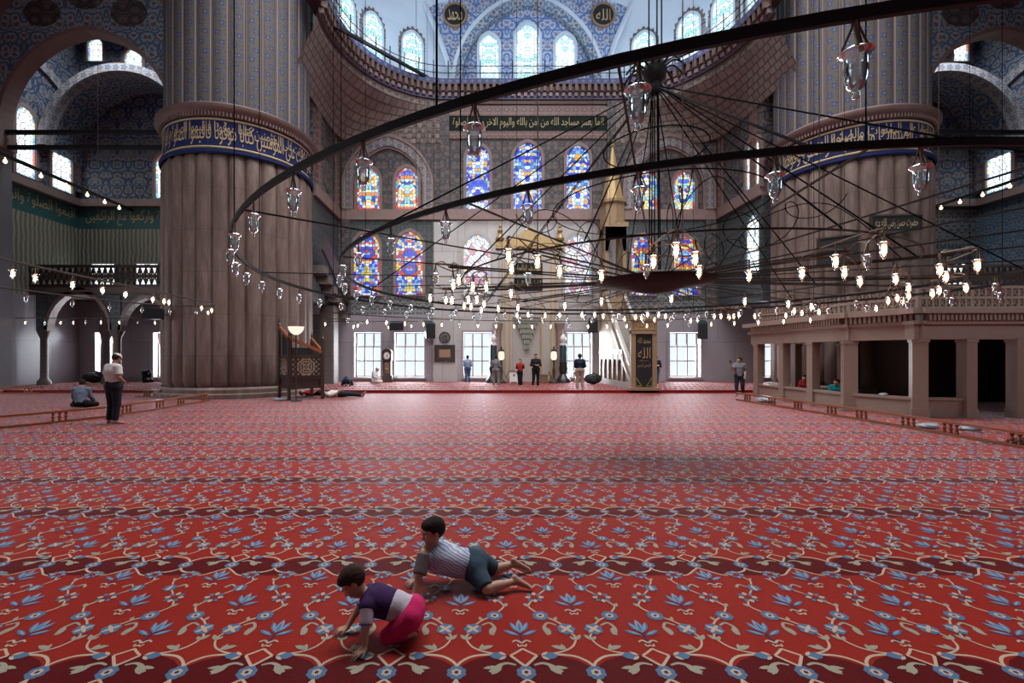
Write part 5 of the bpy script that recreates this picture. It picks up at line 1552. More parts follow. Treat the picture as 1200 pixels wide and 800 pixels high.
for x, s in ((6.9, -1), (7.9, 1)):
    P = P_side(x, s)
    q = MB()
    q.box(x - .06, x + .06, 20.5, 25.6, ZP, .42, 0)
    q.prism([(20.55, 1.9), (25.6, 1.9), (25.6, 4.1), (24.4, 3.95), (20.55, .85)] if False else [(21.9, 1.9), (25.6, 1.9), (25.6, 5.0), (24.4, 4.2)], P, .06, -.06, 1)
    q.box(x - .07, x + .07, 21.6, 25.6, 1.72, 1.92, 0)
    for k in range(6): q.box(x - .06, x + .06, 21.6 + k * .78 - .09, 21.6 + k * .78 + .09, .42, 1.72, 2)
    for k in range(5):
        Qm = lambda a, b, d=0.0, k=k: P(21.99 + k * .78 + a, 1.1 + b, d)
        q.ring([(-.3, 0), (-.3, .62), (.3, .62), (.3, 0)], [(-.28, 0), (-.2, .35), (.2, .35), (.28, 0)], Qm, .05, -.05, 2)
    q.box(x - s * .12 - .01, x - s * .12 + .01, 21.6, 25.6, .42, 1.75, 3)
    q.build('side_wall', [M['marble_white'], M['gold_dull'], M['wood_mid'], M['wood_dark']], g)
    q = MB(); q.bar((x, 20.55, 1.2), (x, 24.5, 4.75), .14, .14, 0); q.bar((x, 20.55, .45), (x, 24.5, 4.05), .14, .12, 0); q.bar((x, 20.55, .82), (x, 24.5, 4.4), .05, .66, 1)
    q.build('stair_balustrade', [M['marble_white'], M['gold_dull']], g)
q = MB()
for k in range(14): q.box(6.96, 7.84, 20.7 + k * .28, 20.98 + k * .28, .42, .45 + k * .26)
q.build('step', M['marble_white'], g)
q = MB()
for dx in (-.48, .48):
    for dy in (-.48, .48): q.box(7.4 + dx - .09, 7.4 + dx + .09, 25.0 + dy - .09, 25.0 + dy + .09, 4.0, 8.5)
q.box(6.8, 8.0, 24.4, 25.6, 4.0, 4.7)
for s in (-1, 1):
    Qt = lambda a, b, d=0.0: (7.4 + a, 24.43 - d, 7.2 + b)
    q.ring([(-.55, 0), (-.55, 1.3), (.55, 1.3), (.55, 0)], [(-.4, 0), (-.3, .7), (.3, .7), (.4, 0)], Qt, .05, -.05)
q.box(6.75, 8.05, 24.35, 25.65, 8.45, 8.7)
q.lathe([(.68, 8.7), (.66, 9.7), (.78, 9.8), (.78, 9.95), (.6, 10.0)], (7.4, 25.0, 0), 8)
q.build('turret', M['gold_dull'], g)
q = MB(); q.lathe([(.62, 9.95), (.4, 11.0), (.16, 12.4), (.06, 12.9), (.12, 13.0), (.03, 13.1), (.08, 13.25), (0, 13.5)], (7.4, 25.0, 0), 8); q.build('spire', M['gold'], g)

# ---- marble platform (kiosk) on the right
KA, KB, KC, KD, KE = (11.25, 18.4), (11.25, 13.9), (11.95, 12.45), (20.0, 12.2), (20.0, 18.4)
g = empty('marble_platform', (11.25, 13.9, 0), 0, 'brown marble gallery on square posts with pierced parapet in front of the right pillar', 'platform')
pts = [KA, KB, KC, KD]
def post(x, y, z0=0.0, z1=2.12, w=.13, ang=0.0):
    q = MB(); c, s = cos(ang), sin(ang)
    q.obox((x, y, (z0 + z1) / 2), (w * c, w * s, 0), (-w * s, w * c, 0), (0, 0, (z1 - z0) / 2))
    q.obox((x, y, z0 + .12), (w * 1.12 * c, w * 1.12 * s, 0), (-w * 1.12 * s, w * 1.12 * c, 0), (0, 0, .12))
    q.obox((x, y, z1 - .05), (w * 1.15 * c, w * 1.15 * s, 0), (-w * 1.15 * s, w * 1.15 * c, 0), (0, 0, .05))
    q.build('post', M['mahfil'], g)
PL = [(11.25, 18.35), (11.25, 16.83), (11.25, 15.38)]
PF = [(13.2, 12.4), (14.5, 12.36), (15.75, 12.33), (17.0, 12.29), (18.4, 12.25), (20.0, 12.2)]
for x, y in PL: post(x, y)
post(KB[0], KB[1], w=.17, ang=radians(-25)); post(KC[0], KC[1], w=.16, ang=radians(-30))
for x, y in PF: post(x, y, w=.14)
for x in (12.75, 14.6, 16.4, 18.2): post(x, 18.35)
def sill(a, b, top=.5):
    q = MB(); a3 = Vector((a[0], a[1], 0)); b3 = Vector((b[0], b[1], 0)); d = (b3 - a3).normalized() * .1
    q.bar(tuple(a3 + d + Vector((0, 0, top / 2 - .02))), tuple(b3 - d + Vector((0, 0, top / 2 - .02))), .12, top - .04)
    q.bar(tuple(a3 + d + Vector((0, 0, top))), tuple(b3 - d + Vector((0, 0, top))), .2, .07)
    q.build('sill_panel', M['mahfil'], g)
ring = PL + [KB, KC] + PF[:1]
for a, b in zip(ring[:-1], ring[1:]): sill(a, b, .5)
for a, b in zip(PF[1:-1], PF[2:]): sill(a, b, .5)
def path_strip(d, z0, z1, mat, name, th=.3):
    q = MB()
    for a, b in zip(pts[:-1], pts[1:]):
        a3, b3 = Vector((a[0], a[1], 0)), Vector((b[0], b[1], 0))
        t = (b3 - a3).normalized(); nr = Vector((t.y, -t.x, 0))
        if nr.dot(Vector((-1, -1, 0))) < 0: nr = -nr
        e = t * (d + .1)
        o_ = nr * (d - th / 2)
        q.bar(tuple(a3 - e + o_ + Vector((0, 0, (z0 + z1) / 2))), tuple(b3 + e * .6 + o_ + Vector((0, 0, (z0 + z1) / 2))), th, z1 - z0)
    return q.build(name, M[mat], g)
path_strip(.14, 2.1, 2.5, 'mahfil', 'entablature', .28)
path_strip(.22, 2.5, 2.6, 'mahfil', 'lower_moulding', .36); path_strip(.36, 2.78, 2.92, 'mahfil', 'cornice', .5)
q = MB()
for a, b in zip(pts[:-1], pts[1:]):
    a3, b3 = Vector((a[0], a[1], 0)), Vector((b[0], b[1], 0)); t = (b3 - a3).normalized(); nr = Vector((t.y, -t.x, 0))
    if nr.dot(Vector((-1, -1, 0))) < 0: nr = -nr
    n = int((b3 - a3).length / .11)
    q = MB()
    for k in range(n):
        p_ = a3 + t * ((k + .5) * (b3 - a3).length / n) + nr * .2 + Vector((0, 0, 2.69)); q.obox(p_, t * .033, nr * .09, (0, 0, .085))
    q.build('dentil_course', M['mahfil'], g)
q = MB()
for a, b in zip(pts[:-1], pts[1:]):
    a3, b3 = Vector((a[0], a[1], 0)), Vector((b[0], b[1], 0)); t = (b3 - a3).normalized(); nr = Vector((t.y, -t.x, 0))
    if nr.dot(Vector((-1, -1, 0))) < 0: nr = -nr
    for z in (2.95, 3.22, 3.5): q.bar(tuple(a3 + Vector((0, 0, z))), tuple(b3 + Vector((0, 0, z))), .1, .07)
    n = int((b3 - a3).length / .17)
    for k in range(n + 1):
        p_ = a3 + t * (k * (b3 - a3).length / n)
        q.obox(p_ + Vector((0, 0, 3.22)), t * (.05 if k % 8 == 0 else .022), nr * .04, (0, 0, .28))
        if k < n:
            p2 = a3 + t * ((k + 1) * (b3 - a3).length / n)
            for z0 in (2.98, 3.25):
                q.bar(tuple(p_ + Vector((0, 0, z0))), tuple(p2 + Vector((0, 0, z0 + .24))), .05, .03); q.bar(tuple(p2 + Vector((0, 0, z0))), tuple(p_ + Vector((0, 0, z0 + .24))), .05, .03)
q.build('pierced_parapet', M['mahfil'], g)
q = MB(); q.prism([KA, KB, KC, KD, KE], lambda a, b, d=0.0: (a, b, 2.45 - d), 0, -.12); q.build('deck', M['stone_dark'], g)
q = MB(); q.box(15.5, 20, 16.4, 16.5, 0.01, 2.45); q.box(19.9, 20, 12.2, 18.4, .01, 2.45); q.box(15.45, 15.55, 16.4, 18.3, .01, 2.45); q.build('dark_backing', M['wood_dark'], g)  # dark sheets added so the unlit right-hand openings stay black

# ---- low turned wooden barriers
def barrier(a, b, label, group, first=.6, every=1.25, ends=True, zb=0.0, h=.30):
    a3, b3 = Vector((a[0], a[1], zb)), Vector((b[0], b[1], zb))
    L = (b3 - a3).length; t = (b3 - a3).normalized()
    g = empty('low_barrier', tuple(a3), 0, label, 'barrier', group)
    for nm, z, w, hh in (('top_rail', h - .02, .085, .05), ('bottom_rail', .035, .085, .05)):
        q = MB(); q.bar(tuple(a3 + Vector((0, 0, z))), tuple(b3 + Vector((0, 0, z))), w, hh); q.build(nm, M['wood_red'], g)
    s = first
    while s < L:
        for k in ((-.13, 0, .13) if ends else (0,)):
            p_ = a3 + t * min(max(s + k, .06), L - .06)
            q = MB(); q.lathe([(.035, .06), (.035, .09), (.018, .105), (.04, .145), (.03, .175), (.018, .2), (.035, .225), (.035, h - .04)], tuple(p_), 10); q.build('baluster', M['wood_red'], g, smooth=True)
        s += every
BL = [(-11.6, 9.5), (-10.6, 10.9), (-9.9, 12.4), (-9.75, 14.6), (-9.7, 16.7)]
for a, b, lab in zip(BL[:-1], BL[1:], ('low red wooden barrier at the left edge of the carpet, nearest piece', 'low red wooden barrier in front of the seated man', 'low red wooden barrier right behind the standing man in white', 'low red wooden barrier ending at the foot of the left pillar')):
    barrier(a, b, lab, 'left barriers')
barrier((-21.0, 19.7), (-18.6, 19.7), 'low wooden barrier at the foot of the grey pier', 'left barriers', zb=0)
barrier((-13.6, 18.4), (-12.3, 18.0), 'short low barrier beside the left foot of the left pillar', 'left barriers')
BR = [(9.62, 17.0), (9.75, 14.6), (9.85, 12.4), (9.9, 10.2), (9.85, 8.0), (9.8, 5.5)]
for a, b, lab in zip(BR[:-1], BR[1:], ('low red wooden barrier beside the photographing man', 'low red wooden barrier along the left face of the marble platform', 'low red wooden barrier by the corner of the marble platform', 'low red wooden barrier with two grey bags behind it', 'low red wooden barrier cut by the right edge of the photo')):
    barrier(a, b, lab, 'right barriers')

# ---- plaque and dark board on the right pillar
def board(u, v, Y, w, h, yaw, name, label, cat, writing=None):
    x, y, z = at(u, v, Y)
    g = empty(name, (x, y, z), radians(yaw), label, cat)
    P = lambda a, b, d=0.0: (a, -d, b)
    q = MB(); q.ring([(-w / 2, -h / 2), (-w / 2, h / 2), (w / 2, h / 2), (w / 2, -h / 2)], [(-w / 2 + .06, -h / 2 + .06), (-w / 2 + .06, h / 2 - .06), (w / 2 - .06, h / 2 - .06), (w / 2 - .06, -h / 2 + .06)], P, .06, -.02, closed=True)
    q.build('frame', M['wood_dark'], g, local=True)
    q = MB(); q.box(-w / 2 + .05, w / 2 - .05, -.03, .02, -h / 2 + .05, h / 2 - .05); pn = q.build('panel', M['black'], g, local=True)
    if writing:
        q = MB(); put_text(q, writing, P, -w * .4, w * .4, -h * .28, h * .3, .034); q.build('script', M['gilt_ink'], pn, local=True)
board(1050, 262, 17.45, 1.8, .7, -8, 'calligraphy_plaque', 'black plaque with one line of gold script on the right pillar', 'plaque', '\u062d\u0636\u0631\u062a \u062d\u0633\u0646 \u0631\u0636\u0649 \u0627\u0644\u0644\u0647 \u0639\u0646\u0647')
board(982, 293, 17.95, 1.35, 1.1, -39, 'notice_board', 'dark square screen on the left flank of the right pillar', 'screen')

# ---- loose things: bags, bundles
def lump(x, y, z, sx, sy, sz, mat, name, label, cat, seed=0, n=2.2):
    rnd = random.Random(seed)
    ph = [(rnd.uniform(2, 6), rnd.uniform(2, 6), rnd.uniform(0, 6.28), rnd.uniform(.02, .06)) for _ in range(9)]
    q = MB()
    NU, NV = 26, 14
    rows = []
    for j in range(NV + 1):
        t = -pi / 2 + pi * j / NV; row = []
        for i in range(NU):
            a = 2 * pi * i / NU
            r = 1 + sum(w * sin(fa * a + p + fb * t) * sin(fb * t + p) for fa, fb, p, w in [(round(f1), f2, f3, f4) for f1, f2, f3, f4 in ph])
            row.append((x + sx * r * cos(t) * cos(a), y + sy * r * cos(t) * sin(a), max(z + sz * (1 + sin(t)) * (0.55 + .45 * r) / 1.0, z)))
        rows.append(row)
    for A, B in zip(rows[:-1], rows[1:]):
        q.loft(A + A[:1], B + B[:1])
    return tag(q.build(name, M[mat], smooth=True), label, cat)
lump(10.35, 10.55, 0, .22, .14, .06, 'plastic_bag', 'plastic_bag', 'crumpled grey plastic bag behind the right barrier, left one', 'bag', 3)
lump(11.05, 10.3, 0, .24, .14, .05, 'plastic_bag', 'plastic_bag', 'crumpled grey plastic bag behind the right barrier, right one', 'bag', 5)
lump(10.25, 16.3, 0, .28, .3, .09, 'plastic_bag', 'plastic_bag', 'grey plastic bag at the left end of the right barrier', 'bag', 8)
lump(11.62, 13.15, .5, .12, .1, .05, 'plastic_bag', 'cloth', 'grey cloth lying over the sill of the marble platform', 'cloth', 11)
lump(10.1, 8.55, 0, .2, .14, .07, 'black', 'black_bag', 'dark bag behind the barrier at the right edge', 'bag', 13)
lump(6.15, 24.3, ZP, .4, .3, .27, 'black', 'black_bundle', 'black cloth bundle on the carpet left of the stair pulpit', 'bundle', 17)
lump(-21.2, 25.6, ZP, .6, .35, .3, 'black', 'black_bundle', 'low black mound by the far wall behind the seated man', 'bundle', 19)
lump(-7.2, 17.0, 0, .3, .2, .05, 'plastic_bag', 'cloth', 'pale cloth heap on the carpet beside the pulpit chair', 'cloth', 23)
# ------------------------------------------------------------------ people: one continuous surface per body, clothing as children
def V3(*a): return np.array(a if len(a) == 3 else a[0], float)
def unit(v):
    v = np.array(v, float); return v / max(np.linalg.norm(v), 1e-9)

class Field:
    def __init__(self, lo, hi, h):
        self.h = h; self.lo = np.array(lo, float)
        self.n = np.ceil((np.array(hi) - self.lo) / h).astype(int) + 1
        self.d = np.full(self.n, 1.0, np.float32)
        self.ax = [self.lo[i] + h * np.arange(self.n[i]) for i in range(3)]
    def box(self, lo, hi):
        a = np.clip(np.floor((np.array(lo) - self.lo) / self.h).astype(int), 0, self.n - 1)
        b = np.clip(np.ceil((np.array(hi) - self.lo) / self.h).astype(int) + 1, 1, self.n)
        sl = tuple(slice(a[i], b[i]) for i in range(3))
        g = np.meshgrid(self.ax[0][sl[0]], self.ax[1][sl[1]], self.ax[2][sl[2]], indexing='ij')
        return sl, g
    def merge(self, sl, nd, k, op='add'):
        cur = self.d[sl]
        if op == 'add':
            if k <= 0: self.d[sl] = np.minimum(cur, nd); return
            hh = np.clip(.5 + .5 * (cur - nd) / k, 0, 1)
            self.d[sl] = cur * (1 - hh) + nd * hh - k * hh * (1 - hh)
        else:
            nd = -nd
            if k <= 0: self.d[sl] = np.maximum(cur, nd); return
            hh = np.clip(.5 - .5 * (cur - nd) / k, 0, 1)
            self.d[sl] = cur * (1 - hh) + nd * hh + k * hh * (1 - hh)
    def capsule(self, a, b, ra, rb, k=.02, planes=(), op='add', squash=None):
        a, b = V3(a), V3(b); m = max(ra, rb) + k + 3 * self.h
        sl, (X, Y, Z) = self.box(np.minimum(a, b) - m, np.maximum(a, b) + m)
        if X.size == 0: return
        d = b - a; L2 = max(d @ d, 1e-12)
        px, py, pz = X - a[0], Y - a[1], Z - a[2]
        t = np.clip((px * d[0] + py * d[1] + pz * d[2]) / L2, 0, 1)
        qx, qy, qz = px - t * d[0], py - t * d[1], pz - t * d[2]
        if squash is not None:
            n, f = unit(squash[0]), squash[1]
            dn = qx * n[0] + qy * n[1] + qz * n[2]
            s = dn * (1 / f - 1)
            qx, qy, qz = qx + s * n[0], qy + s * n[1], qz + s * n[2]
        nd = np.sqrt(qx * qx + qy * qy + qz * qz) - (ra + (rb - ra) * t)
        for p, n in planes:
            n = unit(n); nd = np.maximum(nd, (X - p[0]) * n[0] + (Y - p[1]) * n[1] + (Z - p[2]) * n[2])
        self.merge(sl, nd, k, op)
    def ellipsoid(self, c, ax, rad, k=.01, planes=(), op='add', wob=0.0):
        """ax: three unit axes, rad: three radii"""
        c = V3(c); m = max(rad) + k + 3 * self.h
        sl, (X, Y, Z) = self.box(c - m, c + m)
        if X.size == 0: return
        P = np.stack([X - c[0], Y - c[1], Z - c[2]], -1)
        q = [P @ np.array(ax[i]) for i in range(3)]
        k0 = np.sqrt(sum((q[i] / rad[i]) ** 2 for i in range(3))); k1 = np.sqrt(sum((q[i] / rad[i] ** 2) ** 2 for i in range(3)))
        nd = np.where(k1 < 1e-6, -min(rad), k0 * (k0 - 1) / np.maximum(k1, 1e-6))
        if wob: nd = nd + wob * np.sin(X * 260 + Z * 90) * np.sin(Y * 240 + 1.0 + X * 70) * np.sin(Z * 230 + 2.0)
        for p, n in planes:
            n = unit(n); nd = np.maximum(nd, (X - p[0]) * n[0] + (Y - p[1]) * n[1] + (Z - p[2]) * n[2])
        self.merge(sl, nd.astype(np.float32), k, op)
    def floor(self, z):
        _, _, Z = np.meshgrid(*self.ax, indexing='ij'); self.d = np.maximum(self.d, (z - Z).astype(np.float32))
    def mesh(self):
        """naive surface nets"""
        d = self.d; ins = d < 0
        nx, ny, nz = d.shape
        acc = np.zeros((nx - 1, ny - 1, nz - 1, 3), np.float32); cnt = np.zeros((nx - 1, ny - 1, nz - 1), np.float32)
        for axis in range(3):
            sa = [slice(None)] * 3; sb = [slice(None)] * 3
            sa[axis] = slice(0, -1); sb[axis] = slice(1, None)
            A, B = d[tuple(sa)], d[tuple(sb)]
            cr = (A < 0) != (B < 0)
            t = np.where(cr, A / np.where(cr, A - B, 1), 0)
            o = [i for i in range(3) if i != axis]
            for da in (0, 1):
                for db in (0, 1):
                    s = [slice(None)] * 3
                    s[o[0]] = slice(da, None if da else -1) if da == 0 else slice(1, None)
                    s[o[1]] = slice(0, -1) if db == 0 else slice(1, None)
                    if da == 0: s[o[0]] = slice(0, -1)
                    c = cr[tuple(s)]; tt = t[tuple(s)]
                    acc[..., axis] += np.where(c, tt, 0)
                    acc[..., o[0]] += np.where(c, float(da), 0); acc[..., o[1]] += np.where(c, float(db), 0)
                    cnt += c
        act = cnt > 0
        idx = -np.ones(act.shape, np.int64); idx[act] = np.arange(act.sum())
        ii = np.argwhere(act)
        V = self.lo + self.h * (ii + acc[act] / cnt[act][:, None])
        Q = []
        for axis in range(3):
            sa = [slice(1, -1)] * 3; sb = [slice(1, -1)] * 3
            sa[axis] = slice(0, -1); sb[axis] = slice(1, None)
            A, B = ins[tuple(sa)], ins[tuple(sb)]
            o = [i for i in range(3) if i != axis]
            for flip, sel in ((False, A & ~B), (True, ~A & B)):
                e = np.argwhere(sel)
                if not len(e): continue
                e = e + 1; e[:, axis] -= 1
                def g(da, db):
                    f = e.copy(); f[:, o[0]] -= da; f[:, o[1]] -= db; return idx[f[:, 0], f[:, 1], f[:, 2]]
                q = np.stack([g(0, 0), g(1, 0), g(1, 1), g(0, 1)], 1)
                if (axis == 1) != flip: q = q[:, ::-1]
                Q.append(q)
        Q = np.concatenate(Q) if Q else np.zeros((0, 4), int)
        Q = Q[(Q >= 0).all(1)]
        return V, Q
    def build(self, name, mat, parent, relax=2):
        V, Q = self.mesh()
        if len(Q) == 0: return None
        for _ in range(relax):
            s = np.zeros_like(V); c = np.zeros(len(V))
            for a, b in ((0, 1), (1, 2), (2, 3), (3, 0)):
                np.add.at(s, Q[:, a], V[Q[:, b]]); np.add.at(c, Q[:, a], 1); np.add.at(s, Q[:, b], V[Q[:, a]]); np.add.at(c, Q[:, b], 1)
            V = .5 * V + .5 * s / np.maximum(c, 1)[:, None]
        me = bpy.data.meshes.new(name)
        me.vertices.add(len(V)); me.vertices.foreach_set('co', V.astype(np.float32).ravel())
        me.loops.add(Q.size); me.loops.foreach_set('vertex_index', Q.astype(np.int32).ravel())
        me.polygons.add(len(Q)); me.polygons.foreach_set('loop_start', (np.arange(len(Q)) * 4).astype(np.int32)); me.polygons.foreach_set('loop_total', np.full(len(Q), 4, np.int32))
        me.update(calc_edges=True); me.validate()
        me.polygons.foreach_set('use_smooth', [True] * len(me.polygons))
        me.materials.append(mat)
        o = bpy.data.objects.new(name, me); COL.objects.link(o); o.parent = parent
        return o

def skin(name, col): 
    t = NT(name)
    c = t.mix(t.noise(t.obj(), 9.0, 3.0), tuple(x * .86 for x in col), tuple(min(1, x * 1.1) for x in col))
    b = t.bsdf(c, 0.5)
    b.inputs['Subsurface Weight'].default_value = 0.12; b.inputs['Subsurface Radius'].default_value = (.02, .008, .004)
    return t.mat
def cloth(name, a, b=None, scale=9.0, stripes=None):
    t = NT(name); v = t.obj()
    f = t.noise(v, scale, 4.0, .65)
    if stripes:
        d, freq = stripes
        s = t.n('ShaderNodeVectorMath', {'operation': 'DOT_PRODUCT'}, i0=v, i1=d).outputs['Value']
        s = t.math('ADD', s, t.math('MULTIPLY', t.noise(v, 14.0, 2.0), .035))
        f = t.math('GREATER_THAN', t.math('SINE', t.math('MULTIPLY', s, freq)), .1)
    c = t.mix(f, a, b or tuple(x * .65 for x in a))
    t.bsdf(c, .85, spec=.2, normal=t.bump(t.noise(v, 22.0, 4.0, .6), .55, .012))
    return t.mat
HAIR = cloth('dark_hair', (.012, .008, .006), (.03, .02, .015), 60)
HAIR_BROWN = cloth('brown_hair', (.022, .012, .008), (.05, .028, .018), 60)
SKIN = skin('warm_skin', (.46, .25, .17)); SKIN2 = skin('tanned_skin', (.36, .19, .125))
EYEW = plain('eye_white', (.6, .57, .55), .2, var=.05); EYED = plain('dark_iris', (.015, .009, .006), .1, var=.1); LIP = plain('lips', (.36, .13, .11), .45, var=.1)

def hand_prims(w, d, n, side, L, curl=.5, spread=.12):
    """prims for a hand: wrist w, direction d, back-of-hand normal n, side = direction of the thumb"""
    d = unit(d); n = unit(n - d * (n @ d)); s = unit(side - d * (side @ d) - n * (side @ n))
    r = L * .052
    pr = []
    pl = L * .48
    for k, o in enumerate((.30, .10, -.10, -.29)):
        kn = w + d * pl * (1, 1.03, 1, .92)[k] + s * L * o * .72
        pr.append((w + d * L * .06 + s * L * o * .42, kn, L * .085, r * 1.35, .012))
        fl = L * (.42, .47, .43, .33)[k]
        dd = unit(d + s * spread * (1.2, .3, -.5, -1.5)[k])
        c1 = curl * .8; c2 = curl * 1.7
        m = kn + (dd * cos(c1) - n * sin(c1)) * fl * .52
        e = m + (dd * cos(c2) - n * sin(c2)) * fl * .48
        pr.append((kn, m, r * 1.15, r, .003)); pr.append((m, e, r, r * .82, .002))
    tb = w + d * L * .14 + s * L * .2
    t1 = tb + unit(d * .7 + s * .8 - n * .3) * L * .22; t2 = t1 + unit(d * .95 + s * .25 - n * .3) * L * .2
    pr.append((tb, t1, r * 1.5, r * 1.2, .008)); pr.append((t1, t2, r * 1.2, r * .9, .002))
    return pr

def person(label, loc, J, H=1.7, rz=0.0, skinm=None, voxel=.011, headf=1.0, clothes=(), hair='short', hairm=None, group=None, hand=None, feet=True, girth=1.0, face_detail=False, extra=None, legs_hidden=False):
    """J: joints for a 1.7 m figure facing -y, scaled by H/1.7"""
    s = H / 1.7; g_ = girth
    j = {k: V3(v) * s for k, v in J.items() if k not in ('fwd', 'up')}
    fwd = unit(J.get('fwd', (0, -1, 0))); up = V3(J.get('up', (0, 0, 1))); up = unit(up - fwd * (up @ fwd)); rt = unit(np.cross(fwd, up))
    root = empty('person', loc, rz, label, 'person', group)
    hs = s * headf
    P = np.array(list(j.values())); lo = P.min(0) - .2 * max(s, .6); hi = P.max(0) + .2 * max(s, .6)
    lo[2] = max(lo[2], -.03)
    hc = j['head']
    perp = lambda v: unit(v)
    sx = unit(j['shL'] - j['shR']); 
    def torso(F, t=0.0, planes=(), k=.04):
        fr = unit(np.cross(sx, unit(j['chest'] - j['waist'])))
        hipx = unit(j['hipL'] - j['hipR'])
        F.capsule(j['pelvis'], j['waist'], .118 * s * g_ + t, .112 * s * g_ + t, k * s, planes, squash=None)
        F.capsule(j['hipL'] * .85 + j['hipR'] * .15, j['hipR'] * .85 + j['hipL'] * .15, .098 * s * g_ + t, .098 * s * g_ + t, k * s, planes)
        F.capsule(j['waist'] + hipx * .035 * s, j['chest'] + sx * .065 * s, .10 * s * g_ + t, .112 * s * g_ + t, k * s, planes)
        F.capsule(j['waist'] - hipx * .035 * s, j['chest'] - sx * .065 * s, .10 * s * g_ + t, .112 * s * g_ + t, k * s, planes)
        mid = (j['shL'] + j['shR']) / 2
        F.capsule(j['shL'] * .86 + mid * .14, j['shR'] * .86 + mid * .14, .066 * s + t, .066 * s + t, k * s, planes)
        F.capsule(j['chest'], mid, .11 * s * g_ + t, .075 * s + t, k * s, planes)
        for a in ('shL', 'shR'):
            F.capsule(mid * .5 + j['neck'] * .5, j[a] * .8 + mid * .2 + 0, .055 * s + t, .06 * s + t, k * s, planes)
    def arm(F, S, t=0.0, frac=2.0, planes=()):
        a, b, c = j['sh' + S], j['el' + S], j['wr' + S]
        if frac <= 1.0:
            e = a + (b - a) * frac
            F.capsule(a, e, .06 * s + t, .052 * s + t * 1.5, .03 * s, [(e, b - a)] + list(planes)); return
        F.capsule(a, b, .056 * s * g_ + t, .042 * s + t, .03 * s)
        if frac >= 2: F.capsule(b, c, .042 * s + t, .029 * s + t, .02 * s)
        else:
            e = b + (c - b) * (frac - 1); F.capsule(b, e, .043 * s + t, .036 * s + t, .02 * s, [(e, c - b)])
    def leg(F, S, t=0.0, frac=2.0):
        a, b, c = j['hip' + S], j['knee' + S], j['an' + S]
        if frac <= 1:
            e = a + (b - a) * frac; F.capsule(a, e, .092 * s * g_ + t, .075 * s + t, .03 * s, [(e, b - a)]); return
        F.capsule(a, b, .092 * s * g_ + t, .06 * s + t, .03 * s)
        e = b + (c - b) * (frac - 1) if frac < 2 else c
        pl = [(e, c - b)] if frac < 2.0 else []
        F.capsule(b, e, .059 * s + t, .045 * s + t * 1.2 if frac < 1.999 else .036 * s + t, .025 * s, pl)
        if t == 0: 
            cf = b + (c - b) * .3; F.capsule(cf, b + (c - b) * .5, .05 * s, .045 * s, .03 * s)
    # body
    F = Field(lo, hi, voxel)
    torso(F)
    F.capsule(j['neck'] - (j['neck'] - (j['shL'] + j['shR']) / 2) * .4, hc - up * .05 * hs, .054 * s, .05 * s, .03 * s)
    for S in 'LR':
        arm(F, S)
        if not legs_hidden:
            leg(F, S)
            if feet and 'to' + S in j:
                a, t_ = j['an' + S], j['to' + S]; d = unit(t_ - a)
                sole = unit(j.get('sole' + S, V3(0, 0, -1)) / s) if ('sole' + S) in j else V3(0, 0, -1)
                heel = a + sole * .035 * s - d * .035 * s
                F.capsule(a, heel, .037 * s, .033 * s, .02 * s); F.capsule(heel, t_, .03 * s, .026 * s, .02 * s); F.capsule(a, a * .4 + t_ * .6, .034 * s, .028 * s, .02 * s)
                sd = unit(np.cross(d, sole))
                for q_ in (-.02, 0, .02): F.capsule(t_ + sd * q_ * s, t_ + d * .03 * s + sd * q_ * 1.2 * s, .013 * s, .010 * s, .006 * s)
        fd = unit(j['wr' + S] - j['el' + S])
        hd, hn, ht, cu = (hand or {}).get(S, (fd, unit(np.cross(fd, fwd) * (1 if S == 'L' else -1)) if abs(fd @ fwd) < .95 else up, fwd, .55))
        for a, b, ra, rb, k in hand_prims(j['wr' + S], V3(hd), V3(hn), V3(ht), .18 * s, cu): F.capsule(a, b, max(ra, voxel * .75), max(rb, voxel * .7), k)
    A = (rt, fwd, up)
    F.ellipsoid(hc + up * .018 * hs - fwd * .012 * hs, A, (.076 * hs, .094 * hs, .095 * hs), .02 * hs)
    F.ellipsoid(hc - up * .045 * hs + fwd * .028 * hs, A, (.058 * hs, .062 * hs, .075 * hs), .03 * hs)
    F.capsule(hc - up * .092 * hs + fwd * .06 * hs, hc - up * .09 * hs + fwd * .058 * hs, .02 * hs, .02 * hs, .025 * hs)
    F.capsule(hc + up * .008 * hs + fwd * .085 * hs, hc - up * .028 * hs + fwd * .104 * hs, .009 * hs, .014 * hs, .014 * hs)
    for q_ in (-1, 1):
        F.capsule(hc - up * .03 * hs + fwd * .093 * hs + rt * q_ * .012 * hs, hc - up * .03 * hs + fwd * .09 * hs + rt * q_ * .013 * hs, .009 * hs, .009 * hs, .008 * hs)
        F.capsule(hc + up * .004 * hs + fwd * .092 * hs + rt * q_ * .031 * hs, hc + up * .004 * hs + fwd * .094 * hs + rt * q_ * .031 * hs, .013 * hs, .013 * hs, .012 * hs, op='sub')
        F.capsule(hc + up * .026 * hs + fwd * .083 * hs + rt * q_ * .016 * hs, hc + up * .026 * hs + fwd * .074 * hs + rt * q_ * .048 * hs, .009 * hs, .007 * hs, .014 * hs)
        F.ellipsoid(hc - up * .03 * hs + fwd * .065 * hs + rt * q_ * .034 * hs, A, (.026 * hs, .024 * hs, .028 * hs), .02 * hs)
        F.ellipsoid(hc - up * .004 * hs - fwd * .002 * hs + rt * q_ * .079 * hs, A, (.010 * hs, .020 * hs, .031 * hs), .006 * hs)
    F.capsule(hc - up * .062 * hs + fwd * .083 * hs + rt * .016 * hs, hc - up * .062 * hs + fwd * .083 * hs - rt * .016 * hs, .011 * hs, .011 * hs, .01 * hs)
    F.floor(.002)
    body = F.build('body', skinm or SKIN, root)
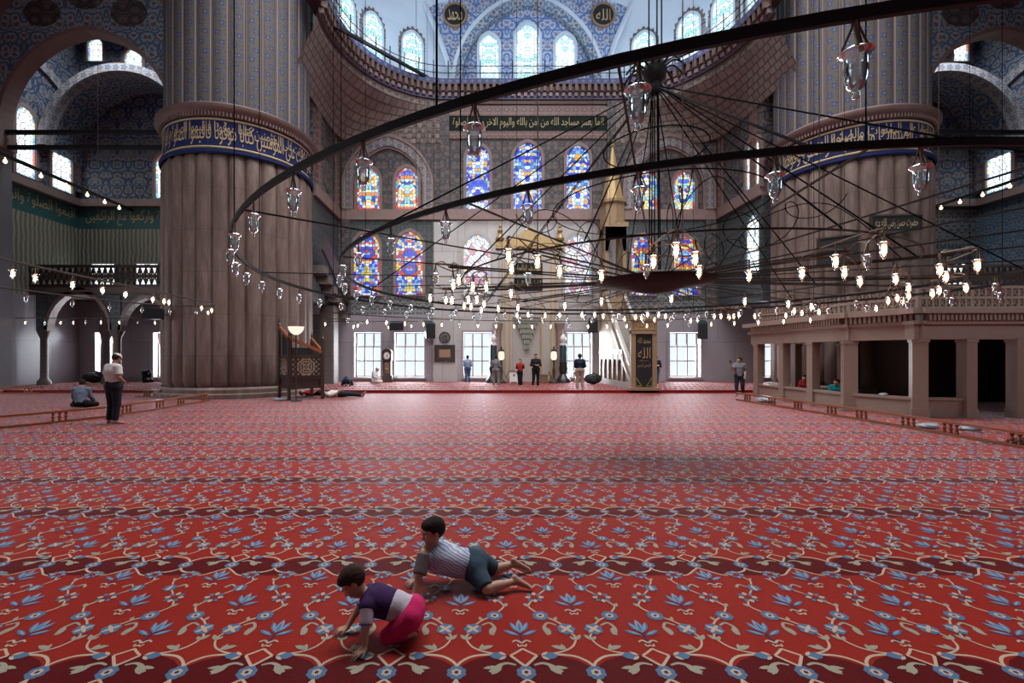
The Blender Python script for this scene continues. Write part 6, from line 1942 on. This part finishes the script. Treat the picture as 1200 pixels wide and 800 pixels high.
    # hair
    if hair:
        F = Field(hc - .2 * hs, hc + .2 * hs, min(voxel, .008 * hs) if voxel < .008 else voxel * .8)
        F.ellipsoid(hc + up * .026 * hs - fwd * .02 * hs, A, (.087 * hs, .102 * hs, .10 * hs), 0, [(hc + up * .03 * hs + fwd * .035 * hs, fwd * .9 + up * -.45), (hc - up * (.078 if hair != 'long' else .12) * hs, -up)], wob=.0035 * hs)
        F.ellipsoid(hc + up * .07 * hs + fwd * .014 * hs, A, (.074 * hs, .074 * hs, .05 * hs), .012 * hs, [(hc + up * .055 * hs + fwd * .08 * hs, -up * .8 + fwd * .75)], wob=.003 * hs)
        if hair == 'long':
            F.ellipsoid(hc - up * .06 * hs - fwd * .055 * hs, A, (.08 * hs, .055 * hs, .12 * hs), .03 * hs)
        F.build('hair', hairm or HAIR, root, 1)
    # clothing
    for c in clothes:
        if c[0] in ('cap', 'scarf'):
            F = Field(hc - .22 * hs, hc + .22 * hs, voxel * .8)
            if c[0] == 'cap': F.ellipsoid(hc + up * .042 * hs - fwd * .015 * hs, A, (.092 * hs, .107 * hs, .09 * hs), 0, [(hc + up * .05 * hs, -up - fwd * .15)])
            else: F.ellipsoid(hc + up * .0 * hs - fwd * .02 * hs, A, (.10 * hs, .115 * hs, .14 * hs), 0, [(hc + fwd * .06 * hs, fwd)])
            F.build(c[0], c[1], root, 1); continue
        name, mat, kind, par = c
        F = Field(lo - .05, hi + .05, voxel)
        t = par.get('t', .014) * max(s, .6)
        if kind == 'top':
            hem = par.get('hem', -.02) * s
            ax = unit(j['waist'] - j['pelvis'])
            pl = [(j['pelvis'] + ax * hem, -ax), (j['neck'] + unit(j['neck'] - j['chest']) * par.get('collar', -.005) * s, unit(j['neck'] - j['chest']))]
            torso(F, t, pl)
            for S in 'LR': arm(F, S, t, par.get('sleeve', .62))
            if par.get('skirt'):
                F.capsule(j['pelvis'], j['kneeL'] * .5 + j['kneeR'] * .5, .14 * s, .15 * s, .04 * s, [((j['kneeL'] + j['kneeR']) / 2, V3(0, 0, -1))])
        elif kind == 'sleeves':
            for S in 'LR':
                F = Field(lo - .05, hi + .05, voxel)
                a, b = j['sh' + S], j['el' + S]
                e0 = a + (b - a) * par.get('from', .1); e1 = a + (b - a) * par.get('sleeve', .6)
                F.capsule(e0, e1, .063 * s + t, .056 * s + t * 1.3, .01, [(e1, b - a), (e0, a - b)])
                F.floor(.003); F.build(name, mat, root)
            continue
        elif kind == 'band':
            ax = unit(j['waist'] - j['pelvis'])
            torso(F, t, [(j['pelvis'] + ax * par['a'] * s, -ax), (j['pelvis'] + ax * par['b'] * s, ax)])
        elif kind == 'pants':
            ax = unit(j['waist'] - j['pelvis'])
            pl = [(j['pelvis'] + ax * par.get('rise', .10) * s, ax)]
            F.capsule(j['pelvis'], j['waist'], .124 * s * g_ + t, .114 * s * g_ + t, .03 * s, pl)
            F.capsule(j['hipL'], j['hipR'], .102 * s * g_ + t, .102 * s * g_ + t, .03 * s, pl)
            for S in 'LR': leg(F, S, t, par.get('len', 1.93))
        F.floor(.003 if not par.get('nofloor') else -.02)
        F.build(name, mat, root)
    if extra: extra(root, j, s)
    if face_detail:
        for q_ in (-1, 1):
            e = hc + up * .003 * hs + fwd * .0795 * hs + rt * q_ * .031 * hs
            for nm, mt, r, off_ in (('eye', EYEW, .0125, 0), ('iris', EYED, .0068, .0078)):
                m_ = MB(); c_ = e + fwd * off_ * hs
                m_.lathe([(0, -r * hs)] + [(r * hs * cos(a), r * hs * sin(a)) for a in np.linspace(-1.4, 1.4, 9)] + [(0, r * hs)], tuple(c_), 14)
                if nm == 'eye': eo = m_.build(nm, mt, root, smooth='all', local=True)
                else: m_.build(nm, mt, eo, smooth='all', local=True)
            F2 = Field(e - .05 * hs, e + .05 * hs, .0025)
            F2.capsule(e + up * .024 * hs + fwd * .013 * hs - rt * q_ * .014 * hs, e + up * .026 * hs + fwd * .004 * hs + rt * q_ * .018 * hs, .0045 * hs, .003 * hs, 0)
            F2.build('eyebrow', HAIR, root, 1)
        F2 = Field(hc - up * .062 * hs + fwd * .088 * hs - .04 * hs, hc - up * .062 * hs + fwd * .088 * hs + .04 * hs, .0025)
        for dz in (.004, -.006): F2.capsule(hc - up * (.062 - dz) * hs + fwd * .092 * hs + rt * .019 * hs, hc - up * (.062 - dz) * hs + fwd * .092 * hs - rt * .019 * hs, .0055 * hs, .0055 * hs, .002)
        F2.build('lips', LIP, root, 1)
    return root

def stand(**o):
    J = dict(head=(0, -.02, 1.585), neck=(0, .0, 1.45), chest=(0, .01, 1.27), waist=(0, .005, 1.08), pelvis=(0, .01, .94),
             shL=(.175, .01, 1.365), shR=(-.175, .01, 1.365), elL=(.235, .03, 1.11), elR=(-.235, .03, 1.11), wrL=(.235, -.05, .87), wrR=(-.235, -.05, .87),
             hipL=(.092, 0, .91), hipR=(-.092, 0, .91), kneeL=(.105, -.015, .49), kneeR=(-.105, -.015, .49), anL=(.11, .03, .08), anR=(-.11, .03, .08), toL=(.135, -.12, .03), toR=(-.135, -.12, .03))
    J.update(o); return J

def kneel(**o):
    """sitting back on the heels"""
    J = dict(head=(0, -.12, .80), neck=(0, -.03, .68), chest=(0, .0, .52), waist=(0, .04, .34), pelvis=(0, .06, .22),
             shL=(.18, -.01, .62), shR=(-.18, -.01, .62), elL=(.22, -.08, .38), elR=(-.22, -.08, .38), wrL=(.13, -.28, .27), wrR=(-.13, -.28, .27),
             hipL=(.095, .05, .20), hipR=(-.095, .05, .20), kneeL=(.15, -.33, .10), kneeR=(-.15, -.33, .10), anL=(.1, .12, .05), anR=(-.1, .12, .05), toL=(.1, .26, .03), toR=(-.1, .26, .03))
    J.update(o); return J
def bow(**o):
    J = kneel(head=(0, -.62, .16), neck=(0, -.48, .22), chest=(0, -.33, .30), waist=(0, -.12, .36), pelvis=(0, .06, .30), shL=(.18, -.44, .25), shR=(-.18, -.44, .25),
              elL=(.25, -.5, .07), elR=(-.25, -.5, .07), wrL=(.17, -.7, .04), wrR=(-.17, -.7, .04), hipL=(.095, .08, .26), hipR=(-.095, .08, .26), kneeL=(.13, -.22, .08), kneeR=(-.13, -.22, .08), fwd=(0, -.4, -1), up=(0, -1, .4))
    J.update(o); return J

WHITE = cloth('white_cotton', (.62, .58, .56), (.5, .47, .46)); NAVY = cloth('dark_navy_cloth', (.010, .012, .022), (.02, .022, .035)); GREY = cloth('grey_knit', (.16, .165, .18), (.10, .105, .12))
BLUEGREY = cloth('blue_grey_shirt', (.16, .20, .27), (.11, .14, .2)); BLACK = cloth('black_clothing', (.006, .006, .008), (.014, .014, .017)); DENIM = cloth('blue_denim', (.05, .09, .18), (.03, .055, .11))
KHAKI = cloth('khaki_cloth', (.33, .25, .2), (.24, .18, .14)); TAUPE = cloth('taupe_cloth', (.19, .16, .15), (.14, .12, .11)); REDC = cloth('red_cloth', (.36, .02, .025), (.24, .012, .015)); TURQ = cloth('turquoise_cloth', (.02, .27, .29), (.015, .19, .2))
STRIPE = cloth('blue_striped_shirt', (.12, .19, .32), (.30, .36, .46), stripes=((0, 0, 1), 95.0))
DGREY = cloth('dark_grey_jacket', (.05, .052, .06), (.03, .032, .038)); DBLUE = cloth('deep_blue_cloth', (.007, .010, .026), (.012, .018, .045))

def top(mat, name='shirt', **k): return (name, mat, 'top', k)
def pants(mat, name='trousers', **k): return (name, mat, 'pants', k)
def pl(u, v, z=ZP):
    Y = F * (EYE - z) / (v - VY); return ((u - VX) * Y / F, Y, z)

# ---- standing man at the left, his back to the viewer
person('man standing in prayer at the left, white T-shirt, white cap, dark trousers', pl(133, 497, 0), stand(head=(0, -.075, 1.575), fwd=(0, -.85, -.5), up=(0, -.5, .85), elL=(.245, .02, 1.12), elR=(-.245, .02, 1.12), wrL=(.09, -.16, 1.06), wrR=(-.09, -.17, 1.03),
       hipL=(.1, 0, .91), hipR=(-.1, 0, .91), anL=(.1, .03, .08), anR=(-.1, .03, .08)), 1.72, radians(160), SKIN2, clothes=[top(WHITE, sleeve=.72, hem=-.06, t=.02), pants(NAVY, t=.02), ('cap', WHITE)], girth=1.13)
# ---- seated man beyond the barrier
person('man in blue-grey shirt sitting on the carpet beyond the left barrier', pl(95, 479, 0), kneel(head=(0, -.1, .80), fwd=(0, -.9, -.4), up=(0, -.4, .9), kneeL=(.3, -.25, .12), kneeR=(-.3, -.25, .12), anL=(-.05, -.3, .07), anR=(.05, -.22, .07), toL=(-.15, -.34, .04), toR=(.15, -.26, .04), wrR=(-.24, -.3, .2), wrL=(.24, -.3, .2)), 1.68, radians(200), SKIN2, clothes=[top(BLUEGREY, sleeve=1.8, t=.02), pants(BLACK)])
person('figure in dark blue kneeling by the bright window at the foot of the left pillar', (-18.4, 25.7, ZP), kneel(head=(0, -.2, .62), neck=(0, -.12, .56), fwd=(0, -.7, -.7), up=(0, -.7, .7)), 1.6, radians(70), clothes=[top(DBLUE, sleeve=1.9, t=.03), pants(BLACK), ('scarf', DBLUE)], hair=None)
person('figure in dark blue bowed down on the carpet right of the pulpit chair', (-6.45, 22.9, ZP), bow(), 1.6, radians(190), clothes=[top(DBLUE, sleeve=1.9, t=.03), pants(DBLUE, t=.025)])
person('person in white sitting with head lowered beside the longcase clock', (-5.55, 25.2, ZP), kneel(head=(0, -.16, .78), fwd=(0, -.8, -.6), up=(0, -.6, .8)), 1.62, radians(80), clothes=[top(WHITE, sleeve=1.9, t=.03, hem=-.1), pants(WHITE, t=.02), ('cap', WHITE)])
LIE = dict(head=(-.72, 0, .13), neck=(-.58, 0, .12), chest=(-.40, 0, .14), waist=(-.2, 0, .13), pelvis=(-.04, 0, .13), shL=(-.52, -.18, .12), shR=(-.52, .18, .12), elL=(-.30, -.3, .08), elR=(-.3, .3, .08), wrL=(-.1, -.2, .2), wrR=(-.1, .22, .12),
           hipL=(0, -.09, .12), hipR=(0, .09, .12), kneeL=(.42, -.12, .12), kneeR=(.42, .1, .12), anL=(.84, -.14, .08), anR=(.83, .1, .08), toL=(.93, -.17, .2), toR=(.92, .12, .2), fwd=(0, -.35, 1), up=(-1, 0, 0), soleL=(1, 0, -.2), soleR=(1, 0, -.2))
person('man in white shirt and dark trousers lying on the carpet beside the pulpit chair', (-5.35, 18.35, 0), LIE, 1.7, 0, SKIN2, clothes=[top(WHITE, sleeve=.8, t=.02), pants(BLACK, t=.02)])
person('person lying in red and teal half hidden behind the pulpit chair legs', (-6.5, 19.1, 0), LIE, 1.6, radians(8), SKIN2, clothes=[top(REDC, sleeve=.9, t=.02), pants(BLACK, t=.02)])
# ---- people standing before the far wall
FH = 1.56
person('man in blue striped shirt and jeans standing with his back turned before a bright window', pl(548, 449.5), stand(kneeL=(.085, -.01, .49), kneeR=(-.085, -.01, .49), anL=(.09, .03, .08), anR=(-.09, .03, .08), wrL=(.1, -.2, .98), wrR=(-.1, -.2, .98)), 1.52, radians(180), clothes=[top(STRIPE, sleeve=1.8), pants(DENIM)])
person('man in grey sweater and taupe trousers standing with his back turned by the left lantern', pl(581, 453), stand(kneeR=(-.13, -.02, .49), anR=(-.16, .03, .08), fwd=(.5, -.8, -.1), wrL=(.15, -.2, 1.0), wrR=(-.15, -.2, 1.0)), 1.52, radians(165), clothes=[top(GREY, sleeve=1.85, t=.02), pants(TAUPE, t=.02)])
person('woman in red top and open black coat standing left of the man in black', pl(609.5, 453), stand(anL=(.08, .03, .08), anR=(-.08, .03, .08), kneeL=(.07, -.01, .49), kneeR=(-.07, -.01, .49), elL=(.22, .03, 1.13)), 1.34, radians(-25), clothes=[top(REDC, 'top', sleeve=.3, hem=-.2, t=.02), ('coat_sleeve', BLACK, 'sleeves', dict(sleeve=1.0, t=.012)), pants(BLACK, t=.02)], hair='long')
person('man all in black facing the viewer with his hands together', pl(628, 453.5), stand(elL=(.25, .02, 1.12), elR=(-.25, .02, 1.12), wrL=(.06, -.2, 1.12), wrR=(-.07, -.22, 1.14), anR=(-.15, .03, .08), kneeR=(-.12, -.01, .49), toL=(.22, -.1, .03)), 1.60, radians(8), SKIN2, clothes=[top(BLACK, 'jacket', sleeve=1.88, t=.018, hem=-.12), pants(BLACK, t=.02)], girth=1.08)
person('man in navy jacket and beige trousers seen from behind at the edge of the step', pl(679.5, 456.5), stand(elL=(.24, .0, 1.12), elR=(-.24, 0, 1.12), wrL=(.1, -.18, 1.0), wrR=(-.1, -.18, 1.0), anL=(.13, .03, .08), anR=(-.13, .03, .08), fwd=(-.4, -.9, -.05)), 1.60, radians(172), SKIN2, clothes=[top(DBLUE, 'jacket', sleeve=1.9, t=.018, hem=-.08), pants(KHAKI, t=.02)], girth=1.08)
person('man in dark jacket and blue jeans standing behind the black script curtain', pl(769, 452), stand(wrL=(-.02, -.19, 1.13), wrR=(.02, -.21, 1.16), kneeL=(.07, -.01, .49), kneeR=(-.07, -.01, .49), anL=(.05, .03, .08), anR=(-.05, .03, .08), head=(0, -.05, 1.57), fwd=(0, -.9, -.4), up=(0, -.4, .9)), 1.5, radians(-15), clothes=[top(DBLUE, 'jacket', sleeve=1.9, t=.025), pants(DENIM)])
def phone(root, j, s):
    q = MB(); c = j['wrR'] + V3(-.01, -.05, .13); q.obox(tuple(c), (.035, 0, 0), (0, .006, 0), (0, 0, .06)); q.build('phone', M['black_plastic'], root, local=True)
person('man in grey T-shirt and dark jeans raising one hand to photograph', pl(866.5, 464.5, 0), stand(fwd=(-.85, -.5, .05), elR=(-.26, -.12, 1.16), wrR=(-.36, -.28, 1.36), elL=(.24, .02, 1.11), wrL=(.2, -.1, .88), kneeL=(.12, -.03, .49), anL=(.14, .06, .08), kneeR=(-.11, -.04, .5), anR=(-.1, -.06, .08), toR=(-.18, -.2, .03)), 1.58, radians(-25), SKIN2,
       clothes=[top(GREY, sleeve=.7, t=.02, hem=-.05), pants(NAVY, t=.016)], hand={'R': ((-.1, -.2, 1), (.6, .6, .2), (-.6, .5, 0), .6)}, extra=phone)
person('person in red sitting inside the marble platform behind the second opening', (11.75, 16.4, 0.16), kneel(), 1.5, radians(-60), clothes=[top(REDC, sleeve=1.8, t=.02), pants(BLACK)])
person('boy in turquoise sitting inside the marble platform behind the third opening', (11.7, 14.95, 0.14), kneel(fwd=(-.8, -.5, 0)), 1.42, radians(-40), clothes=[top(TURQ, sleeve=1.8, t=.02), pants(BLACK)])

# ---- the two children on the carpet (joints given in world metres; H=1.7 keeps the scale at 1, so sizes follow `child`)
def child(label, J, cs, **k):
    """cs: body thickness relative to an adult; joints stay where they are"""
    origin = V3(J['origin']); JJ = {}
    for n, v in J.items():
        if n == 'origin': continue
        JJ[n] = v if n in ('fwd', 'up', 'soleL', 'soleR') else tuple((V3(v) - origin) / cs)
    for n in ('soleL', 'soleR'):
        if n in JJ: pass
    return person(label, tuple(origin), JJ, 1.7 * cs, 0.0, **k)
BOYSHIRT = cloth('white_shirt_with_blue_print', (.60, .58, .62), (.22, .30, .50), stripes=((.5, .25, .8), 330.0))
BOYSLEEVE = cloth('grey_brown_sleeve', (.17, .14, .135), (.12, .10, .10), 30)
JEAN = cloth('dark_denim_shorts', (.018, .035, .055), (.05, .085, .115), 16)
PINK = cloth('hot_pink_trousers', (.62, .02, .13), (.5, .014, .10)); PURPLE = cloth('dark_purple_cotton', (.045, .012, .075), (.03, .008, .05)); LILACW = cloth('lilac_white_cotton', (.56, .50, .58), (.46, .41, .49))
BLUEHEM = cloth('blue_hem', (.05, .06, .35))
boy = dict(origin=(-.05, 3.4, 0), head=(-.318, 3.40, .395), neck=(-.325, 3.40, .285), chest=(-.265, 3.405, .205), waist=(-.14, 3.42, .155), pelvis=(-.035, 3.45, .135),
           shL=(-.375, 3.30, .245), shR=(-.345, 3.52, .25), elL=(-.405, 3.215, .125), elR=(-.43, 3.47, .13), wrL=(-.425, 3.155, .045), wrR=(-.455, 3.42, .035),
           hipL=(-.02, 3.39, .125), hipR=(-.01, 3.52, .135), kneeL=(.075, 3.245, .05), kneeR=(.15, 3.53, .055), anL=(.285, 3.335, .058), anR=(.295, 3.575, .075), toL=(.385, 3.31, .028), toR=(.405, 3.59, .028),
           soleL=(.55, .05, .8), soleR=(.55, .05, .8), fwd=(-.86, -.42, -.30), up=(-.22, -.12, .97))
child('small boy lying propped on his arms, white printed shirt, denim shorts, bare feet', boy, .62, girth=1.36, skinm=SKIN, voxel=.0055, headf=1.36, face_detail=True,
      hand={'L': ((-.35, -.55, -.15), (0, 0, 1), (-.6, .4, 0), .3), 'R': ((-.5, -.6, -.1), (0, 0, 1), (.5, -.4, 0), .3)},
      clothes=[('shirt', BOYSHIRT, 'top', dict(sleeve=.15, hem=-.02, t=.012, collar=-.01)), ('sleeve', BOYSLEEVE, 'sleeves', {'from': -.12, 'sleeve': .76, 't': .019}), ('shorts', JEAN, 'pants', dict(len=.98, t=.016, rise=.07))])
girl = dict(origin=(-.6, 2.75, 0), head=(-.745, 2.79, .325), neck=(-.675, 2.79, .265), chest=(-.60, 2.79, .215), waist=(-.49, 2.78, .185), pelvis=(-.40, 2.77, .155),
            shL=(-.635, 2.69, .225), shR=(-.66, 2.885, .22), elL=(-.635, 2.635, .12), elR=(-.735, 2.86, .115), wrL=(-.63, 2.61, .035), wrR=(-.785, 2.81, .035),
            hipL=(-.395, 2.715, .145), hipR=(-.385, 2.83, .145), kneeL=(-.52, 2.69, .055), kneeR=(-.50, 2.88, .055), anL=(-.40, 2.735, .04), anR=(-.39, 2.845, .04), toL=(-.37, 2.755, .03), toR=(-.36, 2.84, .03),
            soleL=(.2, 0, 1), soleR=(.2, 0, 1), fwd=(-.62, -.28, -.72), up=(-.70, -.1, .70))
child('crawling toddler in purple and white top and pink trousers, face to the floor', girl, .54, girth=1.2, feet=True, skinm=SKIN, voxel=.0055, headf=1.42, face_detail=True, hairm=HAIR_BROWN,
      hand={'L': ((-.5, -.45, -.1), (0, 0, 1), (.45, -.5, 0), .25), 'R': ((-.8, -.3, -.1), (0, 0, 1), (-.1, -.6, 0), .25)},
      clothes=[('shirt', PURPLE, 'top', dict(sleeve=.05, hem=.20, t=.015, collar=-.02)), ('shirt_hem', LILACW, 'band', dict(a=.0, b=.21, t=.017)), ('sleeve', LILACW, 'sleeves', {'from': -.05, 'sleeve': .72, 't': .012}),
               ('sleeve_hem', BLUEHEM, 'sleeves', {'from': .70, 'sleeve': .77, 't': .0135}), ('trousers', PINK, 'pants', dict(len=1.9, t=.018, rise=.03))])
# ------------------------------------------------------------------ light, sky and camera
w = bpy.data.worlds.new('sky'); SC.world = w; w.use_nodes = True
bg = w.node_tree.nodes['Background']; bg.inputs[0].default_value = (0.82, 0.91, 1.0, 1); bg.inputs[1].default_value = 1.25
def area(name, loc, target, sx, sy, power, col=(1, 1, 1), spread=180):
    l = bpy.data.lights.new(name, 'AREA'); l.shape = 'RECTANGLE'; l.size = sx; l.size_y = sy; l.energy = power; l.color = col; l.spread = radians(spread)
    o = bpy.data.objects.new(name, l); COL.objects.link(o); o.location = loc
    o.rotation_euler = (Vector(target) - Vector(loc)).to_track_quat('-Z', 'Y').to_euler()
    return o
# daylight from the windows of the main dome, above and behind the viewer
area('dome_window_daylight', (3, 15.0, 23.6), (3, 15.5, 0), 24, 12, 4900, (0.97, 0.98, 1.0), 105)
# daylight through the clear ground floor windows
for a, b in OPEN:
    x = (wx(a) + wx(b)) / 2
    area('window_daylight', (x, YW + .5, (ZO0 + ZO1) / 2), (x, 0, -3.0), max(wx(b) - wx(a), .4), ZO1 - ZO0, 250 * max(wx(b) - wx(a), .9), (0.88, 0.94, 1.0), 160)
# added fill hung in mid-air for the half domes and the blue arch
for x in (-4.0, 3.0, 10.0):
    area('half_dome_fill', (x, 22.0, 17.7), (x, 26.8, 20.5), 3.5, 2.0, 175, (0.72, 0.86, 1.0), 150)
# daylight in the side aisles
area('aisle_daylight', (-18, 22.6, 19.0), (-18, 25, 8), 5, 2, 560, (0.78, 0.90, 1.0), 160)
area('aisle_daylight', (24, 22.6, 19.0), (24, 25, 8), 5, 2, 600, (0.78, 0.90, 1.0), 160)
area('aisle_window_daylight', (-22.7, 16.0, 3.0), (-12, 17, .5), 5, 3, 420, (0.85, 0.92, 1.0), 170)
area('side_fill', (-22.5, 2, 9), (0, 10, 0), 8, 6, 420, (0.9, 0.95, 1.0), 170)  # unseen side fill from the left, onto the pillar fronts
area('front_fill', (3, -13.5, 17), (3, 22, 9), 22, 8, 850, (0.97, 0.98, 1.0), 55)  # unseen fill added behind the viewer for pillars, platform and people
area('side_fill', (28.4, 4, 9), (10, 13, 1), 8, 6, 420, (0.9, 0.95, 1.0), 120)  # unseen side fill added to brighten the marble platform
cam = bpy.data.cameras.new('camera'); co_ = bpy.data.objects.new('camera', cam); COL.objects.link(co_)
cam.sensor_width = 36.0; cam.lens = 36.0 * F / 1200.0; cam.shift_x = (600 - VX) / 1200.0; cam.shift_y = (VY - 400) / 1200.0
cam.clip_start = .05; cam.clip_end = 200
co_.location = (0, 0, EYE); co_.rotation_euler = (pi / 2, 0, 0)
SC.camera = co_
vs = SC.view_settings
vs.view_transform = 'Standard'; vs.look = 'None'; vs.gamma = 1.0; vs.exposure = 0.0
try: vs.use_curve_mapping = False
except Exception: pass
SC.cycles.use_denoising = True
SC.cycles.max_bounces = 6; SC.cycles.diffuse_bounces = 3; SC.cycles.glossy_bounces = 3; SC.cycles.transparent_max_bounces = 16
SC.cycles.sample_clamp_indirect = 4.0
SC.cycles.caustics_reflective = False; SC.cycles.caustics_refractive = False
